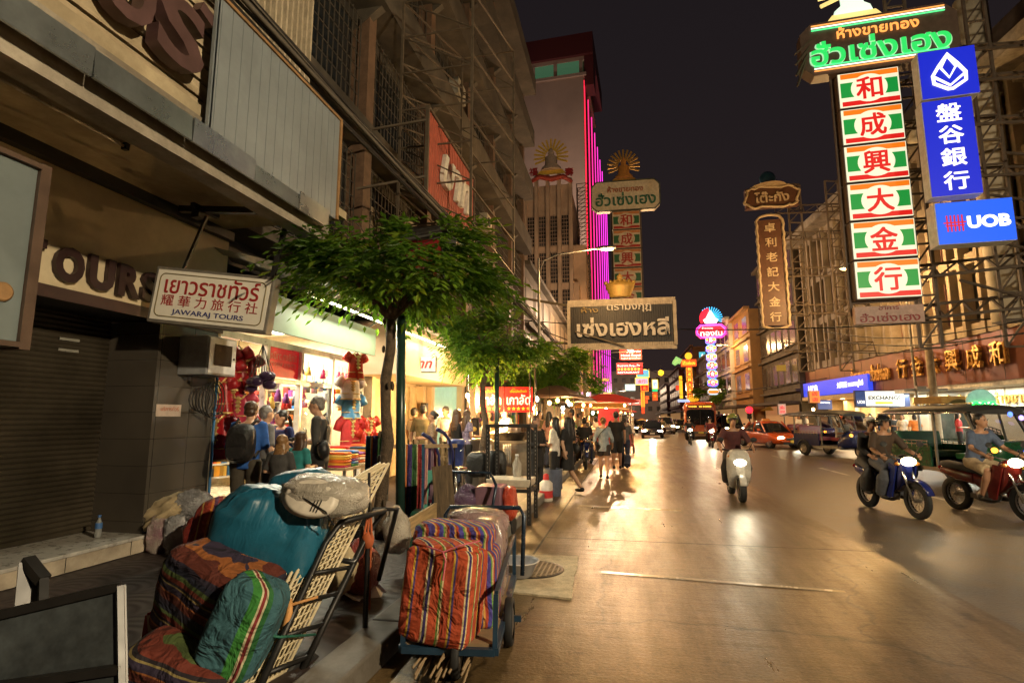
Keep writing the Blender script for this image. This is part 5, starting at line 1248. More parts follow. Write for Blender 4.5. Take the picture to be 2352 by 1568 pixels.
# bales and sacks on it
o = blob('striped_bale', (.66, .5, .56), S_dark, None, ond(508, 1368, 3.32), (R(4), R(20), R(-8)), .4, .05, 3, 2, n=56, mm=36, fold=.03); tag(o, 'big dark red navy and olive striped bale at bottom left of the hand truck', 'bale')
o = blob('striped_bale', (.34, .3, .52), S_green, None, ond(562, 1435, 3.02), (0, R(20), R(15)), .42, .035, 3, 5, n=56, mm=36, fold=.025); tag(o, 'teal bale with green and white stripes against the wire racks', 'bale')
o = blob('striped_bale', (.62, .42, .3), S_dark, None, ond(430, 1538, 3.0), (R(3), R(16), R(10)), .5, .05, 3, 9, fold=.03); tag(o, 'navy striped bale lowest in front of the dark red bale', 'bale')
o = blob('striped_bale', (.32, .36, .5), S_red, None, ond(505, 1222, 4.0), (0, R(10), R(0)), .6, .05, 4, 12); tag(o, 'orange striped bale behind the large blue sack', 'bale')
o = blob('blue_sack', (.7, .52, .6), M_bluep, None, ond(622, 1232, 3.6), (R(6), R(14), R(12)), .5, .1, 3, 3, n=64, mm=40, fold=.07, knot=.2); tag(o, 'large teal blue plastic sack lying on top of the bales', 'sack')
o = blob('blue_sack', (.46, .36, .26), M_bluep, None, ond(690, 1120, 4.05), (0, R(-8), 0), .7, .1, 3, 6, fold=.06); tag(o, 'smaller blue sack peeking out behind the clear bag', 'sack')
o = blob('clear_bag', (.56, .36, .24), M_clear, None, ond(748, 1136, 3.55), (R(8), R(6), R(10)), .75, .11, 4, 8, fold=.08); tag(o, 'crumpled clear plastic bag on top of the blue sack', 'plastic bag')
t = thing('white_hat', 'white oval perforated hat brim inside the clear bag', 'hat', ond(712, 1142, 3.4), rot=(R(62), R(12), 0))
m = MB(); m.lathe([(.0, .01), (.13, .012), (.17, 0), (.13, -.004), (0, -.002)], n=28); m.v = [Vector((p.x * 1.15, p.y * .75, p.z)) for p in m.v]; m.build('brim', mat('white plastic', (.68, .62, .52), .4), t)
m = MB()
for k in range(5): m.box((-.06 + .022 * k, .02, .014), (.009, .03, .004))
for k in range(3): m.box((.05 + .02 * k, -.03, .014), (.006, .1, .004))
m.build('slot', M_dark, t)
m = MB(); m.tube([(-.1, .0, .016), (.15, -.06, .02), (.18, -.1, -.1)], .005, 5); m.build('wire', M_dark, t)
# red rimmed box beside the bales
t = thing('stool_frame', 'red and cream folding stool frame under the striped bales', 'stool', ond(370, 1470, 3.3))
m = MB(); m.bar((-.1, 0, .14), (.12, .05, .22), .03); m.bar((-.1, 0, .14), (-.16, .02, -.3), .03); m.bar((.12, .05, .22), (-.02, .03, -.3), .03); m.build('frame', mat('red painted wood', (.35, .03, .02), .5), t)
m = MB(); m.prism([(-.1, .14), (.12, .2), (.14, .0), (-.05, -.08)], .02, RX(PI / 2)); m.build('panel', mat('cream board', (.5, .4, .26), .6), t)
# ---- things between the carts
t = thing('display_board', 'white laminate board lying as a ramp from kerb to road', 'board', (-2.0, 4.35, .12))
c4 = [onz(775, 1352, .20), onz(858, 1335, .22), onz(922, 1398, .03), onz(908, 1446, .02)]
c4 = [q - Vector((-2.0, 4.35, .12)) for q in c4]
m = MB(); up = Vector((0, 0, .022)); m.add(c4 + [q + up for q in c4], [(3, 2, 1, 0), (4, 5, 6, 7), (0, 1, 5, 4), (1, 2, 6, 5), (2, 3, 7, 6), (3, 0, 4, 7)]); m.build('board', mat('scratched white laminate', (.78, .72, .68), .3, dirt=.15, scale=6), t)
t = thing('rope_hank', 'hank of orange rope hanging from the black cart handle', 'rope', ond(848, 1195, 3.85))
m = MB(); k1 = ond(845, 1240, 3.85) - ond(848, 1195, 3.85); k2 = ond(842, 1440, 3.85) - ond(848, 1195, 3.85)
for q in (-.02, 0, .022): m.tube([(q * .4, 0, .05), k1 + Vector((q * 1.6, -.01, 0)), k1 + Vector((q, 0, -.1)), k2 + Vector((q * .8, 0, .12 * (q > 0)))], .008, 6)
m.ell(k1, (.045, .04, .06), 10, 7); m.build('rope', mat('orange rope', (.42, .1, .03), .75), t)
t = thing('cart_handle', 'black tubular handle of a second hand truck beside the hanging rope', 'hand truck', ond(850, 1180, 4.0))
o_ = ond(850, 1180, 4.0)
m = MB(); m.tube([ond(838, 1440, 3.7) - o_, ond(848, 1195, 3.9) - o_, ond(856, 1170, 3.95) - o_, ond(912, 1167, 4.1) - o_, ond(890, 1250, 4.2) - o_, ond(870, 1330, 4.3) - o_], .019, 8); m.build('handle', _mats['black gripped tube'], t)
m = MB(); m.tube([ond(848, 1195, 3.9) - o_, ond(848, 1085, 3.95) - o_], .01, 6); m.build('upright', M_dark, t)
o = blob('pink_bag', (.36, .34, .42), M_pinkp, None, ond(822, 1305, 4.6), (0, 0, 0), .7, .1, 4, 14, fold=.06, knot=.6); tag(o, 'pinkish red plastic bag slumped behind the wire racks', 'plastic bag')
o = blob('cloth_bundle', (.26, .22, .34), mat('pale hemp cloth', (.42, .34, .2), .85, bump=.4), None, ond(775, 1310, 4.2), (0, R(10), 0), .7, .14, 5, 15, fold=.1); tag(o, 'pale hemp cloth bundle tucked behind black rails', 'cloth bundle')
o = blob('rubbish_bag', (.25, .25, .42), M_clear, None, ond(912, 1218, 5.2), (0, R(-6), 0), .8, .1, 4, 17, fold=.1, knot=.5); tag(o, 'dusty clear bag hanging at the foot of the nearest tree', 'plastic bag')
o = blob('rubbish_bag', (.3, .28, .34), mat('black bin bag', (.012, .012, .013), .25, bump=.7, bscale=9), None, (-3.05, 6.0, .32), (0, 0, 0), .75, .1, 4, 19, fold=.08, knot=.6); tag(o, 'black bin bag slumped against the nearest tree trunk', 'plastic bag')
# ---- the second cart with orange striped bale
CB = Vector((-1.2, 4.12, 0)); CR = R(7)
t = thing('flat_cart', 'blue steel flat cart with tubular handle loaded with striped bales', 'cart', CB, CR)
M_bsteel = mat('blue painted steel', (.02, .055, .1), .4, .2, dirt=.3)
m = MB(); m.box((0, .1, .2), (.56, 1.5, .03)); m.build('deck', mat('rough plywood deck', (.25, .17, .09), .8), t)
m = MB()
for sx in (-.29, .29): m.bar((sx, -.68, .18), (sx, .88, .2), .045); m.bar((sx, -.66, .18), (sx, -.62, .5), .03); m.bar((sx, .86, .2), (sx, .86, .55), .03); m.bar((sx, -.6, .5), (sx, .86, .55), .026)
m.bar((-.29, -.68, .18), (.29, -.68, .18), .04); m.bar((-.29, .88, .2), (.29, .88, .2), .04); m.build('frame', M_bsteel, t)
m = MB(); m.tube([(-.36, .9, .2), (-.37, 1.0, .7), (-.33, 1.02, .77), (.33, 1.02, .77), (.37, 1.0, .7), (.36, .9, .2)], .02, 8); m.build('handle', mat('dark blue tube', (.02, .035, .06), .25, .3), t)
def cart_wheel(x, y, r_, wd):
    m = MB(); m.lathe([(r_ * .75, -wd), (r_ * .95, -wd), (r_, -wd * .5), (r_, wd * .5), (r_ * .95, wd), (r_ * .75, wd)], (x, y, r_), 26, RY(PI / 2), caps=False); a = m.build('wheel', M_black, t)
    m = MB(); m.lathe([(.02, -wd * 1.1), (.05, -wd), (r_ * .76, -wd * .6), (r_ * .76, wd * .6), (.05, wd), (.02, wd * 1.1)], (x, y, r_), 20, RY(PI / 2)); m.build('rim', mat('dull steel rim', (.16, .14, .12), .5, .6), a)
    m = MB(); m.bar((x - .06, y, r_), (x - .06, y, .2), .025, .05); m.bar((x + .06, y, r_), (x + .06, y, .2), .025, .05); m.build('fork', M_bsteel, t)
cart_wheel(.33, -.1, .16, .03); cart_wheel(-.33, -.1, .16, .03); cart_wheel(.05, -.62, .14, .025); cart_wheel(-.05, .78, .12, .025)
def cl(x, y, z): return CB + RZ(CR) @ Vector((x, y, z))
o = blob('striped_bale', (.47, .36, .57), S_oran, None, cl(-.06, -.52, .475), (R(-6), R(4), CR - .2), .2, .03, 3, 21, n=72, mm=44, fold=.035); tag(o, 'orange striped woven bag standing at the front of the blue cart', 'bale')
m = MB(); q = blob('x', (.46, .26, .06), S_oran, None, cl(-.05, -.5, .765), (0, R(4), CR), .6, .12, 4, 22, fold=.05); tag(q, 'folded striped flap tied with pink string on the orange bag', 'cloth'); q.name = 'folded_flap'
o = blob('striped_bale', (.56, .44, .22), S_purp, None, cl(-.06, -.12, .74), (R(-4), R(3), CR), .4, .06, 3, 25, n=60, mm=36, fold=.07); tag(o, 'purple and orange striped bag lying behind the orange bag', 'bale')
o = blob('striped_bale', (.26, .46, .5), S_purp, None, cl(.14, -.2, .44), (0, R(0), CR), .3, .03, 3, 27, fold=.03); tag(o, 'blue striped bag upright at the right rail of the cart', 'bale')
o = blob('striped_bale', (.5, .5, .4), S_red, None, cl(-.1, .15, .42), (0, R(0), CR), .5, .03, 3, 28); tag(o, 'red striped bag low in the middle of the cart', 'bale')
M_wrap = mat('dusty mauve cling wrap', (.3, .2, .19), .16, var=.2, scale=6, bump=.6, bscale=9, coat=.6)
o = blob('wrapped_roll', (.28, .56, .62), M_wrap, None, cl(.13, .34, .5), (0, R(-4), CR), .5, .06, 3, 31, fold=.05); tag(o, 'tall plastic wrapped roll of goods at the rear right of the cart', 'wrapped roll')
o = blob('wrapped_roll', (.5, .3, .2), M_wrap, None, cl(.02, .5, .74), (R(4), R(4), CR + .1), .7, .1, 3, 33, fold=.08); tag(o, 'loose clear wrap lying over the goods behind the striped bags', 'plastic wrap')
t = thing('string_tie', 'pink string tied round the neck of the orange striped bag', 'string', cl(-.03, -.7, .77))
m = MB(); m.tube([(-.12, .02, .02), (0, -.02, .0), (.02, -.03, -.05), (.01, -.05, -.16)], .006, 5); m.tube([(0, -.02, 0), (.1, .0, .04), (.2, .1, .05)], .005, 5); m.build('string', mat('pink string', (.6, .12, .16), .6), t)
t = thing('stick_bundle', 'bundle of pale bamboo sticks poking out under the orange bag', 'sticks', cl(-.03, -.74, .14))
for k in range(15):
    m = MB(); x = -.2 + .026 * k + rnd.uniform(-.01, .01); z = rnd.uniform(-.04, .05); m.cyl((x, .5, z + .02), (x + rnd.uniform(-.07, .07), -.04 - rnd.uniform(0, .1), z - rnd.uniform(.0, .09)), .008, n=7); m.build('stick', mat('pale bamboo', (.24, .16, .08), .6), t)
# bowl on the drain cover
t = thing('enamel_bowl', 'grey plastic bowl standing on the drain cover behind the cart', 'bowl', (-1.1, 5.65, .03))
m = MB(); m.lathe([(.11, 0), (.13, .01), (.19, .14), (.205, .15), (.195, .155), (.18, .14), (.12, .02), (0, .015)], n=28); m.build('bowl', mat('grey enamel', (.25, .25, .27), .35), t)
m = MB(); m.tube([(.203 * math.cos(a), .203 * math.sin(a), .152) for a in [i / 28 * 2 * PI for i in range(28)]], .007, 6, closed=True); m.build('rim', mat('white rim', (.55, .52, .5), .3), t)
# ---- third cart with purple bag, wooden board, stools
t = thing('flat_cart', 'dark blue cart with tall handle loop holding a purple bag and box', 'cart', (-1.95, 7.1, 0), R(-6))
m = MB(); m.box((0, .2, .3), (.7, 1.2, .03)); m.build('deck', _mats['rough plywood deck'], t)
m = MB(); m.tube([(-.42, -.5, .28), (-.42, -.35, .75), (-.3, -.28, .92), (.3, -.28, .92), (.4, -.35, .78), (.36, -.5, .28)], .02, 8); m.build('handle', _mats['dark blue tube'], t)
for sx in (-.3, .3):
    for sy in (-.25, .65):
        m = MB(); m.lathe([(.11, -.02), (.12, 0), (.11, .02)], (sx, sy, .12), 18, RY(PI / 2)); m.build('wheel', M_black, t)
m = MB(); m.b2((-.38, -.5, .0), (.38, -.46, .26)); m.build('front_panel', mat('cream cardboard', (.45, .34, .18), .7), t)
o = blob('purple_bag', (.42, .36, .42), M_purp, None, (-2.02, 6.95, .52), (0, 0, 0), .7, .1, 4, 35, fold=.1, knot=.7); tag(o, 'mauve plastic bag tied at top behind the tall blue handle', 'plastic bag')
t = thing('lidded_box', 'mauve plastic box wrapped with a red plastic bag on third cart', 'box', (-1.72, 7.0, .33))
m = MB(); m.b2((-.17, -.2, 0), (.17, .2, .42)); m.build('box', mat('mauve box', (.2, .11, .15), .35), t, bevel=.02)
o = blob('red_bag', (.18, .3, .42), mat('orange red plastic', (.55, .07, .03), .3, bump=.6, bscale=9), t, (.24, 0, .2), (0, 0, 0), .7, .1, 4, 37, fold=.1)
t = thing('wooden_board', 'worn dark plank board leaning upright beside the green stool', 'board', ond(1018, 1130, 6.3), rot=(R(-8), R(-6), R(14)))
m = MB(); m.b2((-.11, -.02, -.5), (.12, .02, .3)); m.build('board', mat('worn dark plank', (.13, .09, .05), .75, var=.5, scale=5, dirt=.4, stretch=(6, 1, .7)), t)
t = thing('plank_side', 'long pale plank lying along the kerb behind the orange bag', 'board', (-2.15, 6.0, .55), rot=(0, R(-3), R(5)))
m = MB(); m.b2((-.015, -.9, -.09), (.015, .75, .09)); m.build('board', mat('pale plank', (.38, .26, .12), .7, var=.3, stretch=(1, .4, 6)), t)
def stool(label, loc, m1, m2, h=.44, w_=.3):
    t = thing('plastic_stool', label, 'stool', loc, R(12), 'plastic stools')
    m = MB(); m.box((0, 0, h - .02), (w_ * .85, w_ * .85, .04), tap=.92); m.build('seat', m1, t, bevel=.012)
    for sx in (-1, 1):
        for sy in (-1, 1):
            m = MB(); m.add([(sx * w_ * .42, sy * w_ * .42, h - .02), (sx * w_ * .42, sy * w_ * .22, h - .02), (sx * w_ * .22, sy * w_ * .42, h - .02), (sx * w_ * .52, sy * w_ * .52, 0), (sx * w_ * .52, sy * w_ * .36, 0), (sx * w_ * .36, sy * w_ * .52, 0)], [(0, 1, 4, 3), (0, 3, 5, 2), (1, 2, 5, 4), (3, 4, 5), (0, 2, 1)]); m.build('leg', m1, t)
    m = MB()
    for q in range(4): 
        a = q * PI / 2; m.M = RZ(a); m.box((0, -w_ * .41, h - .1), (w_ * .8, .012, .12))
    m.build('apron', m2, t)
stool('dark green plastic stool with red apron beside the nearest tree', ond(972, 1200, 6.2) + Vector((0, 0, -.3)), mat('dark green plastic', (.012, .07, .045), .3), mat('dark red plastic apron', (.16, .03, .015), .4))
stool('pale teal plastic stool stood behind the worn plank', ond(1000, 1120, 7.3) + Vector((0, 0, -.38)), mat('pale teal plastic', (.1, .38, .3), .35), mat('pale teal plastic', (.1, .38, .3), .35), .62, .26)
# ---- slotted angle steel stand with foam tray
t = thing('steel_stand', 'dark slotted angle steel stand with foam tray shelf at kerb', 'stand', (-1.75, 8.6, 0))
M_ang = mat('slotted dark angle steel', (.04, .038, .035), .5, .4, dirt=.2)
for x, y, z0 in ((.27, -.2, 0), (.27, .45, 0), (-.38, -.2, .15), (-.38, .45, .15)):
    m = MB(); m.b2((x - .03, y - .004, z0), (x + .03, y, 1.5)); m.b2((x + .026, y, z0), (x + .03, y + .05, 1.5)); lg = m.build('leg', M_ang, t)
    m = MB()
    for k in range(22): m.box((x, y - .005, z0 + .08 + k * .062), (.012, .004, .032))
    m.build('slot', M_steel, lg)
m = MB()
for z in (1.48, .5):
    m.bar((-.41, -.2, z), (.3, -.2, z), .05, .05); m.bar((-.41, .45, z), (.3, .45, z), .05, .05); m.bar((-.38, -.2, z), (-.38, .45, z), .05); m.bar((.27, -.2, z), (.27, .45, z), .05)
m.build('rail', M_ang, t)
o = thing('foam_tray', 'dirty white foam tray on the shelf of the slotted stand', 'tray', (-1.8, 8.65, .54))
m = MB(); m.box((0, 0, .07), (.66, .52, .12), tap=1.06); m.build('tray', mat('dirty white foam', (.6, .52, .4), .7, dirt=.15), o, bevel=.015)
o = thing('water_bottle', 'clear refill bottle standing on the foam tray', 'bottle', (-1.75, 8.85, .67))
m = MB(); m.lathe([(.06, 0), (.07, .03), (.07, .2), (.03, .28), (.025, .32)], n=16); m.build('bottle', M_clear, o); m = MB(); m.cyl((0, 0, .32), (0, 0, .35), .028); m.build('cap', mat('white cap', (.7, .7, .7), .4), o)
# blue hand truck handles and blue bucket
t = thing('hand_truck', 'upright hand truck with two curved dark blue handles', 'hand truck', ond(985, 1060, 7.3))
o_ = ond(985, 1060, 7.3)
for a, b, c in (((970, 996), (1000, 1020), (1012, 1190)), ((1003, 985), (1032, 1010), (1040, 1170))):
    m = MB(); p = [ond(*a, 7.2) - o_, ond(a[0] + 16, a[1] + 8, 7.25) - o_, ond(*b, 7.3) - o_, ond(b[0] + 8, b[1] + 26, 7.3) - o_, ond(*c, 7.4) - o_]; m.tube(p, [.026, .026, .02, .02, .02], 8); m.build('handle', mat('dark blue grip', (.02, .025, .12), .4), t)
m = MB()
for q in (60, 110, 150): m.bar(ond(1012, 1020 + q, 7.35) - o_, ond(1038, 1010 + q, 7.35) - o_, .025)
m.build('cross_rail', M_dark, t)
t = thing('blue_bucket', 'blue lidded ice bucket on a chrome stool beside the steel stall', 'bucket', ond(1047, 1068, 8.2))
m = MB(); m.lathe([(.105, 0), (.112, .02), (.125, .3), (.13, .3), (.13, .35), (.12, .355)], n=24); m.build('bucket', mat('blue plastic bucket', (.035, .06, .24), .35), t)
m = MB(); m.lathe([(.135, .35), (.135, .37), (.1, .385), (.0, .385)], n=24); m.build('lid', mat('blue plastic lid', (.06, .09, .3), .35), t)
m = MB(); m.tube([(-.13, 0, .3), (-.1, -.09, .22), (.1, -.09, .22), (.13, 0, .3)], .006, 5); m.build('handle', M_chrome, t)
t = thing('chrome_stool', 'round chrome stool under the blue bucket', 'stool', ond(1047, 1070, 8.2) + Vector((0, 0, -.02)))
zl = t.location.z - .15
m = MB(); m.lathe([(.17, -.03), (.18, -.015), (.17, 0), (0, 0)], n=24); m.build('seat', M_chrome, t)
for k in range(4):
    a = k * PI / 2 + .4; m = MB(); m.tube([(.13 * math.cos(a), .13 * math.sin(a), -.03), (.19 * math.cos(a), .19 * math.sin(a), -zl)], .011, 7); m.build('leg', M_chrome, t)
m = MB(); m.tube([(.17 * math.cos(a), .17 * math.sin(a), -zl * .65) for a in [i / 20 * 2 * PI for i in range(20)]], .008, 5, closed=True); m.build('foot_ring', M_chrome, t)
# ---- heap beside the pillar
def ground_at(px, py): return onz(px, py, .15)
o = blob('beige_cloth', (.52, .4, .34), mat('beige canvas', (.36, .28, .16), .85, bump=.3, var=.2), None, ond(395, 1172, 6.3), (R(10), R(-18), R(20)), .75, .22, 4, 41, fold=.18); tag(o, 'crumpled beige canvas thrown over bags by the dark pillar', 'cloth')
o = blob('beige_cloth', (.42, .2, .12), _mats['beige canvas'], None, ond(372, 1190, 6.05), (R(0), R(-30), R(10)), .8, .25, 4, 42, fold=.2); tag(o, 'hanging corner of beige canvas at the left of the heap', 'cloth')
o = blob('grey_bag', (.42, .32, .3), M_silver, None, ond(448, 1160, 6.3), (0, R(20), 0), .7, .15, 4, 43, fold=.12); tag(o, 'shiny grey plastic bag on the right of the beige canvas', 'plastic bag')
o = blob('clear_bag', (.24, .22, .42), mat('pink and clear wrap', (.4, .2, .26), .2, c2=(.45, .42, .34), scale=7, bump=.9, bscale=10, coat=.5), None, ond(368, 1228, 6.0), (0, R(4), 0), .7, .12, 4, 45, fold=.12); tag(o, 'clear bag showing pink packets standing under the beige canvas', 'plastic bag')
o = blob('silver_bag', (.22, .22, .46), M_silver, None, ond(405, 1232, 5.95), (0, R(-6), 0), .75, .12, 4, 47, fold=.16); tag(o, 'crinkled silver bag standing right of the pink packets', 'plastic bag')
o = blob('red_bag', (.4, .34, .44), M_redp, None, ond(475, 1222, 5.6), (0, R(14), 0), .7, .1, 4, 49, fold=.06, knot=.4); tag(o, 'dark red plastic bag leaning against the striped bales', 'plastic bag')
t = thing('water_bottle', 'small plastic water bottle with blue label on the shop step', 'bottle', onz(224, 1233, .34))
m = MB(); m.lathe([(.03, 0), (.033, .02), (.033, .14), (.03, .15), (.014, .19), (.014, .21)], n=14); m.build('bottle', mat('clear bottle', (.5, .52, .5), .1, trans=.6, var=0), t)
m = MB(); m.lathe([(.034, .09), (.0345, .1), (.034, .15)], n=14, caps=False); m.build('label', mat('blue label', (.05, .14, .35), .5), t); m = MB(); m.cyl((0, 0, .205), (0, 0, .23), .016); m.build('cap', mat('blue cap', (.05, .15, .4), .4), t)
# ---- framed glass board at the bottom left
q0, q1, q2, q3 = ond(-60, 1425, 2.35), ond(277, 1345, 2.5), ond(282, 1640, 2.3), ond(-60, 1640, 2.2)
t = thing('framed_board', 'large black framed glass board leaning at the bottom left', 'framed board', q2)
m = MB()
for a, b in ((q0, q1), (q1, q2), (q0.lerp(q3, .75), q1.lerp(q2, .66)), (q0, q3)): m.bar(a - q2, b - q2, .035, .035)
m.build('frame', mat('black frame', (.014, .013, .012), .35), t)
m = MB(); d_ = Vector((0, .012, 0)); m.add([q0 - q2 + d_, q1 - q2 + d_, q2 - q2 + d_, q3 - q2 + d_], [(0, 1, 2, 3)]); m.build('glass', mat('dusty dark glass', (.05, .058, .06), .16, var=.5, scale=3, dirt=.5, coat=.5), t)
m = MB(); m.bar(q1.lerp(q0, .1) - q2 + d_ * 3, q2.lerp(q3, .1) - q2 + d_ * 3, .03, .02); m.build('stay', _mats['black frame'], t)
m = MB(); m.bar(q1 - q2 + Vector((.021, 0, 0)), Vector((.021, 0, 0)), .003, .012); m.build('pale_edge', mat('worn pale edge', (.3, .28, .25), .4), t)
t = thing('bent_stand', 'short black bent frame sticking up behind the glass board', 'frame', ond(80, 1320, 3.0))
o_ = ond(80, 1320, 3.0); m = MB(); m.bar(ond(62, 1290, 3.0) - o_, ond(50, 1420, 2.9) - o_, .07, .05); m.bar(ond(62, 1285, 3.0) - o_, ond(100, 1332, 2.95) - o_, .06, .05); m.bar(ond(100, 1330, 2.95) - o_, ond(98, 1420, 2.85) - o_, .04, .05); m.add([ond(62, 1292, 3.01) - o_, ond(100, 1334, 2.97) - o_, ond(98, 1420, 2.87) - o_, ond(50, 1420, 2.92) - o_], [(0, 1, 2, 3)]); m.build('frame', _mats['black frame'], t)
# ================================================================ vehicles (local frame: nose towards -Y)
G_head = glow('headlight beam glass', (1, .93, .72), 22); G_headw = glow('warm headlight glass', (1, .8, .45), 18); G_amber = glow('amber lamp', (1, .35, .03), 4); G_tail = glow('red tail lamp', (1, .02, .01), 4)
M_glassv = mat('vehicle window glass', (.012, .014, .015), .06, var=0, coat=.5)
M_tyre = mat('tyre rubber', (.015, .015, .014), .75, bump=.3)
M_alloy = mat('alloy rim', (.4, .37, .33), .3, .8)
M_plate = mat('yellow number plate', (.6, .45, .05), .5); M_platew = mat('white number plate', (.6, .58, .5), .5)
def wheel(parent, x, y, r_, wd, spokes=0):
    m = MB(); pr = [(r_ * .66, -wd / 2), (r_ * .93, -wd / 2), (r_, -wd * .3), (r_, wd * .3), (r_ * .93, wd / 2), (r_ * .66, wd / 2)]
    m.lathe(pr, (x, y, r_), 26, RY(PI / 2), caps=False); w_ = m.build('wheel', M_tyre, parent)
    m = MB()
    if spokes:
        m.tube([(x, y + r_ * .68 * math.cos(a), r_ + r_ * .68 * math.sin(a)) for a in [i / 24 * 2 * PI for i in range(24)]], .012, 6, closed=True)
        for i in range(spokes):
            a = 2 * PI * i / spokes; m.bar((x + (.03 if i % 2 else -.03), y, r_), (x, y + r_ * .68 * math.cos(a), r_ + r_ * .68 * math.sin(a)), .005)
        m.cyl((x - .05, y, r_), (x + .05, y, r_), .035, n=10)
    else:
        m.lathe([(.02, -wd * .42), (r_ * .2, -wd * .45), (r_ * .3, -wd * .35), (r_ * .64, -wd * .42), (r_ * .66, -wd * .5), (r_ * .66, wd * .5), (r_ * .64, wd * .42), (r_ * .3, wd * .35), (r_ * .2, wd * .45), (.02, wd * .42)], (x, y, r_), 22, RY(PI / 2))
        for i in range(7):
            a = 2 * PI * i / 7
            for s_ in (-1, 1): m.bar((x + s_ * wd * .46, y + r_ * .15 * math.cos(a), r_ + r_ * .15 * math.sin(a)), (x + s_ * wd * .46, y + r_ * .62 * math.cos(a), r_ + r_ * .62 * math.sin(a)), .03, .02)
    m.build('rim', M_alloy, w_)
    return w_
def rsec(y, hw, z0, z1, k=.25, top=1.0, n=24):
    """rounded cross-section of a body across x-z"""
    out = []
    for j in range(n):
        a = 2 * PI * j / n; c, s_ = math.cos(a), math.sin(a)
        x = math.copysign(abs(c) ** (k * 2), c) * hw; z = math.copysign(abs(s_) ** (k * 2), s_)
        if z > 0: x *= 1 + (top - 1) * z
        out.append(Vector((x, y, (z0 + z1) / 2 + z * (z1 - z0) / 2)))
    return out
def car(name, label, loc, rz, paint, cat='car', L_=4.4, W_=1.74, H_=1.45, group=None, taxi=False, van=False, head=G_head, beam=0, plate=M_platew):
    t = thing(name, label, cat, loc, rz, group)
    hw = W_ / 2; f = -L_ / 2; b = L_ / 2; m = MB()
    nose = .62 if not van else .85
    secs = [(f, .78, .38, nose - .06), (f + .12, .9, .26, nose), (f + .5, .98, .22, nose + .1), (f + 1.1, 1, .2, nose + .22), (f + 1.6, 1, .2, nose + .26), (0, 1, .2, .9 if not van else 1.1), (b - 1.3, 1, .2, .92 if not van else 1.1), (b - .6, .99, .22, .94 if not van else 1.1), (b - .12, .94, .28, .88), (b, .84, .4, .8)]
    m.loft([rsec(y, hw * k, z0, z1, .2) for y, k, z0, z1 in secs]); m.build('body', paint, t)
    c0, c1 = (f + 1.25, b - .75) if not van else (f + .75, b - .1)
    m = MB(); zb = .86 if not van else 1.0
    cab = [(c0, .84, zb, zb + .05), (c0 + .55, .82, zb, H_ - .1), (c0 + .8, .8, zb, H_), (c1 - 1.0 if not van else c1 - .4, .8, zb, H_ + .01), (c1 - .35 if not van else c1 - .1, .8, zb, H_ - .16), (c1, .8, zb, zb + .06)]
    m.loft([rsec(y, hw * k * 1.1, z0 - .2, z1, .22, .8) for y, k, z0, z1 in cab]); m.build('cabin_glass', M_glassv, t)
    m = MB(); m.loft([rsec(y, hw * k * .76, z1 - .1, z1 + .012, .3, .9) for y, k, z0, z1 in cab[1:5]]); m.build('roof', paint, t)
    m = MB()
    for s_ in (-1, 1):
        top = lambda y, z: (s_ * hw * .7, y, z)
        m.bar((s_ * hw * .88, c0 + .05, zb), (s_ * hw * .71, c0 + .68, H_ - .02), .06); m.bar((s_ * hw * .9, .2, zb), (s_ * hw * .72, .25, H_ - .02), .06); m.bar((s_ * hw * .88, c1 - .05, zb), (s_ * hw * .71, c1 - .6, H_ - .06), .08)
    m.build('pillars', paint, t)
    for s_ in (-1, 1):
        for y in (f + .82, b - .82): wheel(t, s_ * (hw - .12), y, .31, .2)
        m = MB(); m.ell((s_ * hw * .7, f + .09, nose - .04), (.2, .1, .085), 12, 8); m.build('headlight', head, t)
        m = MB(); m.ell((s_ * hw * .82, b - .06, .76), (.12, .06, .12), 10, 7); m.build('tail_light', mat('tail lens', (.3, .01, .01), .2), t)
        m = MB(); m.ell((s_ * (hw + .1), c0 + .35, .98 if not van else 1.15), (.1, .05, .07), 10, 7); m.bar((s_ * hw * .85, c0 + .4, .93), (s_ * (hw + .08), c0 + .36, .95), .03); m.build('mirror', paint, t)
        m = MB(); m.box((s_ * (hw + .002), .45, .82), (.02, .18, .03)); m.box((s_ * (hw + .002), -.5, .82), (.02, .18, .03)); m.build('door_handle', M_chrome, t)
    m = MB(); m.box((0, f - .005, .52), (.78, .06, .11)); m.box((0, f - .005, .3), (1.1, .05, .12)); m.build('grille', M_black, t)
    m = MB(); m.box((0, f - .03, .55), (.7, .02, .02)); m.ell((0, f - .03, .6), (.05, .02, .035), 8, 6); m.build('badge_bar', M_chrome, t)
    m = MB(); m.box((0, f - .045, .4), (.36, .015, .13)); m.build('number_plate', plate, t)
    if taxi:
        m = MB(); m.box((0, c0 + 1.2, H_ + .07), (.5, .16, .13), tap=.8); m.build('roof_sign', mat('amber roof sign', (.6, .25, .05), .4), t)
        m = MB(); m.ell((.42, c0 + .3, 1.08), (.09, .03, .055), 10, 7); m.build('vacant_light', glow('red vacant lamp', (1, .03, .02), 4), t)
    if beam: light('SPOT', 'head_beam', t, (0, f - .12, .62), beam, (1, .88, .62), .12, rot=(R(80), 0, R(180)), spot=R(70), blend=.8)
    return t
P_oran = mat('orange taxi paint', (.62, .1, .015), .18, var=.04, coat=.6); P_blk = mat('black car paint', (.012, .012, .016), .12, var=0, coat=.8); P_grey = mat('dark grey van paint', (.035, .035, .038), .2, coat=.6); P_silv = mat('silver car paint', (.4, .4, .4), .25, .5)
def face_cam(dx, dy): return math.atan2(dx, dy)
car('taxi', 'orange taxi with red vacant lamp and lit headlights in the middle lane', (7.9, 33.6, -.012), R(18), P_oran, 'taxi', taxi=True, head=G_headw, beam=260, plate=M_plate)
car('sedan', 'black sedan with bright headlights heading this way on the concrete lane', (2.1, 47.5, 0), R(-2), P_blk, head=G_head, beam=420)
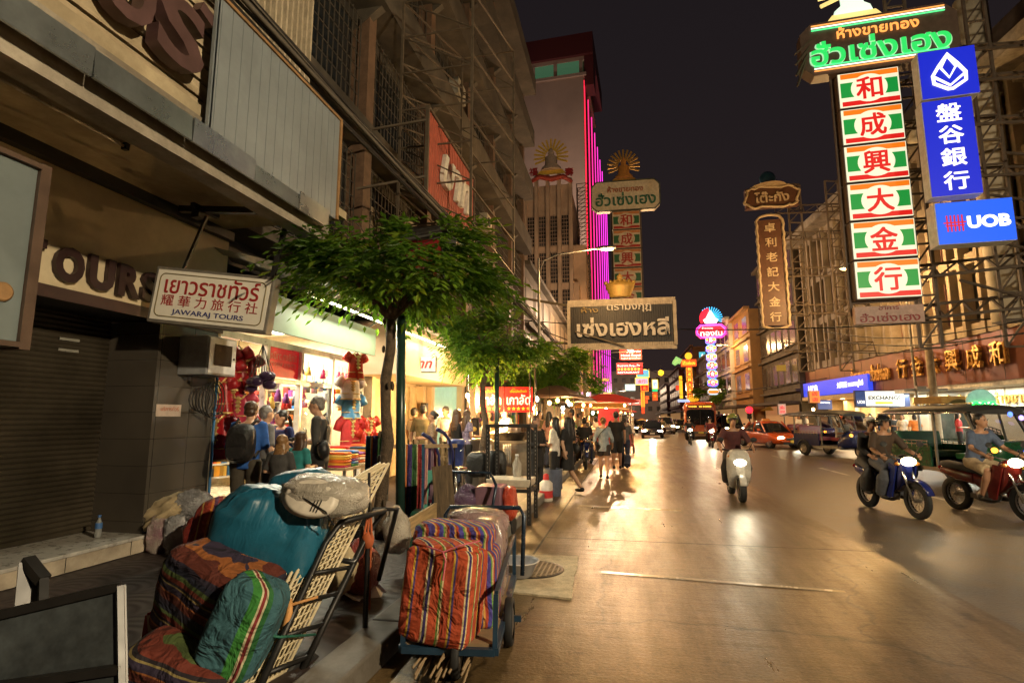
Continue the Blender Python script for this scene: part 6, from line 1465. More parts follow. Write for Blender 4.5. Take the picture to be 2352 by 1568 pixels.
car('van', 'dark van between the orange bus and the taxi', (8.0, 47.5, -.012), R(6), P_grey, 'van', L_=4.8, W_=1.8, H_=1.95, van=True, head=G_headw)
car('van', 'silver minivan left of the orange bus', (4.0, 60, -.012), R(0), P_silv, 'van', L_=4.6, W_=1.75, H_=1.8, van=True, head=G_headw)
car('sedan', 'second taxi far down the road beyond the black sedan', (1.8, 66, 0), R(0), mat('yellow green taxi paint', (.4, .32, .03), .2, coat=.5), 'taxi', taxi=True, head=G_headw)
for k, (x, y) in enumerate(((5.4, 76), (2.4, 84), (7.2, 88), (4.8, 98), (1.6, 104))):
    car('sedan', ('dark distant car right of the minivan', 'distant car directly behind the second taxi', 'distant car by the right kerb under the octagonal signs', 'faraway car in the middle lane', 'faraway car closest to the left kerb')[k], (x, y, 0), 0, (P_grey, P_blk, P_silv, P_oran, P_grey)[k], head=G_headw, group='cars queueing far down the road')
for k, (x, y) in enumerate(((.4, 62), (3.6, 70), (6.4, 68), (.9, 92))):
    car('sedan', ('dark car close to the left kerb beyond the black sedan', 'pale car between the minivan and the distant cars', 'car by the centre line behind the bus', 'dim faraway car at the left kerb')[k], (x, y, 0), 0, (P_blk, P_silv, P_grey, P_blk)[k], head=G_headw, group='cars queueing far down the road')
# bus
t = thing('city_bus', 'orange city bus with amber destination board and dark windscreen', 'bus', (6.0, 49, -.012), R(-5), sca=.94)
P_bus = mat('orange bus paint', (.5, .1, .02), .25, var=.08, coat=.4)
m = MB(); m.loft([rsec(y, k, z0, z1, .13) for y, k, z0, z1 in ((-5, 1.12, .5, 2.75), (-4.9, 1.2, .4, 2.95), (-4.6, 1.25, .38, 3.05), (4.8, 1.25, .38, 3.05), (5, 1.2, .45, 2.95))]); m.build('body', P_bus, t)
m = MB(); m.loft([rsec(y, 1.08, z0, z1, .16) for y, z0, z1 in ((-5.05, 1.2, 2.4), (-5.0, 1.15, 2.45), (-4.6, 1.15, 2.45))]); ws = m.build('windscreen', M_glassv, t)
m = MB(); m.box((0, -5.07, 1.75), (.05, .04, 1.15)); m.build('centre_bar', M_black, ws)
m = MB(); m.bar((-.6, -5.08, 1.3), (-.1, -5.08, 1.7), .02); m.bar((.2, -5.08, 1.3), (.7, -5.08, 1.6), .02); m.build('wiper', M_black, ws)
m = MB(); m.box((0, -4.98, 2.66), (1.9, .1, .26)); m.build('destination_box', M_black, t)
m = MB()
for k in range(24):
    if k not in (9, 10, 14): m.box((-.85 + k * .074, -5.04, 2.66), (.045, .02, rnd.uniform(.08, .15)))
m.build('destination_lights', glow('amber led', (1, .5, .05), 2.2), t)
for s_ in (-1, 1):
    m = MB(); m.ell((s_ * .85, -4.98, .78), (.16, .08, .11), 12, 8); m.build('headlight', G_headw, t)
    m = MB(); m.ell((s_ * .85, -4.97, 1.0), (.08, .05, .06), 10, 7); m.build('indicator', G_amber, t)
    m = MB(); m.tube([(s_ * 1.15, -4.9, 2.4), (s_ * 1.4, -5.15, 2.3)], .025, 6); m.box((s_ * 1.42, -5.17, 2.05), (.2, .08, .42)); m.build('mirror', M_black, t)
    for k in range(6):
        m = MB(); m.b2((s_ * 1.235, -3.9 + k * 1.4, 1.4), (s_ * 1.262, -2.7 + k * 1.4, 2.4)); m.build('window', M_glassv, t)
    for y in (-3.4, 2.8): wheel(t, s_ * 1.08, y, .46, .26)
m = MB(); m.box((0, -5.02, .55), (2.2, .1, .22)); m.build('bumper', M_grille, t)
m = MB(); m.box((0, -5.08, .55), (.4, .02, .15)); m.build('number_plate', M_plate, t)
light('SPOT', 'head_beam', t, (0, -5.15, .8), 380, (1, .8, .5), .15, rot=(R(80), 0, R(180)), spot=R(70), blend=.8)
# ---- tuk-tuks
def tuktuk(label, loc, rz, body, seat, roof=None, fancy=False):
    t = thing('tuk_tuk', label, 'tuk-tuk', loc, rz, 'tuk-tuks waiting along the right lane')
    roof = roof or mat('dark canvas roof', (.03, .028, .024), .6)
    # nose -Y; rear axle at y=.9
    m = MB(); m.loft([rsec(y, hw, z0, z1, .3) for y, hw, z0, z1 in ((-1.55, .3, .55, .95), (-1.5, .5, .45, 1.1), (-1.2, .6, .35, 1.12), (-.95, .62, .32, .85), (-.9, .62, .3, .5))]); m.build('cab_front', body, t)
    m = MB(); m.box((0, .2, .4), (1.2, 2.5, .12)); m.build('floor_pan', M_chrome if fancy else M_steel, t)
    m = MB()
    for s_ in (-1, 1): m.b2((s_ * .62, .05, .44), (s_ * .68, 1.55, .95))
    m.b2((-.65, 1.5, .44), (.65, 1.56, 1.15)); m.build('rear_body', body, t)
    m = MB(); m.box((0, .75, .72), (1.15, .55, .16)); m.build('seat', seat, t, bevel=.03)
    m = MB(); m.box((0, 1.3, 1.0), (1.2, .14, .55), rot=(R(-8), 0, 0)); m.build('backrest', seat, t, bevel=.03)
    m = MB(); m.box((0, -.45, .72), (.6, .45, .14)); m.build('driver_seat', seat, t, bevel=.03)
    m = MB()
    for s_ in (-1, 1):
        m.bar((s_ * .58, -1.25, 1.1), (s_ * .6, -.95, 1.78), .045); m.bar((s_ * .64, -.1, .45), (s_ * .64, -.1, 1.78), .045); m.bar((s_ * .64, 1.5, .9), (s_ * .64, 1.5, 1.78), .045)
    m.build('roof_post', M_steel, t)
    m = MB(); m.loft([[Vector((.74 * c * k, y, 1.76 + zz + .16 * s_ * k)) for c, s_ in [(math.cos(a), max(0, math.sin(a))) for a in [2 * PI * j / 24 for j in range(24)]]] for y, k, zz in ((-1.2, .75, -.06), (-1.1, .95, .0), (-.6, 1.02, .03), (.6, 1.02, .03), (1.5, 1, .0), (1.75, .9, -.05))]); m.build('roof', roof, t)
    m = MB(); m.tube([(-.72, -1.15, 1.74), (-.76, 0, 1.76), (-.75, 1.7, 1.74), (.75, 1.7, 1.74), (.76, 0, 1.76), (.72, -1.15, 1.74)], .022, 6, closed=True); m.build('roof_rail', M_chrome, t)
    m = MB(); m.add([(-.55, -1.28, 1.1), (.55, -1.28, 1.1), (.52, -.98, 1.74), (-.52, -.98, 1.74)], [(0, 1, 2, 3)]); m.build('windscreen', mat('clear windscreen', (.8, .85, .82), .03, var=0, trans=1), t)
    m = MB()
    for a, b in (((-.56, -1.29, 1.1), (.56, -1.29, 1.1)), ((-.52, -.98, 1.75), (.52, -.98, 1.75)), ((-.56, -1.29, 1.1), (-.52, -.98, 1.75)), ((.56, -1.29, 1.1), (.52, -.98, 1.75))): m.bar(a, b, .035)
    m.build('windscreen_frame', M_black, t)
    m = MB(); m.tube([(-.3, -.95, 1.02), (-.1, -1.05, .98), (.1, -1.05, .98), (.3, -.95, 1.02)], .016, 6); m.bar((0, -1.05, .98), (0, -1.3, .6), .03); m.build('handlebar', M_black, t)
    m = MB(); m.ell((0, -1.58, .82), (.12, .07, .12), 14, 9); m.build('headlight', M_chrome, t)
    for s_ in (-1, 1):
        m = MB(); m.ell((s_ * .48, -1.5, .92), (.07, .05, .06), 10, 7); m.build('indicator', G_amber, t)
        wheel(t, s_ * .62, .95, .29, .17)
        m = MB(); m.tube([(s_ * .62, .95 + .36 * math.cos(a), .29 + .36 * math.sin(a)) for a in [PI * i / 10 for i in range(11)]], [(.05, .12)] * 11, 6); m.build('mudguard', M_black, t)
    wheel(t, 0, -1.42, .27, .13)
    m = MB(); m.bar((-.09, -1.42, .27), (-.09, -1.25, .75), .035); m.bar((.09, -1.42, .27), (.09, -1.25, .75), .035); m.build('fork', M_chrome, t)
    m = MB()
    for s_ in (-1, 1):
        for z in (.98, 1.06): m.bar((s_ * .68, .1, z), (s_ * .68, 1.5, z), .02)
        for k in range(9): m.bar((s_ * .68, .12 + k * .17, .9), (s_ * .68, .12 + k * .17, 1.06), .014)
    m.build('side_rail', M_chrome, t)
    m = MB(); m.box((0, -1.57, .58), (.3, .02, .12)); m.build('number_plate', M_plate, t)
    if fancy:
        m = MB(); m.prism([(.34 * math.cos(a), .3 * math.sin(a)) for a in [PI * i / 16 for i in range(17)]], .06, T(0, -.75, 1.98) @ RX(PI / 2)); d = m.build('dome_sign', mat('painted dome board', (.25, .5, .45), .4, emit=(.4, .9, .7), es=.25), t)
        m = MB(); m.b2((-.3, .0, 1.98), (.3, .9, 2.15)); m.build('roof_board', mat('ochre roof board', (.4, .22, .05), .5), t)
        for k in range(3):
            m = MB(); m.tube([(-.2 + .2 * k + .075 * math.cos(a), -.86, 1.9 + .075 * math.sin(a)) for a in [i / 14 * 2 * PI for i in range(14)]], .022, 6, closed=True); m.ell((-.2 + .2 * k, -.86, 1.9), (.03, .02, .03), 8, 6); m.build('ring_light', glow('green ring light', (.02, 1, .1), 3), t)
        for x, z, c in ((.25, 1.7, (.05, .8, .9)), (.5, 1.62, (.4, .3, 1)), (.5, .98, (.1, .15, 1)), (.62, 1.3, (1, .02, .02))):
            m = MB(); m.ell((x, -1.2, z), (.06, .03, .06), 10, 7); m.build('accent_light', glow('accent lamp %.1f' % c[0], c, 2.5), t)
        m = MB(); m.b2((.12, -1.6, .84), (.48, -1.52, .92)); m.build('accent_bar', glow('blue bar lamp', (.02, .05, 1), 3), t)
    return t
M_gseat = mat('green vinyl seat', (.01, .12, .04), .35); M_rseat = mat('red vinyl seat', (.25, .03, .04), .4); P_navy = mat('navy blue paint', (.012, .02, .09), .2, coat=.5)
tuktuk('large tuk-tuk with green seats, chrome rails and green ring lights', (7.95, 15.5, -.012), R(13), mat('dark green paint', (.01, .07, .03), .2, coat=.5), M_gseat, fancy=True)
tuktuk('navy tuk-tuk with red seat facing this way before the bank', (8.75, 26.3, -.012), R(24), P_navy, M_rseat)
tuktuk('tuk-tuk parked behind the navy one beside the orange taxi', (9.9, 32.5, -.012), R(20), P_navy, M_rseat)
tuktuk('small tuk-tuk further ahead left of the black sedan', (-.6, 41, 0), R(0), P_navy, M_rseat)
# ---- motorcycles
def motorbike(label, loc, rz, paint, lit=True, lean=0, g=G_head, scooter=False, group='motorbikes', beam=0, front=None):
    t = thing('motorbike' if not scooter else 'scooter', label, 'motorbike' if not scooter else 'scooter', loc, 0, group, rot=(0, lean, rz))
    r_ = .29 if not scooter else .24; wb = .62
    wheel(t, 0, -wb, r_, .075 if not scooter else .11, 20 if not scooter else 0); wheel(t, 0, wb, r_, .085 if not scooter else .12, 20 if not scooter else 0)
    m = MB()
    for s_ in (-1, 1): m.tube([(s_ * .075, -wb, r_), (s_ * .075, -.45, .72), (s_ * .06, -.38, .86)], .022, 7)
    m.build('fork', M_chrome, t)
    m = MB(); m.tube([(-.34, -.28, .98), (-.2, -.36, .98), (0, -.4, .93), (.2, -.36, .98), (.34, -.28, .98)], .014, 7); hb = m.build('handlebar', M_black, t)
    for s_ in (-1, 1):
        m = MB(); m.cyl((s_ * .24, -.33, .98), (s_ * .36, -.26, .98), .02, n=8); m.build('grip', M_black, hb)
        m = MB(); m.tube([(s_ * .22, -.34, .98), (s_ * .3, -.38, 1.14)], .007, 5); m.ell((s_ * .31, -.38, 1.18), (.065, .015, .045), 10, 7); m.build('mirror', M_black, hb)
    if not scooter:
        m = MB(); m.loft([rsec(y, hw, z0, z1, .32) for y, hw, z0, z1 in ((-.5, .05, .72, .86), (-.42, .12, .56, .95), (-.3, .13, .42, .92), (-.2, .1, .36, .72), (.0, .08, .36, .62), (.2, .09, .48, .68))]); m.build('fairing', paint, t)
        m = MB(); 
        for s_ in (-1, 1): m.prism([(-.42, .82), (-.26, .86), (-.12, .46), (-.14, .26), (-.26, .3)], .025, T(s_ * .17, 0, 0) @ Matrix(((0, 0, 1, 0), (1, 0, 0, 0), (0, 1, 0, 0), (0, 0, 0, 1))))
        m.build('leg_shield', paint, t)
    else:
        m = MB(); m.loft([rsec(y, hw, z0, z1, .3) for y, hw, z0, z1 in ((-.62, .08, .5, .78), (-.55, .2, .4, .96), (-.42, .23, .3, 1.0), (-.32, .21, .24, .9), (-.28, .18, .22, .4), (.05, .17, .22, .32), (.15, .19, .22, .6), (.5, .2, .32, .68), (.8, .12, .45, .66))]); m.build('fairing', paint, t)
    m = MB(); m.loft([rsec(y, hw, z0, z1, .32) for y, hw, z0, z1 in ((.02, .09, .6, .76), (.1, .13, .66, .8), (.45, .14, .7, .82), (.75, .12, .72, .86), (.85, .06, .74, .84))]); m.build('seat', M_black, t)
    m = MB(); m.loft([rsec(y, hw, z0, z1, .3) for y, hw, z0, z1 in ((.2, .1, .48, .68), (.55, .12, .52, .74), (.88, .05, .62, .74))]); m.build('tail_body', paint, t)
    m = MB(); m.ell((0, .02, .33), (.13, .2, .13), 12, 8); m.bar((0, .0, .3), (0, wb, r_), .06, .08); m.tube([(.1, -.05, .24), (.13, .3, .22), (.15, .75, .34)], [.02, .03, .045], 10); m.build('engine', mat('engine metal', (.16, .15, .14), .4, .7), t)
    m = MB(); m.tube([(0, -wb + (r_ + .04) * math.cos(a), r_ + (r_ + .04) * math.sin(a)) for a in [R(30) + R(130) * i / 8 for i in range(9)]], [(.065, .012)] * 9, 8); m.build('front_mudguard', front or paint, t)
    m = MB(); m.ell((0, -.5 if not scooter else -.58, .9 if not scooter else .74), (.12, .08, .075), 12, 8); m.build('headlight', g if lit else M_chrome, t)
    for s_ in (-1, 1):
        m = MB(); m.ell((s_ * .17, -.46 if not scooter else -.52, .86), (.045, .03, .03), 8, 6); m.build('indicator', mat('amber lens', (.5, .18, .02), .3), t)
    m = MB(); m.ell((0, .9, .72), (.07, .03, .04), 8, 6); m.build('tail_light', mat('tail lens', (.3, .01, .01), .2), t)
    if beam: light('SPOT', 'head_beam', t, (0, -.64, .86), beam, (1, .85, .58), .06, rot=(R(78), 0, R(180)), spot=R(75), blend=.8)
    return t
P_white = mat('cream white scooter paint', (.6, .56, .48), .25, coat=.5); P_blue = mat('bright blue bike paint', (.01, .018, .13), .2, coat=.6); P_redb = mat('red bike paint', (.12, .012, .01), .2, coat=.6); P_dk = mat('black bike paint', (.015, .015, .016), .2, coat=.5)
BIKE = {}
BIKE['lead'] = motorbike('cream scooter ridden towards the viewer with a blazing headlight', (2.16, 12.1, 0), R(-1), P_white, scooter=True, beam=35)
BIKE['blue'] = motorbike('blue motorbike carrying two helmeted riders on the asphalt', (4.46, 10.85, -.012), R(12), P_blue, g=G_headw, beam=45, front=P_blue)
BIKE['red'] = motorbike('red motorbike at right edge ridden by person in blue shirt', (5.95, 10.85, -.012), R(17), P_redb, g=G_headw, beam=45)
BIKE['m1'] = motorbike('motorbike with headlight on right in front of the orange bus', (4.6, 32.5, -.012), R(-1), P_redb, g=G_head, beam=60)
BIKE['m2'] = motorbike('motorbike left of another one before the orange bus', (3.8, 35.5, -.012), R(-1), P_dk, g=G_head)
BIKE['m3'] = motorbike('motorbike between the black sedan and the minivan', (3.1, 50, 0), 0, P_redb, g=G_headw)
BIKE['m4'] = motorbike('distant motorbike behind the black sedan', (3.3, 58, 0), 0, P_dk, g=G_headw)
BIKE['p1'] = motorbike('blue parked motorbike facing the road beside the walkers', (-1.35, 18.2, 0), R(6), P_navy, lit=False, lean=R(4))
BIKE['p2'] = motorbike('green and chrome parked motorbike left of the blue one', (-2.05, 18.6, .0), R(-8), mat('green bike paint', (.04, .12, .03), .25, coat=.5), lit=False, lean=R(5))
BIKE['p3'] = motorbike('dark parked motorbike furthest along the left kerb', (-1.4, 20.6, 0), R(12), P_dk, lit=False, lean=R(4))
# ================================================================ people (local frame: facing -Y, sizes for 1.7 m, scaled to height)
SK = [mat('skin light', (.55, .32, .2), .5, var=.05), mat('skin tan', (.36, .19, .11), .5, var=.05), mat('skin brown', (.26, .13, .075), .5, var=.05)]
HB, HBR, HBL, HG = mat('black hair', (.012, .01, .009), .4, var=.3, scale=40), mat('brown hair', (.07, .035, .018), .4, var=.3, scale=40), mat('fair brown hair', (.24, .13, .05), .4, var=.3, scale=40), mat('grey hair', (.2, .18, .16), .5, var=.3, scale=40)
M_eye = mat('dark eye', (.01, .008, .007), .2); M_lip = mat('lip', (.3, .09, .07), .5)
def cloth(n, c, r=.8): return mat('cloth ' + n, c, r, var=.2, scale=10, bump=.35, bscale=14)
STAND = dict(pel=(0, 0, .93), chest=(0, 0, 1.26), neck=(0, .005, 1.45), head=(0, -.015, 1.6), shw=.185, hipw=.095,
             kneL=(.1, -.015, .49), ankL=(.105, .02, .085), kneR=(-.1, -.015, .49), ankR=(-.105, .02, .085), elbL=(.245, .03, 1.13), hanL=(.25, -.05, .9), elbR=(-.245, .03, 1.13), hanR=(-.25, -.05, .9))
WALK = dict(STAND, kneL=(.09, -.16, .5), ankL=(.09, -.24, .1), kneR=(-.09, .02, .48), ankR=(-.09, .3, .13), hanL=(.25, .1, .9), hanR=(-.25, -.16, .92))
WALK2 = dict(STAND, kneR=(-.09, -.14, .5), ankR=(-.09, -.2, .1), kneL=(.09, .02, .48), ankL=(.09, .26, .13), hanR=(-.25, .08, .9), hanL=(.25, -.14, .92))
FRONT = dict(STAND, elbL=(.235, .0, 1.12), hanL=(.1, -.26, 1.1), elbR=(-.235, .0, 1.12), hanR=(-.1, -.26, 1.12))
REACH = dict(STAND, chest=(0, -.06, 1.25), neck=(0, -.11, 1.43), head=(0, -.15, 1.57), elbL=(.24, -.18, 1.13), hanL=(.16, -.42, 1.08), elbR=(-.25, -.2, 1.14), hanR=(-.2, -.44, 1.08))
LOOK = dict(FRONT, neck=(0, -.03, 1.44), head=(0, -.075, 1.58))
RIDE = dict(STAND, pel=(0, .2, .88), chest=(0, .12, 1.2), neck=(0, .05, 1.39), head=(0, .01, 1.545), kneL=(.2, -.2, .74), ankL=(.16, -.02, .33), kneR=(-.2, -.2, .74), ankR=(-.16, -.02, .33), elbL=(.3, -.05, 1.1), hanL=(.31, -.29, 1.0), elbR=(-.3, -.05, 1.1), hanR=(-.31, -.29, 1.0))
PILL = dict(STAND, pel=(0, .58, .93), chest=(0, .5, 1.25), neck=(0, .43, 1.44), head=(0, .39, 1.6), kneL=(.25, .2, .76), ankL=(.2, .38, .38), kneR=(-.25, .2, .76), ankR=(-.2, .38, .38), elbL=(.25, .4, 1.13), hanL=(.2, .16, 1.0), elbR=(-.25, .4, 1.13), hanR=(-.2, .16, 1.0))
SITB = dict(STAND, pel=(0, .2, .86), chest=(0, .2, 1.18), neck=(0, .2, 1.38), head=(0, .18, 1.53), kneL=(.2, -.15, .74), ankL=(.25, -.1, .3), kneR=(-.2, -.15, .74), ankR=(-.25, -.1, .3), elbL=(.24, .1, 1.04), hanL=(.18, -.12, .92), elbR=(-.24, .1, 1.04), hanR=(-.18, -.12, .92))
def person(label, loc, rz, H=1.7, pose=STAND, top=None, sleeve=.45, bottom=None, blen=1.0, skirt=False, hair='short', hm=None, skin=1, shoes=None, yaw=0, pitch=0, vox=.016, fem=False, group=None, helmet=None, child=False, waist=1.0, parent=None, cap=None):
    P = {k: (Vector(v) if isinstance(v, tuple) else v) for k, v in pose.items()}
    k_ = H / 1.7
    t = thing('person', label, 'person', loc, rz, group, sca=k_)
    sk = SK[skin]; shw = P['shw'] * (.88 if fem else 1); hw = P['hipw']
    pel, ch, nk, hd = P['pel'], P['chest'], P['neck'], P['head']
    sp = (nk - pel).normalized(); X = Vector((1, 0, 0))
    def torso(m, e=0, lo=-.06, hi=1.0, w=1.0):
        mid = pel.lerp(ch, .5); top_ = ch.lerp(nk, .72)
        pts = [pel + sp * lo, pel + sp * .04, mid, ch, top_, ch.lerp(nk, .95), nk]
        wd = [(.095, .15), (.105, .165 if fem else .16), (.09, .125 if fem else .145), (.112, .155 if fem else .175), (.085, .15 if fem else .175), (.065, .085), (.05, .055)]
        m.tube(pts, [(a * w + e, b * w + e) for a, b in wd], 18, ref=(1, 0, 0))
    def sh(s_): return ch.lerp(nk, .78) + X * (s_ * (shw - .02))
    def hip(s_): return pel + X * (s_ * hw) + sp * -.03
    J = {}
    for s_, q in ((1, 'L'), (-1, 'R')): J[q] = (sh(s_), P['elb' + q], P['han' + q], hip(s_), P['kne' + q], P['ank' + q], s_)
    def arm(m, q, e=0, upto=1.0):
        a, b, c = J[q][:3]; m.tube([a - X * (J[q][6] * .03), a, a.lerp(b, .5)], [.05 + e, .054 + e, .045 + e], 10)
        if upto <= .5: m.tube([a, a.lerp(b, upto * 2)], [.054 + e, .047 + e * 1.3], 10)
        else:
            m.tube([a, a.lerp(b, .5), b, b.lerp(c, .35 if upto >= 1 else (upto - .5) * .9), b.lerp(c, (upto - .5) * 2)], [.054 + e, .046 + e, .04 + e, .04 + e, .029 + e], 10)
    def leg(m, q, e=0, upto=1.0):
        a, b, c = J[q][3:6]; A = [a + sp * .05, a, a.lerp(b, .45), b, b.lerp(c, .3), c]; rr = [.09, .094, .078, .056, .058, .036]
        if upto < .5:
            k = upto * 2; m.tube([a + sp * .05, a, a.lerp(b, k * .6), a.lerp(b, k)], [.09 + e, .094 + e, .084 + e, .078 + e * 1.5], 12)
        else: m.tube(A, [r_ + e + (.012 * i if e else 0) * (i > 3) for i, r_ in enumerate(rr)], 12)
    # ---- body: one continuous surface
    m = MB(); torso(m)
    for q in 'LR': arm(m, q); leg(m, q)
    m.tube([nk - sp * .05, nk, nk.lerp(hd, .55)], [.055, .05, .05], 12)
    HM = T(*hd) @ RZ(yaw) @ RX(pitch)
    h3 = lambda x, y, z: HM @ Vector((x, y, z))
    hk = 1.12 if child else 1.0
    m.ell(h3(0, .012, .02), (.076 * hk, .094 * hk, .098 * hk), 18, 12, HM); m.ell(h3(0, -.03, -.055), (.056 * hk, .058 * hk, .062 * hk), 14, 10, HM)
    m.ell(h3(0, -.09, -.012), (.016, .022, .028), 8, 6, HM)
    for s_ in (-1, 1): m.ell(h3(s_ * .079 * hk, .012, -.005), (.012, .02, .032), 8, 6, HM)
    for q in 'LR':
        c = J[q][2]; b = J[q][1]; d_ = (c - b).normalized(); ax = X * J[q][6]
        m.ell(c + d_ * .045, (.03, .036, .05), 10, 7, d_.to_track_quat('Z', 'Y').to_matrix().to_4x4())
    body = m.build('body', sk, t, remesh=vox, smooth_it=3)
    # face, fingers joined to the body mesh
    m = MB()
    for q in 'LR':
        c = J[q][2]; b = J[q][1]; d_ = (c - b).normalized(); s_ = J[q][6]; sd = Vector((0, -1, 0)); sd = (sd - d_ * sd.dot(d_)).normalized(); pn = d_.cross(sd) * s_
        base = c + d_ * .075
        for i, l_ in enumerate((.062, .072, .068, .052)):
            o = base + sd * (.026 - .018 * i); m.tube([o - d_ * .01, o + d_ * l_ * .5 + pn * .006, o + d_ * l_ * .8 + pn * .024], [.0095, .009, .007], 6)
        o = c + d_ * .03 + sd * .03; m.tube([o, o + sd * .022 + d_ * .022, o + sd * .026 + d_ * .05 + pn * .012], [.011, .0105, .008], 6)
    m.cur = 1
    if not helmet or True:
        for s_ in (-1, 1): m.ell(h3(s_ * .031, -.079, .012), (.013, .008, .008), 8, 6, HM); m.box(h3(s_ * .032, -.083, .033), (.03, .008, .006), HM)
    m.cur = 2; m.ell(h3(0, -.087, -.056), (.023, .008, .007), 8, 6, HM)
    add = m.mesh('x'); bm = bmesh.new(); bm.from_mesh(body.data); bm.from_mesh(add); bm.to_mesh(body.data); bm.free(); bpy.data.meshes.remove(add)
    body.data.materials.append(M_eye); body.data.materials.append(M_lip)
    # ---- clothes
    tl = -.09 if waist == 1 else waist
    m = MB(); torso(m, .014, tl); 
    m.v = [p if (p - nk).dot(sp) < -.035 else p - sp * ((p - nk).dot(sp) + .035) for p in m.v]
    if sleeve:
        for q in 'LR': arm(m, q, .013, sleeve)
    m.build('shirt', top or cloth('white', (.7, .66, .6)), t, remesh=vox * 1.05, smooth_it=3)
    bm_ = bottom or cloth('dark denim', (.03, .035, .06))
    m = MB()
    if skirt:
        m.tube([pel + sp * .12, pel, pel + Vector((0, -.02, -.2)), pel + Vector((0, -.02, -.2 - .3 * blen))], [(.1, .15), (.12, .175), (.14, .19), (.16, .2)], 18, ref=(1, 0, 0))
    else:
        m.tube([pel + sp * .11, pel + sp * .03, pel - sp * .06], [(.1, .145), (.115, .172), (.11, .165)], 16, ref=(1, 0, 0))
        for q in 'LR': leg(m, q, .012, blen)
    m.build('trousers' if not skirt and blen > .5 else ('skirt' if skirt else 'shorts'), bm_, t, remesh=vox * 1.05, smooth_it=3)
    sm = shoes or M_dark
    for q in 'LR':
        a, b = J[q][5], J[q][4]; m = MB(); fw = Vector((0, -1, 0)); dn = (a - b).normalized(); m.ell(a + Vector((0, -.055, -.05)), (.045, .125, .04), 12, 8); m.ell(a + Vector((0, .02, -.03)), (.042, .06, .05), 10, 7); m.build('shoe', sm, t)
    if cap:
        m = MB(); m.ell(h3(0, .012, .05), (.084, .102, .078), 16, 10, HM); m.ell(h3(0, -.1, .05), (.07, .07, .01), 12, 6, HM); m.build('cap', cap, t)
    if helmet:
        m = MB(); m.ell(h3(0, .015, .03), (.115, .135, .13), 20, 14, HM); hl = m.build('helmet', helmet, t)
        bm = bmesh.new(); bm.from_mesh(hl.data); inv = HM.inverted()
        bmesh.ops.delete(bm, geom=[f for f in bm.faces if (inv @ f.calc_center_median()).z < -.045 or ((inv @ f.calc_center_median()).y < -.05 and -.05 < (inv @ f.calc_center_median()).z < .06)], context='FACES'); bm.to_mesh(hl.data); bm.free()
        k = hl.modifiers.new('t', 'SOLIDIFY'); k.thickness = .02; k.offset = -1
        m = MB(); m.loft([[h3(.118 * math.cos(a), .015 + .14 * math.sin(a), z) for a in [R(215) + R(110) * i / 10 for i in range(11)]] for z in (.035, .062)], caps=False); m.build('visor', mat('tinted visor', (.05, .045, .04), .1, alpha=1, var=0), hl)
    elif hair:
        hm = hm or HB; m = MB()
        m.ell(h3(0, .03, .042), (.086 * hk, .098 * hk, .094 * hk), 16, 10, HM)
        if hair == 'short': m.ell(h3(0, .06, -.01), (.078, .06, .07), 12, 8, HM)
        if hair == 'bun': m.ell(h3(0, .06, -.005), (.076, .06, .07), 12, 8, HM); m.ell(h3(0, .13, .03), (.04, .04, .04), 10, 7, HM)
        if hair == 'pony': m.ell(h3(0, .06, 0), (.076, .06, .07), 12, 8, HM); m.tube([h3(0, .11, .03), h3(0, .16, -.03), h3(.01, .15, -.16), h3(.01, .13, -.24)], [.03, .032, .026, .008], 9)
        if hair == 'long':
            m.tube([h3(0, .04, .03), h3(0, .075, -.08), h3(0, .1, -.2), h3(0, .11, -.34), h3(0, .1, -.42)], [(.07, .088), (.055, .1), (.045, .105), (.035, .09), (.012, .05)], 12, ref=(1, 0, 0))
            for s_ in (-1, 1): m.tube([h3(s_ * .06, .0, .05), h3(s_ * .085, -.0, -.05), h3(s_ * .09, .03, -.2), h3(s_ * .085, .05, -.3)], [.03, .03, .03, .01], 8)
        if hair == 'bob':
            m.tube([h3(0, .05, .02), h3(0, .065, -.07), h3(0, .07, -.13)], [(.06, .09), (.055, .098), (.03, .08)], 12, ref=(1, 0, 0))
        h_ = m.build('hair', hm, t, remesh=vox * .85, smooth_it=1)
        bm = bmesh.new(); bm.from_mesh(h_.data); r_ = random.Random(len(label))
        for v in bm.verts: v.co += v.normal * (noise.noise(v.co * 28) * .009)
        bm.to_mesh(h_.data); bm.free()
    if parent: pass
    return t
def at(px, dep, z=.15):
    """standing place under a picture column at a given distance"""
    p = ond(px, 960, dep); return Vector((p.x, p.y, z))
def held(name, mb, m, t): return mb.build(name, m, t)
C_black, C_white, C_denim, C_olive, C_grey, C_blue, C_navy, C_beige, C_pink = [cloth(n, c) for n, c in (('black', (.014, .013, .013)), ('white', (.7, .65, .57)), ('denim', (.03, .04, .075)), ('olive', (.16, .12, .05)), ('grey', (.13, .125, .12)), ('bright blue', (.02, .1, .38)), ('navy', (.02, .03, .13)), ('beige', (.4, .3, .18)), ('dusty pink', (.5, .25, .2)))]
C_khaki, C_ltblue, C_char = cloth('khaki brown', (.055, .045, .03)), cloth('pale blue denim', (.3, .36, .4)), cloth('charcoal', (.05, .048, .046))
C_pattern = mat('patterned fabric', (.3, .2, .12), .8, c2=(.06, .04, .03), scale=45); C_floral = mat('floral navy fabric', (.3, .25, .35), .8, c2=(.02, .02, .07), scale=28)
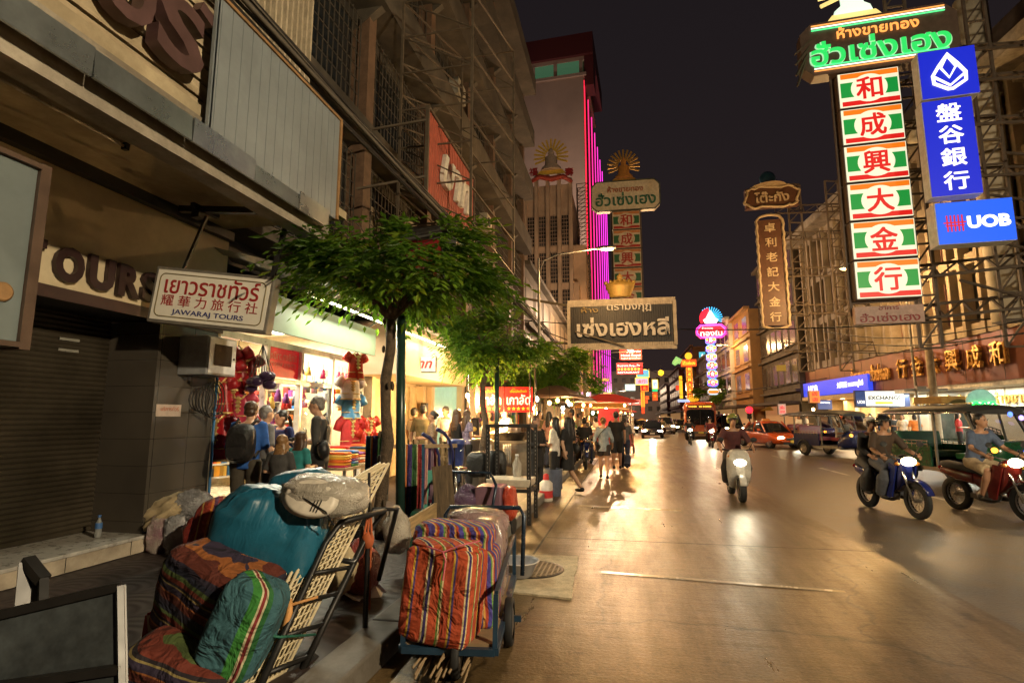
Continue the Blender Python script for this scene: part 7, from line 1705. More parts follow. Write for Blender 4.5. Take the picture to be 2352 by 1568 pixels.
# --- at the clothes shop
t = person('person with black backpack and bright blue jacket seen from behind at the clothes shop', at(572, 6.9), R(195), 1.66, LOOK, C_blue, .95, C_khaki, 1, hm=HBR, hair='short', skin=0)
m = MB(); m.loft([rsec(y, hw, z0, z1, .32) for y, hw, z0, z1 in ((.11, .13, .98, 1.38), (.15, .17, .94, 1.42), (.25, .165, .93, 1.4), (.32, .12, .97, 1.3))]); bp_ = m.build('backpack', mat('black nylon', (.014, .013, .013), .5, bump=.4), t)
m = MB(); m.loft([rsec(y, hw, z0, z1, .35) for y, hw, z0, z1 in ((.3, .12, .98, 1.16), (.36, .11, .99, 1.14))])
for s_ in (-1, 1): m.tube([(s_ * .1, .14, 1.4), (s_ * .12, .03, 1.47), (s_ * .13, -.1, 1.38), (s_ * .15, -.08, 1.12), (s_ * .15, .12, 1.0)], [(.012, .025)] * 5, 8)
m.build('pocket_strap', _mats['black nylon'], bp_)
t = person('seller woman in navy blouse facing out from the shop doorway', at(653, 8.1), R(-12), 1.56, LOOK, C_navy, .5, C_black, 1, hair='pony', skin=0, fem=True, yaw=R(-14), pitch=R(12))
t = person('grey haired man in charcoal shirt holding a camera beside the shop door', at(738, 7.4), R(-72), 1.74, LOOK, C_char, .55, C_black, 1, hm=HG, skin=0, pitch=R(10))
m = MB(); m.box((-.02, -.31, 1.13), (.12, .08, .08)); m.cyl((-.02, -.34, 1.13), (-.02, -.4, 1.13), .032); m.build('camera', M_black, t)
m = MB(); m.ell((.22, .1, 1.02), (.1, .08, .12), 12, 8); m.tube([(.2, .1, 1.1), (.12, .12, 1.35), (-.02, .06, 1.48), (-.15, -.06, 1.4), (-.14, -.14, 1.2)], [(.01, .022)] * 5, 7); m.build('shoulder_bag', _mats['black nylon'], t)
person('girl with long fair hair seen from behind beside the backpack', at(648, 6.6), R(190), 1.24, LOOK, C_char, .45, C_black, .45, hair='long', hm=HBL, skin=0, fem=True, child=True)
person('girl with long brown hair in teal top right of the fair haired girl', at(689, 6.9), R(170), 1.27, LOOK, cloth('teal', (.02, .2, .2)), .4, S_red, .6, skirt=True, hair='long', hm=HBR, skin=0, fem=True, child=True)
person('person with grey hair mostly hidden behind the backpack wearer', at(612, 7.6), R(150), 1.6, STAND, C_grey, .5, C_black, 1, hm=HG, skin=0, fem=True)
# --- group before the folding gate
person('man in white tee shirt at the left of the crowd by the folding gate', at(952, 13.4), R(150), 1.68, STAND, C_white, .4, C_black, 1, skin=1)
person('man in olive shirt and beige trousers seen from behind by the folding gate', at(972, 12.6), R(190), 1.73, WALK, C_olive, .55, C_beige, 1, skin=1)
person('woman with tied hair in brown patterned blouse looking left', at(994, 11.6), R(-70), 1.58, FRONT, C_pattern, .5, C_char, 1, hair='bun', skin=1, fem=True)
person('man in white shirt facing the camera before the mint glass shop', at(1026, 14.0), R(-15), 1.74, LOOK, C_white, .45, C_char, 1, skin=1, pitch=R(8))
person('woman in black sleeveless top with long dark hair near the fan', at(1050, 12.0), R(160), 1.62, FRONT, C_black, 0, C_denim, 1, hair='long', hm=HBR, skin=1, fem=True)
person('woman in floral navy top with brown hair behind the blue bucket', at(1074, 11.8), R(130), 1.6, FRONT, C_floral, .3, C_black, 1, hair='long', hm=HBR, skin=1, fem=True)
# --- chestnut stall
person('stall vendor in grey apron and cap reaching over the chestnut pan', at(1172, 13.2), R(-55), 1.72, REACH, C_white, .5, cloth('rust trousers', (.2, .08, .03)), 1, skin=1, cap=mat('grey cap', (.35, .3, .25), .8))
person('woman with ponytail behind the red stall boards', at(1148, 14.6), R(160), 1.6, STAND, C_beige, .5, C_black, 1, hair='pony', skin=1, fem=True)
person('person with short dark hair behind the chestnut stall counter', at(1122, 14.4), R(20), 1.62, STAND, C_olive, .5, C_black, 1, skin=1)
person('man in long black jacket standing at the steel stand', at(1231, 11.3, 0), R(55), 1.62, FRONT, C_black, .95, C_black, 1, hair='bob', hm=HBR, skin=1, waist=-.3)
t = person('woman with very long dark hair in white shirt and black trousers at kerb', at(1274, 11.9, 0), R(-105), 1.6, FRONT, C_white, .5, C_black, 1, hair='long', skin=1, fem=True)
m = MB(); m.ell((-.22, .0, .93), (.1, .16, .14), 12, 8); m.tube([(-.2, -.08, 1.02), (-.2, 0, 1.36), (-.18, .1, 1.02)], .01, 6); m.build('handbag', _mats['black nylon'], t)
t = person('woman in black skirt with bare legs right of the long haired woman', at(1303, 12.0, 0), R(-120), 1.6, WALK, C_black, .4, C_black, .7, skirt=True, hair='long', skin=0, fem=True)
m = MB(); m.ell((-.2, .05, 1.0), (.08, .15, .13), 12, 8); m.tube([(-.2, -.05, 1.08), (-.16, .02, 1.42), (-.2, .12, 1.08)], .01, 6); m.build('shoulder_bag', _mats['black nylon'], t)
# --- walkers on the road
t = person('woman in pale denim shirt and dark shorts walking away on the road', onz(1388, 1100) , R(183), 1.6, WALK, C_ltblue, .75, cloth('dark shorts', (.04, .03, .025)), .3, hair='bun', hm=HBL, skin=0, fem=True, waist=-.16)
m = MB(); m.ell((.2, .06, .98), (.05, .1, .09), 10, 7); m.tube([(.2, .05, 1.05), (.08, .14, 1.28), (-.1, .1, 1.45), (-.12, -.06, 1.4), (.1, -.12, 1.2), (.2, .02, 1.05)], .011, 6); m.build('shoulder_bag', _mats['black nylon'], t)
person('tall man in black tee shirt and long shorts walking away', onz(1418, 1078), R(180), 1.78, WALK2, C_black, .42, C_black, .49, skin=1)
person('person in grey shirt and jeans walking away at right of three walkers', onz(1436, 1076), R(176), 1.62, WALK, C_grey, .45, C_denim, 1, skin=1)
# --- further along the left kerb
person('stall keeper in black tee and white apron strap beside a lit food cart', at(1312, 17.2), R(-80), 1.7, FRONT, C_black, .4, C_denim, 1, skin=1, vox=.02)
person('person in pale cap behind the white food cart', at(1292, 19.0), R(-20), 1.66, STAND, C_white, .5, C_char, 1, skin=1, vox=.022, cap=mat('pale cap', (.6, .55, .48), .8))
person('rider in black and yellow shirt sitting on blue parked motorbike', (-1.35, 18.2, 0), R(186), 1.66, SITB, C_black, .42, C_char, 1, skin=1, vox=.02)
for i, (px, d_, lab, tp, bt, rz_) in enumerate(((1262, 16.2, 'woman in pink top queuing beyond the long haired woman', C_pink, C_denim, 150), (1330, 23, 'person in beige shirt by the red awning stall', C_beige, C_black, 100), (1372, 27, 'shopper in white top past the parked motorbikes', C_white, C_denim, 170), (1350, 30, 'dark clothed shopper under the orange awnings', C_black, C_black, 20), (1398, 34, 'distant walker in grey on the left kerb', C_grey, C_char, 180), (1385, 40, 'faraway pair member in white at the left stalls', C_white, C_black, 0), (1240, 17.5, 'person in olive shirt behind the dark steel stand', C_olive, C_black, 40))):
    person(lab, at(px, d_, .15 if px < 1340 else 0), R(rz_), 1.62 + .02 * (i % 4), WALK if i % 2 else STAND, tp, .45, bt, 1, hair=('long', 'short', 'bob')[i % 3], skin=i % 3, fem=i % 3 != 1, vox=.024)
# --- right pavement crowd
RC = ((2072, 25.5, 'woman in white blouse and grey shorts standing on right pavement', C_white, C_grey, .35, -40, 'bob', True, 0), (2052, 26.5, 'man in black with cap left of the green tuk-tuk canopy', C_black, C_black, 1, 20, 'short', False, 1), (1998, 27.5, 'man in dark green tee talking on the right pavement', cloth('dark green', (.02, .06, .03)), C_denim, 1, -60, 'short', False, 1), (2022, 28.5, 'person in blue cap among the right pavement crowd', C_navy, C_char, 1, 10, 'short', False, 1), (2034, 27.8, 'woman with dark bun seen between the riders and the shop', C_pink, C_denim, 1, 90, 'bun', True, 1), (1984, 29.5, 'person in pale cyan shirt behind navy tuk-tuk', cloth('pale cyan', (.3, .45, .5)), C_denim, 1, 150, 'long', True, 1), (2296, 19.5, 'shop clerk in white shirt at the gold shop window', C_white, C_navy, 1, 100, 'short', False, 1), (1852, 33.5, 'person in white shirt leaning beside the orange taxi', C_white, C_denim, 1, 70, 'short', False, 1), (2100, 24.5, 'shopper in orange top near the gold display cases', cloth('orange', (.6, .18, .03)), C_char, 1, 160, 'bob', True, 1), (2150, 22.5, 'man in beige shirt looking into gold shop window', C_beige, C_black, 1, 240, 'short', False, 1), (2200, 21.5, 'woman in red blouse inside the gold shop front', cloth('red', (.4, .03, .03)), C_black, 1, 60, 'long', True, 0), (1940, 31, 'bystander in olive at the bank entrance', C_olive, C_denim, 1, 40, 'short', False, 2), (1962, 34, 'bystander in black at the bank pillar', C_black, C_char, 1, -20, 'short', False, 1), (1835, 38, 'distant person in white on the right pavement', C_white, C_black, 1, 10, 'bob', True, 1))
for i, (px, d_, lab, tp, bt, bl, rz_, hr, fm, sk_) in enumerate(RC):
    person(lab, at(px, d_), R(rz_), 1.6 + .03 * (i % 4), (STAND, FRONT, WALK)[i % 3], tp, .5, bt, bl, hair=hr, skin=sk_, fem=fm, vox=.022)
# --- riders
def rider(key, label, pose, H, **kw):
    b = BIKE[key]; return person(label, b.location.copy(), b.rotation_euler.z, H, pose, **kw)
H_blk = mat('black helmet', (.015, .015, .016), .15, coat=.6); H_yel = mat('lime striped helmet', (.3, .32, .06), .25, c2=(.03, .03, .03), scale=7, coat=.5); H_wht = mat('white helmet', (.55, .5, .45), .2, coat=.5)
rider('lead', 'scooter rider in dark red shirt and lime striped helmet', RIDE, 1.7, top=cloth('dark maroon', (.08, .02, .02)), sleeve=.5, bottom=C_black, helmet=H_yel, skin=1)
rider('blue', 'front rider of blue motorbike in dark brown shirt and black helmet', RIDE, 1.68, top=cloth('dark brown', (.05, .03, .018)), sleeve=.5, bottom=cloth('grey jeans', (.07, .075, .09)), helmet=H_blk, skin=1, yaw=R(8))
rider('blue', 'pillion rider of blue motorbike in black jacket and pale helmet', PILL, 1.6, top=C_black, sleeve=.9, bottom=C_char, helmet=H_wht, skin=1, yaw=R(-15))
rider('red', 'bareheaded rider in blue grey tee shirt on red motorbike', RIDE, 1.72, top=cloth('blue grey', (.07, .1, .17)), sleeve=.42, bottom=C_beige, blen=.49, hair='short', skin=1, yaw=R(10))
for k, c in (('m1', cloth('dark red', (.15, .02, .02))), ('m2', C_black), ('m3', C_olive), ('m4', C_char)):
    rider(k, {'m1': 'rider in dark red before the orange bus', 'm2': 'rider in black left of the dark red rider', 'm3': 'distant rider in olive by the black sedan', 'm4': 'faraway rider behind the black sedan'}[k], RIDE, 1.68, top=c, sleeve=.9, bottom=C_black, helmet=H_blk, skin=1, vox=.024)
t = person('tuk-tuk driver in white shirt inside the navy tuk-tuk', (8.75, 26.3, -.1), R(24), 1.66, dict(SITB, pel=(0, -.35, .86), chest=(0, -.4, 1.18), neck=(0, -.42, 1.38), head=(0, -.44, 1.53), kneL=(.17, -.75, .85), kneR=(-.17, -.75, .85), ankL=(.15, -.75, .52), ankR=(-.15, -.75, .52), elbL=(.27, -.6, 1.08), elbR=(-.27, -.6, 1.08), hanL=(.25, -.85, 1.1), hanR=(-.25, -.85, 1.1)), C_white, .5, C_denim, 1, skin=2, vox=.022)
# ================================================================ signs over the middle of the street
def px_frame(px0, py0, px1, py1, Y):
    a, b = ony(px0, py0, Y), ony(px1, py1, Y)
    return (a + b) / 2, abs(b.x - a.x), abs(a.z - b.z)
t = thing('crown_signboard', 'large unlit dark ribbed signboard with pale Thai lettering over the street', 'sign', ((-2.39 + 2.2) / 2, 24, 5.68), R(2))
W_, H2 = 4.55, 1.95
m = MB(); m.box((0, .18, 0), (W_, .3, H2)); corr(m, (-W_ / 2, -.0, -H2 / 2), (W_, 0, 0), (0, 0, H2), 46, .035, (0, -1, 0)); m.build('board', mat('dark ribbed board', (.022, .019, .02), .5, var=.4, scale=2, dirt=.5), t)
m = MB(); 
for a, b in (((-W_ / 2 - .05, -H2 / 2), (W_ / 2 + .05, -H2 / 2)), ((-W_ / 2 - .05, H2 / 2), (W_ / 2 + .05, H2 / 2))): m.bar((a[0], .05, a[1]), (b[0], .05, b[1]), .13, .3)
for x in (-W_ / 2, W_ / 2): m.bar((x, .051, -H2 / 2), (x, .051, H2 / 2), .14, .3, up=(0, 1, 0))
m.build('border', mat('pale weathered trim', (.5, .42, .33), .6, dirt=.35), t)
M_pl = mat('pale raised letter', (.6, .55, .5), .5)
text('เซ่งเฮงหลี', 3.95, .85, M_pl, t, T(.05, -.02, -.12) @ FACE_NEAR, .09, bold=.025)
text('ตรามงกุฎ', 1.9, .36, M_pl, t, T(.35, -.02, .68) @ FACE_NEAR, .05, bold=.012); text('ห้าง', .75, .26, mat('dull gold letter', (.3, .2, .06), .5), t, T(-1.35, -.02, .66) @ FACE_NEAR, .05, bold=.01)
m = MB(); m.bar((.1, -.1, -.98), (-2.0, -.1, -.3), .06); m.bar((-W_ / 2, .1, .9), (-4.4, .4, 1.4), .1); m.bar((-W_ / 2, .1, -.8), (-4.4, .4, -.6), .1); m.build('brace', M_rust, t)
cr = thing('crown_emblem', 'gilded crown emblem standing above the ribbed signboard', 'emblem', (-.1, 23.95, 6.85))
m = MB(); m.lathe([(.42, 0), (.5, .08), (.48, .14), (.62, .45), (.66, .62), (.4, .7), (.16, .74), (.1, .86), (.14, .94), (.06, 1.02), (.02, 1.12)], n=20); m.v = [Vector((p.x, p.y * .4, p.z)) for p in m.v]
for k in range(7):
    a = -1 + k / 3; m.ell((a * .6, -.05, .66 + .08 * (1 - a * a)), (.09, .06, .09), 8, 6)
m.build('crown', mat('gilded crown', (.35, .22, .05), .5, .3, dirt=.2), cr)
t, H_ = gold_tower('gold_sign_tower', 'unlit pale sign tower rising behind the ribbed crown signboard', (.38, 36, 7.55), R(2), False, k=1.12)
b, z0, hh = top_board(t, H_, False, w0=4.05, hh=1.85, xo=.0, base=mat('cream signboard', (.62, .54, .4), .5, dirt=.1))
emblem(b, -.05, z0 + hh + .2, 1.05, False, mat('weathered gilt', (.45, .26, .06), .45, .5), mat('weathered orange figure', (.5, .22, .05), .5))
# ---- lit signs far down the street
def lit_sign(label, px0, py0, px1, py1, Y, c, s_=1.0, words=(), frame=None, name='neon_sign', th=.3, rz=0):
    p, w_, h = px_frame(px0, py0, px1, py1, Y)
    t = thing(name, label, 'sign', p, rz)
    m = MB(); m.box((0, th / 2, 0), (w_, th, h)); m.build('box', M_sbrown, t)
    m = MB(); m.box((0, -.02, 0), (w_ * .96, .04, h * .96)); m.build('face', glow('sign face %.2f %.2f %.2f %.1f' % (*c, s_), c, s_, [q * .5 for q in c]), t)
    if frame:
        m = MB(); m.tube([(x, -.06, z) for x, z in ((-w_ / 2, -h / 2), (w_ / 2, -h / 2), (w_ / 2, h / 2), (-w_ / 2, h / 2))], h * .035 + .02, 6, closed=True); m.build('neon_border', glow('neon border %.2f %.2f %.2f' % frame, frame, 2.2), t)
    for txt, fw, fh, dx, dz, tc in words:
        text(txt, w_ * fw, h * fh, glow('lit letter %.2f %.2f %.2f' % tc, tc, 1.8), t, T(dx * w_, -.05, dz * h) @ FACE_NEAR, .03, bold=.01)
    return t, w_, h
Wt, Yl, Rd, Bl, Gn, Og = (1, .95, .85), (1, .62, .04), (.9, .015, .02), (.06, .15, 1), (.05, .85, .3), (1, .25, .02)
lit_sign('red and white hotel sign reading hotel royal below the ribbed signboard', 1422, 797, 1475, 826, 66, Rd, 1.1, (('大酒', .3, .38, -.02, .22, Wt), ('Hotel Royal', .85, .22, 0, -.17, Wt), ('Bangkok @ Chinatown', .85, .12, 0, -.38, Wt)))
lit_sign('wide red restaurant sign with a row of yellow discs under the hotel sign', 1415, 833, 1478, 859, 60, Rd, 1.0, (('ร้านอาหาร ลิ้มฮุ้นเส็ง', .82, .24, -.04, .22, Wt), ('● ● ● ● ● ● ●', .82, .2, -.04, -.06, Yl), ('RESTAURANT', .8, .14, -.04, -.34, Wt)))
lit_sign('small cyan and yellow framed neon sign right of the red restaurant sign', 1462, 849, 1491, 866, 74, (.05, .5, .6), .9, (('ลูกชา', .5, .4, .1, .1, Bl),), Yl)
lit_sign('yellow framed neon sign with red and blue letters', 1459, 868, 1489, 883, 74, (.55, .5, .8), .7, (('金行', .6, .5, 0, 0, Rd),), Yl)
lit_sign('small red neon square in yellow frame', 1472, 884, 1489, 898, 76, Rd, .8, (('和', .4, .6, 0, 0, Og),), Og)
lit_sign('pale cyan lightbox left of the small neon squares', 1435, 882, 1460, 897, 70, (.6, .95, .9), .9)
lit_sign('pink lit shop sign with round emblem far on left', 1440, 917, 1472, 930, 72, (1, .25, .18), .8, (('◉', .25, .8, -.3, 0, Wt), ('ทอง', .4, .4, .15, 0, Wt)))
lit_sign('tall thin orange neon column far on the left side', 1473, 900, 1480, 934, 78, (1, .2, .02), 1.2, (), Og)
lit_sign('orange neon bar sign branching right of the thin column', 1482, 909, 1491, 917, 80, (1, .12, .02), 1.2)
lit_sign('lower orange neon bar sign by the thin column', 1482, 918, 1488, 926, 80, (1, .1, .02), 1.2)
lit_sign('far hanging column sign of white green and red panels', 1498, 872, 1511, 892, 88, (.8, .9, 1), 1.1, (('ยา', .6, .4, 0, 0, Bl),), Yl)
lit_sign('green panel below the white one on the far hanging column', 1498, 893, 1511, 899, 88, Gn, .9)
lit_sign('red orange panel at foot of the far hanging column', 1498, 900, 1511, 920, 88, (1, .12, .02), 1.0, (('金', .6, .4, 0, .1, Og),))
lit_sign('red small sign below the orange neon column', 1473, 935, 1481, 950, 78, (1, .08, .02), .9)
for k, (px, py, w_, h, c) in enumerate(((1345, 905, 26, 10, (1, .4, .6)), (1372, 918, 34, 12, (1, .25, .75)), (1352, 925, 24, 9, (1, .8, .9)), (1395, 905, 18, 8, (1, .5, .15)), (1400, 925, 26, 7, (1, .7, .3)), (1425, 943, 22, 6, (1, .35, .1)), (1336, 885, 30, 7, (1, .6, .2)), (1388, 872, 22, 6, (.9, .4, .1)))):
    lit_sign(('pink', 'magenta', 'pale pink', 'amber', 'warm yellow', 'orange', 'golden', 'dull orange')[k] + ' lit shop sign strip among the left far stalls', px - w_ / 2, py - h / 2, px + w_ / 2, py + h / 2, 40 + 4 * k, c, 1.1, name='shop_sign')
# yellow sign column on the right
t, w_, h = lit_sign('yellow neon sign column with six red character squares', 1575, 842, 1593, 915, 74, (1, .45, .02), .9, ())
for i, ch in enumerate('和成興大金行'):
    z = h * (.42 - i * .165); m = MB(); m.box((0, -.06, z), (w_ * .75, .04, h * .14)); q = m.build('red_square', glow('red neon square', (1, .03, .01), 1.2), t); text(ch, w_ * .5, h * .1, glow('lit letter 1.00 0.62 0.04', Yl, 1.8), q, T(0, -.085, z) @ FACE_NEAR, .02, bold=.01, name='character')
m = MB(); m.box((0, .1, h * .62), (w_ * 2.4, .3, h * .22)); q = m.build('top_board', glow('orange red board', (1, .1, .01), 1.0), t); text('โต๊วเซ่งฮง', w_ * 2, h * .12, glow('lit letter 1.00 0.62 0.04', Yl, 1.8), q, T(0, -.06, h * .62) @ FACE_NEAR, .03, bold=.01)
m = MB(); m.lathe([(.0, 0), (h * .11, .02), (h * .11, .2), (0, .22)], (0, .1, h * .84), 20, RX(PI / 2)); m.build('disc', glow('yellow disc', (1, .5, .03), 1.2), t)
m = MB(); m.tube([(-w_ * 1.2, .0, h * .66), (-w_ * 1.8, 0, h * .72), (-w_ * 2.4, 0, h * .6), (-w_ * 2.6, 0, h * .63)], [.35, .5, .3, .1], 8); m.build('dragon_head', glow('green gold dragon', (.35, .7, .2), .8), t)
m = MB(); m.ell((w_ * .5, 0, -h * .5), (w_ * .9, .15, h * .1), 14, 8); m.build('ingot', glow('golden ingot', (1, .42, .02), 1.2), t)
lit_sign('yellow neon column with dark figures left of the red square column', 1559, 862, 1569, 916, 78, (1, .55, .02), 1.1, (('盒\n金\n行', .6, .7, 0, 0, Og),))
lit_sign('blue and yellow strip at the foot of the yellow neon columns', 1556, 917, 1585, 923, 80, (.5, .6, 1), 1.0)
lit_sign('small red lit box left of the yellow columns', 1552, 885, 1560, 896, 82, (1, .06, .02), 1.0)
lit_sign('teal lit square bank sign above the pink column', 1605, 808, 1621, 824, 84, (.08, .5, .6), 1.0, (('▲', .4, .5, 0, 0, Wt),))
lit_sign('salmon pink lit column with dark moon disc beside the octagonal tower', 1608, 852, 1624, 922, 84, (1, .3, .2), .75, (('仁\n堂', .4, .25, 0, -.3, Yl),))
m = MB(); p = ony(1620, 880, 83.6); m.lathe([(0, 0), (1.3, .02), (1.3, .1), (0, .12)], p, 24, RX(PI / 2)); o = m.build('moon_disc', mat('dark moon disc', (.08, .04, .03), .6)); tag(o, 'round dark disc mounted on the salmon pink column', 'sign disc')
# octagonal coloured tower
p, w_, h = px_frame(1620, 770, 1651, 906, 62)
t = thing('octagon_tower', 'colourful neon sign tower of octagonal panels topped with red and blue emblem', 'sign', p, R(-3))
def octo(w, h, c): return [(-w / 2 + c, -h / 2), (w / 2 - c, -h / 2), (w / 2, -h / 2 + c), (w / 2, h / 2 - c), (w / 2 - c, h / 2), (-w / 2 + c, h / 2), (-w / 2, h / 2 - c), (-w / 2, -h / 2 + c)]
G_mag = glow('magenta neon', (.9, .05, .7), 1.2); G_yel = glow('yellow neon', (1, .75, .05), 1.3); G_bl2 = glow('blue neon', (.1, .2, 1), 1.4); G_wh2 = glow('white neon panel', (1, .95, .9), 1.3); G_rd2 = glow('red neon panel', (1, .02, .05), 1.2); G_gr2 = glow('green neon panel', (.05, .8, .25), 1.1)
ph = h / 7
for i, ch in enumerate('馬利興大金行'):
    z = h / 2 - ph * (i + .6)
    m = MB(); zprism(m, [(x, z + y) for x, y in octo(w_, ph * .93, ph * .22)], 0, .4); pn = m.build('panel', G_bl2, t)
    for dx in (-1, 1):
        m = MB(); m.box((dx * w_ * .36, -.02, z + ph * .1), (w_ * .2, .05, ph * .35)); m.build('yellow_square', G_yel, pn)
        m = MB(); m.box((dx * w_ * .36, -.02, z - ph * .18), (w_ * .17, .05, ph * .17)); m.build('magenta_square', G_mag, pn)
    m = MB(); m.box((0, -.02, z + ph * .4), (w_ * .6, .05, ph * .08)); m.build('green_strip', G_gr2, pn)
    m = MB(); zprism(m, [(x, z + y) for x, y in octo(w_ * .5, ph * .78, ph * .15)], -.06, -.02); m.build('red_octagon', G_rd2, pn)
    text(ch, w_ * .36, ph * .6, G_wh2, pn, T(0, -.08, z) @ FACE_NEAR, .03, bold=.03, name='character')
z = -h / 2 + ph * .35; m = MB(); zprism(m, [(x, z + y) for x, y in octo(w_, ph * .7, ph * .2)], 0, .4); q = m.build('exchange_panel', glow('pale blue panel', (.6, .8, 1), 1.0), t); m = MB(); m.box((0, -.03, z), (w_ * .95, .05, ph * .3)); m.build('orange_bar', glow('orange bar', (1, .3, .02), 1.1), q); text('EXCHANGE', w_ * .8, ph * .16, mat('black print', (.01, .01, .012), .5), q, T(0, -.06, z) @ FACE_NEAR, .02, bold=.01)
p2, w2, h2 = px_frame(1598, 746, 1669, 775, 62); dz = p2.z - p.z; dx = p2.x - p.x
m = MB(); zprism(m, [(x + dx, dz + y) for x, y in octo(w2, h2, h2 * .3)], 0, .4); tb = m.build('top_board', G_rd2, t)
m = MB(); m.tube([(x + dx, -.05, dz + y) for x, y in octo(w2 * .98, h2 * .96, h2 * .28)], .06, 6, closed=True); m.build('neon_border', G_mag, tb)
m = MB(); m.tube([(x + dx, -.06, dz + y) for x, y in octo(w2 * .9, h2 * .82, h2 * .28)], .045, 6, closed=True); m.build('blue_border', G_bl2, tb)
text('ห้างทอง', w2 * .36, h2 * .2, G_wh2, tb, T(dx - w2 * .12, -.07, dz + h2 * .22) @ FACE_NEAR, .03, bold=.01); text('ทองใบ', w2 * .72, h2 * .45, G_wh2, tb, T(dx, -.07, dz - h2 * .12) @ FACE_NEAR, .03, bold=.015)
ez = dz + h2 * .9
m = MB()
for k in range(13):
    a = R(-20 + 150 * k / 12); m.box((dx + math.cos(a) * .85, 0, ez + .1 + math.sin(a) * .85), (.09, .1, .8), rot=(0, PI / 2 - a, 0))
m.build('blue_rays', glow('cyan neon rays', (.05, .5, 1), 1.6), tb)
m = MB(); m.prism([(math.cos(a) * 1.15 + dx, math.sin(a) * 1.15 + ez + .1) for a in [R(100 + 110 * i / 10) for i in range(11)]] + [(dx, ez)], .1, RX(PI / 2)); m.build('red_sector', G_rd2, tb)
m = MB(); m.lathe([(.6, -.5), (.8, -.1), (.5, .1), (.3, .5), (.05, .95)], (dx, -.15, ez), 14); m.v = [Vector((q.x, -.15 + (q.y + .15) * .3, q.z)) for q in m.v]; m.build('white_figure', G_wh2, tb)
# small signs on the right
lit_sign('orange hanging paper sign by the bank canopy', 1858, 897, 1884, 925, 33, (1, .35, .08), .6, (('เฮง\nเฮง', .5, .8, 0, 0, Rd),), name='paper_sign')
lit_sign('pale pink paper banner hung above the right stalls', 1787, 927, 1806, 952, 40, (.8, .6, .5), .35, (('เพื่อ\nบาท', .6, .7, 0, 0, Rd),), name='paper_sign')
lit_sign('yellow and blue boards at the bank wall', 1877, 918, 1912, 940, 36, (.1, .15, .4), .5, (('UOB Hobby', .7, .2, 0, .2, Wt),), name='notice_board')
lit_sign('small yellow red sign on the ochre building', 1783, 838, 1806, 852, 44, (.6, .35, .05), .35, (), name='shop_sign')
t = thing('traffic_light', 'red traffic light glowing beyond the orange taxi', 'traffic light', (ony(1721, 941, 52)))
m = MB(); m.box((0, .15, -.25), (.35, .3, 1.1)); m.bar((0, .2, -.8), (.4, .2, -3.2), .1); m.build('housing', M_dark, t)
m = MB(); m.ell((0, 0, .0), (.3, .1, .3), 14, 9); m.build('red_lens', glow('red signal', (1, .01, .02), 5), t)
t = thing('amber_beacon', 'round amber lamp hanging over the far road', 'lamp', ony(1518, 856, 70))
m = MB(); m.ell((0, 0, 0), (.35, .35, .35), 14, 9); m.build('globe', glow('amber globe', (1, .5, .02), 3), t)
m = MB(); m.bar((0, 0, .3), (0, 0, .9), .04); m.build('stem', M_dark, t)
# cables across the street
for k, (pa, ya, pb, yb, sag, r_) in enumerate((((1195, 735), 30, (2352, 728), 22, .5, .03), ((1500, 905), 60, (1900, 868), 38, .4, .03), ((1250, 760), 28, (1700, 900), 60, .5, .025), ((1900, 780), 26, (2352, 765), 17, .3, .025), ((1890, 760), 26, (2352, 735), 17, .4, .02), ((1880, 800), 26, (2300, 770), 18, .35, .02), ((1200, 700), 26, (1330, 880), 50, .3, .025))):
    a, b = ony(*pa, ya), ony(*pb, yb); m = MB(); m.tube([a.lerp(b, i / 14) - Vector((0, 0, sag * math.sin(PI * i / 14))) for i in range(15)], r_, 6)
    o = m.build('overhead_cable', _mats['cable black']); tag(o, ('longest black cable crossing the road in front of the octagonal tower', 'cable crossing low between far signs and right buildings', 'cable from the left row towards the far signs', 'cable along the fins of the gold shop', 'upper cable along the gold shop floors', 'lower cable before the gold shop fascia', 'short cable down to the left stalls')[k], 'cable')
# ================================================================ stalls
G_bulb = glow('warm bulb glass', (1, .62, .2), 26); G_bulbw = glow('white bulb glass', (.95, 1, .9), 26)
def bulb(loc, label, g=G_bulb, p=0, c=(1, .6, .22), grp='bare bulbs at the stalls', r_=.05):
    t = thing('light_bulb', label, 'light bulb', loc, 0, grp)
    m = MB(); m.ell((0, 0, 0), (r_, r_, r_ * 1.25), 10, 8); m.build('bulb', g, t)
    m = MB(); m.cyl((0, 0, r_), (0, 0, r_ * 2), r_ * .45, n=8); m.cyl((0, 0, r_ * 2), (0, 0, .5), .006, n=5); m.build('flex', M_dark, t)
    if p: light('POINT', 'bulb_light', t, (0, -.0, -r_ * 1.6), p, c, r_)
    return t
S0 = at(1155, 13.0)
st = thing('chestnut_stall', 'steel chestnut stall with counter, pans and two bright red overhead boards', 'food stall', (S0.x, S0.y, .15))
M_sst = mat('brushed steel', (.45, .4, .34), .3, .8, dirt=.15)
m = MB(); m.b2((-.75, -.35, .1), (.7, .4, .88)); m.build('cabinet', M_sst, st); m = MB(); m.b2((-.8, -.4, .88), (.75, .45, .93)); m.build('counter', M_sst, st)
m = MB(); m.lathe([(.3, 0), (.38, .16), (.39, .2), (.36, .19), (.28, .04), (0, .03)], (.2, 0, .93), 24); m.build('pan', mat('blackened pan', (.03, .025, .02), .4, .6), st)
m = MB()
for k in range(70):
    a, r_ = rnd.uniform(0, 6.3), .3 * math.sqrt(rnd.random()); m.ell((.2 + r_ * math.cos(a), r_ * math.sin(a), 1.06 + .06 * (1 - r_ / .3)), (.025, .025, .02), 7, 5)
m.build('chestnuts', mat('chestnut shells', (.14, .05, .02), .3), st)
for x, y in ((-.75, -.35), (.72, -.35), (-.75, .4), (.72, .4)):
    m = MB(); m.cyl((x, y, .93), (x, y, 2.75), .022, n=8); m.build('post', M_chrome, st)
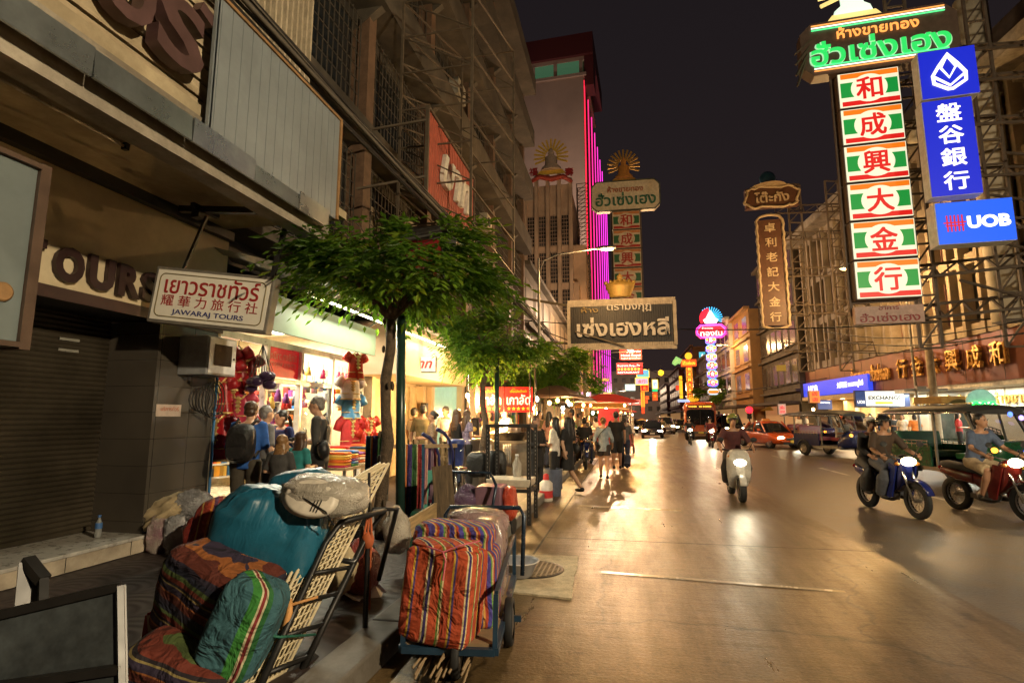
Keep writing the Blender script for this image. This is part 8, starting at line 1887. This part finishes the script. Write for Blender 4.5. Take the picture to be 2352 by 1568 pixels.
m = MB(); m.bar((-.78, -.35, 2.72), (.75, -.35, 2.72), .04); m.bar((-.78, .4, 2.72), (.75, .4, 2.72), .04); m.b2((-.8, -.4, 2.74), (.78, .45, 2.77)); m.build('top_frame', mat('awning sheet', (.2, .16, .12), .7), st)
for x in (-.3, .45):
    m = MB(); m.lathe([(.13, 0), (.15, .25), (.15, .3), (.08, .34), (.03, .36)], (x - .2, .2, .93), 18); m.build('pot', M_sst, st)
for k, (px, lab) in enumerate(((1124, 'left red board'), (1191, 'right red board'))):
    p, w_, h = px_frame(px - 32, 889, px + 32, 946, 12.55)
    b = thing('red_board', lab + ' with white Thai lettering and gold stars hung on the chestnut stall', 'sign', p, R(2), 'red boards of the chestnut stall')
    m = MB(); m.box((0, .02, 0), (w_, .03, h)); m.build('panel', mat('translucent red board', (.75, .02, .02), .4, emit=(1, .02, .01), es=.55), b)
    text('เกาลัด', w_ * .84, h * .42, mat('white translucent print', (.85, .8, .7), .4, emit=(1, .85, .6), es=.7), b, T(0, .002, -.0) @ FACE_NEAR, .003, bold=.02)
    text('เยื่อแม้งเจ้าเก่า', w_ * .6, h * .12, mat('yellow print', (.8, .5, .1), .4, emit=(1, .6, .1), es=.4), b, T(0, .002, h * .34) @ FACE_NEAR, .003, bold=.005)
    m = MB()
    for j in range(5):
        cx = (j - 2) * w_ * .17
        m.prism([(cx + (.05 if q % 2 == 0 else .021) * math.sin(q * PI / 5), -h * .36 + (.05 if q % 2 == 0 else .021) * math.cos(q * PI / 5)) for q in range(10)], .006, T(0, .006, 0) @ RX(PI / 2))
    m.build('stars', mat('gold star print', (.9, .5, .05), .4, emit=(1, .6, .05), es=.6), b)
    bulb(p + Vector((-.2 + .1 * k, .3, -.1)), ('bulb glowing behind the left red board', 'bulb glowing behind the right red board')[k], p=28)
for px, py, d_, lab, p_ in ((1074, 908, 12.6, 'bare bulb left of the red boards', 480), (1143, 972, 12.8, 'flaring bulb over the chestnut pan', 480), (1233, 916, 14, 'white bulb right of the red boards', 70), (1228, 938, 14.2, 'lower bulb right of the red boards', 20), (1230, 948, 15.5, 'small bulb behind the right red board post', 0)):
    bulb(ond(px, py, d_), lab, G_bulbw if 'white' in lab else G_bulb, p_)
fan = thing('standing_fan', 'square dark box fan with yellow blades beside the steel stall', 'fan', ond(1075, 985, 12.3), R(20))
m = MB(); zprism(m, [(-.24, -.24), (.24, -.24), (.24, .24), (-.24, .24)], .03, .16); m.tube([(x, 0, z) for x, z in ((-.24, -.24), (.24, -.24), (.24, .24), (-.24, .24))], .03, 6, closed=True); m.build('housing', M_dark, fan)
for k in range(5):
    a = k * 2 * PI / 5; m = MB(); m.ell((.11 * math.cos(a), 0, .11 * math.sin(a)), (.09, .015, .055), 10, 6, RY(-a)); m.build('blade', mat('yellow fan blade', (.6, .4, .08), .4), fan)
m = MB(); m.ell((0, -.02, 0), (.045, .04, .045), 10, 7); m.bar((0, .1, -.25), (0, .1, -1.1), .04); m.build('hub_stand', M_dark, fan)
t = thing('steel_drum', 'tall steel drum roaster beside the blue bucket with black hatch', 'stove', at(1092, 12.0))
m = MB(); m.lathe([(.34, 0), (.34, .95), (.36, .96), (.36, 1.0), (.1, 1.02)], n=24); m.build('drum', M_sst, t); m = MB(); m.box((.05, -.34, .55), (.3, .05, .12)); m.build('hatch', M_black, t)
for px, d_, lab in ((1118, 11.6, 'white towel hanging at the second tree'), (1165, 12.3, 'white cloth hanging at the chestnut counter')):
    o = drape('hanging_towel', lab, ond(px, 1020, d_), R(5), .2, .5, cloth('white towel', (.7, .62, .52)))
o = blob('backpack', (.42, .3, .44), mat('black nylon pack', (.014, .014, .013), .5, bump=.5), None, ond(1098, 1066, 9.6), (0, 0, 0), .6, .06, 4, 61); tag(o, 'black backpack standing under the second tree', 'backpack')
o = blob('backpack', (.34, .3, .5), _mats['black nylon pack'], None, ond(1140, 1066, 9.4), (0, 0, .4), .6, .06, 4, 63); tag(o, 'tall black bag beside the slotted steel stand', 'bag')
t = thing('red_canister', 'white and red canister standing on the road behind the steel stand', 'canister', at(1253, 10.9, 0))
m = MB(); m.lathe([(.12, 0), (.13, .02), (.13, .34), (.06, .4)], n=18); m.build('body', mat('white canister', (.65, .58, .5), .4), t); m = MB(); m.lathe([(.131, .06), (.131, .2)], n=18, caps=False); m.lathe([(.06, .4), (.05, .5), (.02, .52)], n=14); m.build('red_band', M_redt, t)
t = thing('laundry_bin', 'grey blue fabric bin beside the red canister', 'bin', at(1268, 11.6, 0)); m = MB(); m.lathe([(.17, 0), (.22, .55), (.2, .55), (.16, .05)], n=20); m.build('bin', cloth('grey blue', (.08, .09, .13)), t)
def cart_stall(label, loc, rz, c_roof, c_body, w_=1.7, board=None, p=25, hgt=2.15):
    t = thing('food_cart', label, 'food stall', loc, rz)
    m = MB(); m.b2((-w_ / 2, -.4, .35), (w_ / 2, .4, .95)); m.build('cabinet', c_body, t); m = MB(); m.b2((-w_ / 2 - .06, -.46, .95), (w_ / 2 + .06, .46, 1.0)); m.build('counter', M_sst, t)
    for x in (-w_ / 2 + .04, w_ / 2 - .04):
        for y in (-.36, .36):
            m = MB(); m.cyl((x, y, .0), (x, y, hgt), .02, n=8); m.build('post', M_sst, t)
    m = MB(); m.loft([[Vector((x * w_ * .6 * k, y * .75 * k, z)) for x, y in ((-1, -1), (1, -1), (1, 1), (-1, 1))] for k, z in ((1, hgt), (1.02, hgt + .06), (.3, hgt + .38), (.05, hgt + .42))], smooth=False); m.build('roof', c_roof, t)
    for k in range(7):
        m = MB(); x = -w_ / 2 + .15 + k * (w_ - .3) / 6
        (m.lathe([(.1, 0), (.13, .12), (.11, .14)], (x, rnd.uniform(-.2, .2), 1.0), 12) if k % 2 else m.ell((x, rnd.uniform(-.2, .2), 1.09), (.1, .1, .09), 10, 7)); m.build('food_pan' if k % 2 else 'fruit_pile', M_sst if k % 2 else rnd.choice(BOXM), t)
    m = MB(); m.lathe([(.2, -.02), (.22, 0), (.2, .02)], (w_ / 2 + .05, 0, .22), 18, RY(PI / 2)); m.build('wheel', M_black, t)
    if board:
        m = MB(); m.box((0, -.5, 1.65), (w_ * .42, .03, .75)); m.build('banner', board, t)
    c, s_ = math.cos(rz), math.sin(rz)
    for k, x in enumerate((-w_ * .35, w_ * .35)):
        m = MB(); m.ell((x, -.2, hgt - .12), (.055, .055, .07), 10, 8); m.build('bulb', G_bulb, t)
    if p: light('POINT', 'stall_light', t, (0, -.3, hgt - .3), p, (1, .6, .22), .12)
    return t
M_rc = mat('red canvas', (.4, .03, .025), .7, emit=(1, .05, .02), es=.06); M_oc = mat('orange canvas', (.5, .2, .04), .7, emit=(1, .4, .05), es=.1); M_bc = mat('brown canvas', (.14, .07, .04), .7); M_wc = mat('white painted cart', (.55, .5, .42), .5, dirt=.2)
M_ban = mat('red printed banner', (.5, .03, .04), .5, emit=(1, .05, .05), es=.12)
cart_stall('white food cart glowing warm before the third tree', at(1280, 18.6), R(80), M_bc, M_wc, p=110)
cart_stall('food cart with red canvas roof and red banner beyond the parked motorbikes', at(1395, 25, 0), R(8), M_rc, mat('red lacquer cart', (.3, .04, .03), .4), 2.2, M_ban, 200, 2.3)
cart_stall('orange canvas stall behind the three walkers', at(1375, 29, 0), R(8), M_oc, M_wc, 2.4, None, 200)
cart_stall('brown canvas stall between the third tree and utility pole', at(1318, 24), R(70), M_bc, M_sst, 1.8, None, 160)
cart_stall('orange lit stall further along the left kerb', at(1400, 40, 0), R(8), M_oc, M_wc, 2.4, None, 220)
cart_stall('far red roofed stall near the small distant tree', at(1425, 52, 0), R(8), M_rc, M_wc, 2.4, None, 240)
cart_stall('fruit stall on the right pavement under string bulbs', at(1800, 47), R(-70), M_bc, M_wc, 2.2, None, 240)
cart_stall('second fruit stall on the right pavement near the red light', at(1762, 55), R(-70), M_oc, M_wc, 2.2, None, 260)
cart_stall('third fruit stall far on the right pavement', at(1728, 66), R(-70), M_bc, M_wc, 2.4, None, 240)
LB = [(1262, 925, 17), (1293, 937, 19), (1308, 928, 22), (1340, 930, 25), (1362, 948, 27), (1378, 942, 32), (1392, 938, 36), (1405, 948, 42), (1416, 940, 48), (1424, 950, 55), (1436, 948, 64), (1444, 942, 70), (1452, 952, 80), (1302, 900, 21), (1350, 905, 30), (1326, 915, 24), (1372, 925, 38)]
LN = ('by the white food cart', 'over the second left stall', 'beside the third tree', 'at the red canvas cart', 'right of the red banner', 'on the orange canvas stall', 'past the orange canvas stall', 'at a far left stall', 'beyond the far left stalls', 'near the small distant tree', 'before the pink shop sign', 'under the far neon column', 'furthest left in the distance', 'high over the white food cart', 'high behind the utility pole', 'between the brown stall and tree', 'under the amber sign strip')
for (px, py, d_), n_ in zip(LB, LN): bulb(ond(px, py, d_), 'left side bare bulb ' + n_, G_bulb if (px % 3) else G_bulbw, 0, r_=.04 + d_ * .001)
RN = ('left of the bank canopy', 'by the orange paper sign', 'over the first fruit stall', 'beside the pink banner', 'on the second fruit stall', 'right of the red traffic light', 'left of the red traffic light', 'behind the dark van', 'over the orange bus roof', 'far behind the minivan', 'at the last right stall', 'low by the bank wall', 'before the ochre building')
for (px, py, d_), n_ in zip([(1868, 940, 34), (1852, 948, 36), (1822, 940, 42), (1806, 946, 45), (1790, 950, 50), (1768, 942, 54), (1745, 948, 58), (1722, 950, 62), (1700, 940, 66), (1672, 944, 74), (1690, 952, 70), (1880, 958, 35), (1835, 952, 40)], RN): bulb(ond(px, py, d_), 'right side bare bulb ' + n_, G_bulbw if (px % 2) else G_bulb, 0, grp='bare bulbs on the right pavement', r_=.05 + d_ * .0011)
for k, (px, py, d_) in enumerate(((1700, 952, 64), (1730, 955, 58), (1760, 953, 52), (1790, 957, 46))):
    t = thing('market_umbrella', ('farthest', 'third', 'second', 'nearest')[k] + ' market parasol over the right pavement stalls', 'parasol', ond(px, 962, d_), 0, 'market parasols on the right')
    m = MB(); m.lathe([(1.5, .7), (.9, 1.0), (.05, 1.25)], n=12, caps=False); m.build('canopy', rnd.choice([M_rc, M_oc, M_bc]), t); m = MB(); m.cyl((0, 0, -1.5), (0, 0, 1.2), .03, n=7); m.build('pole', M_steel, t)
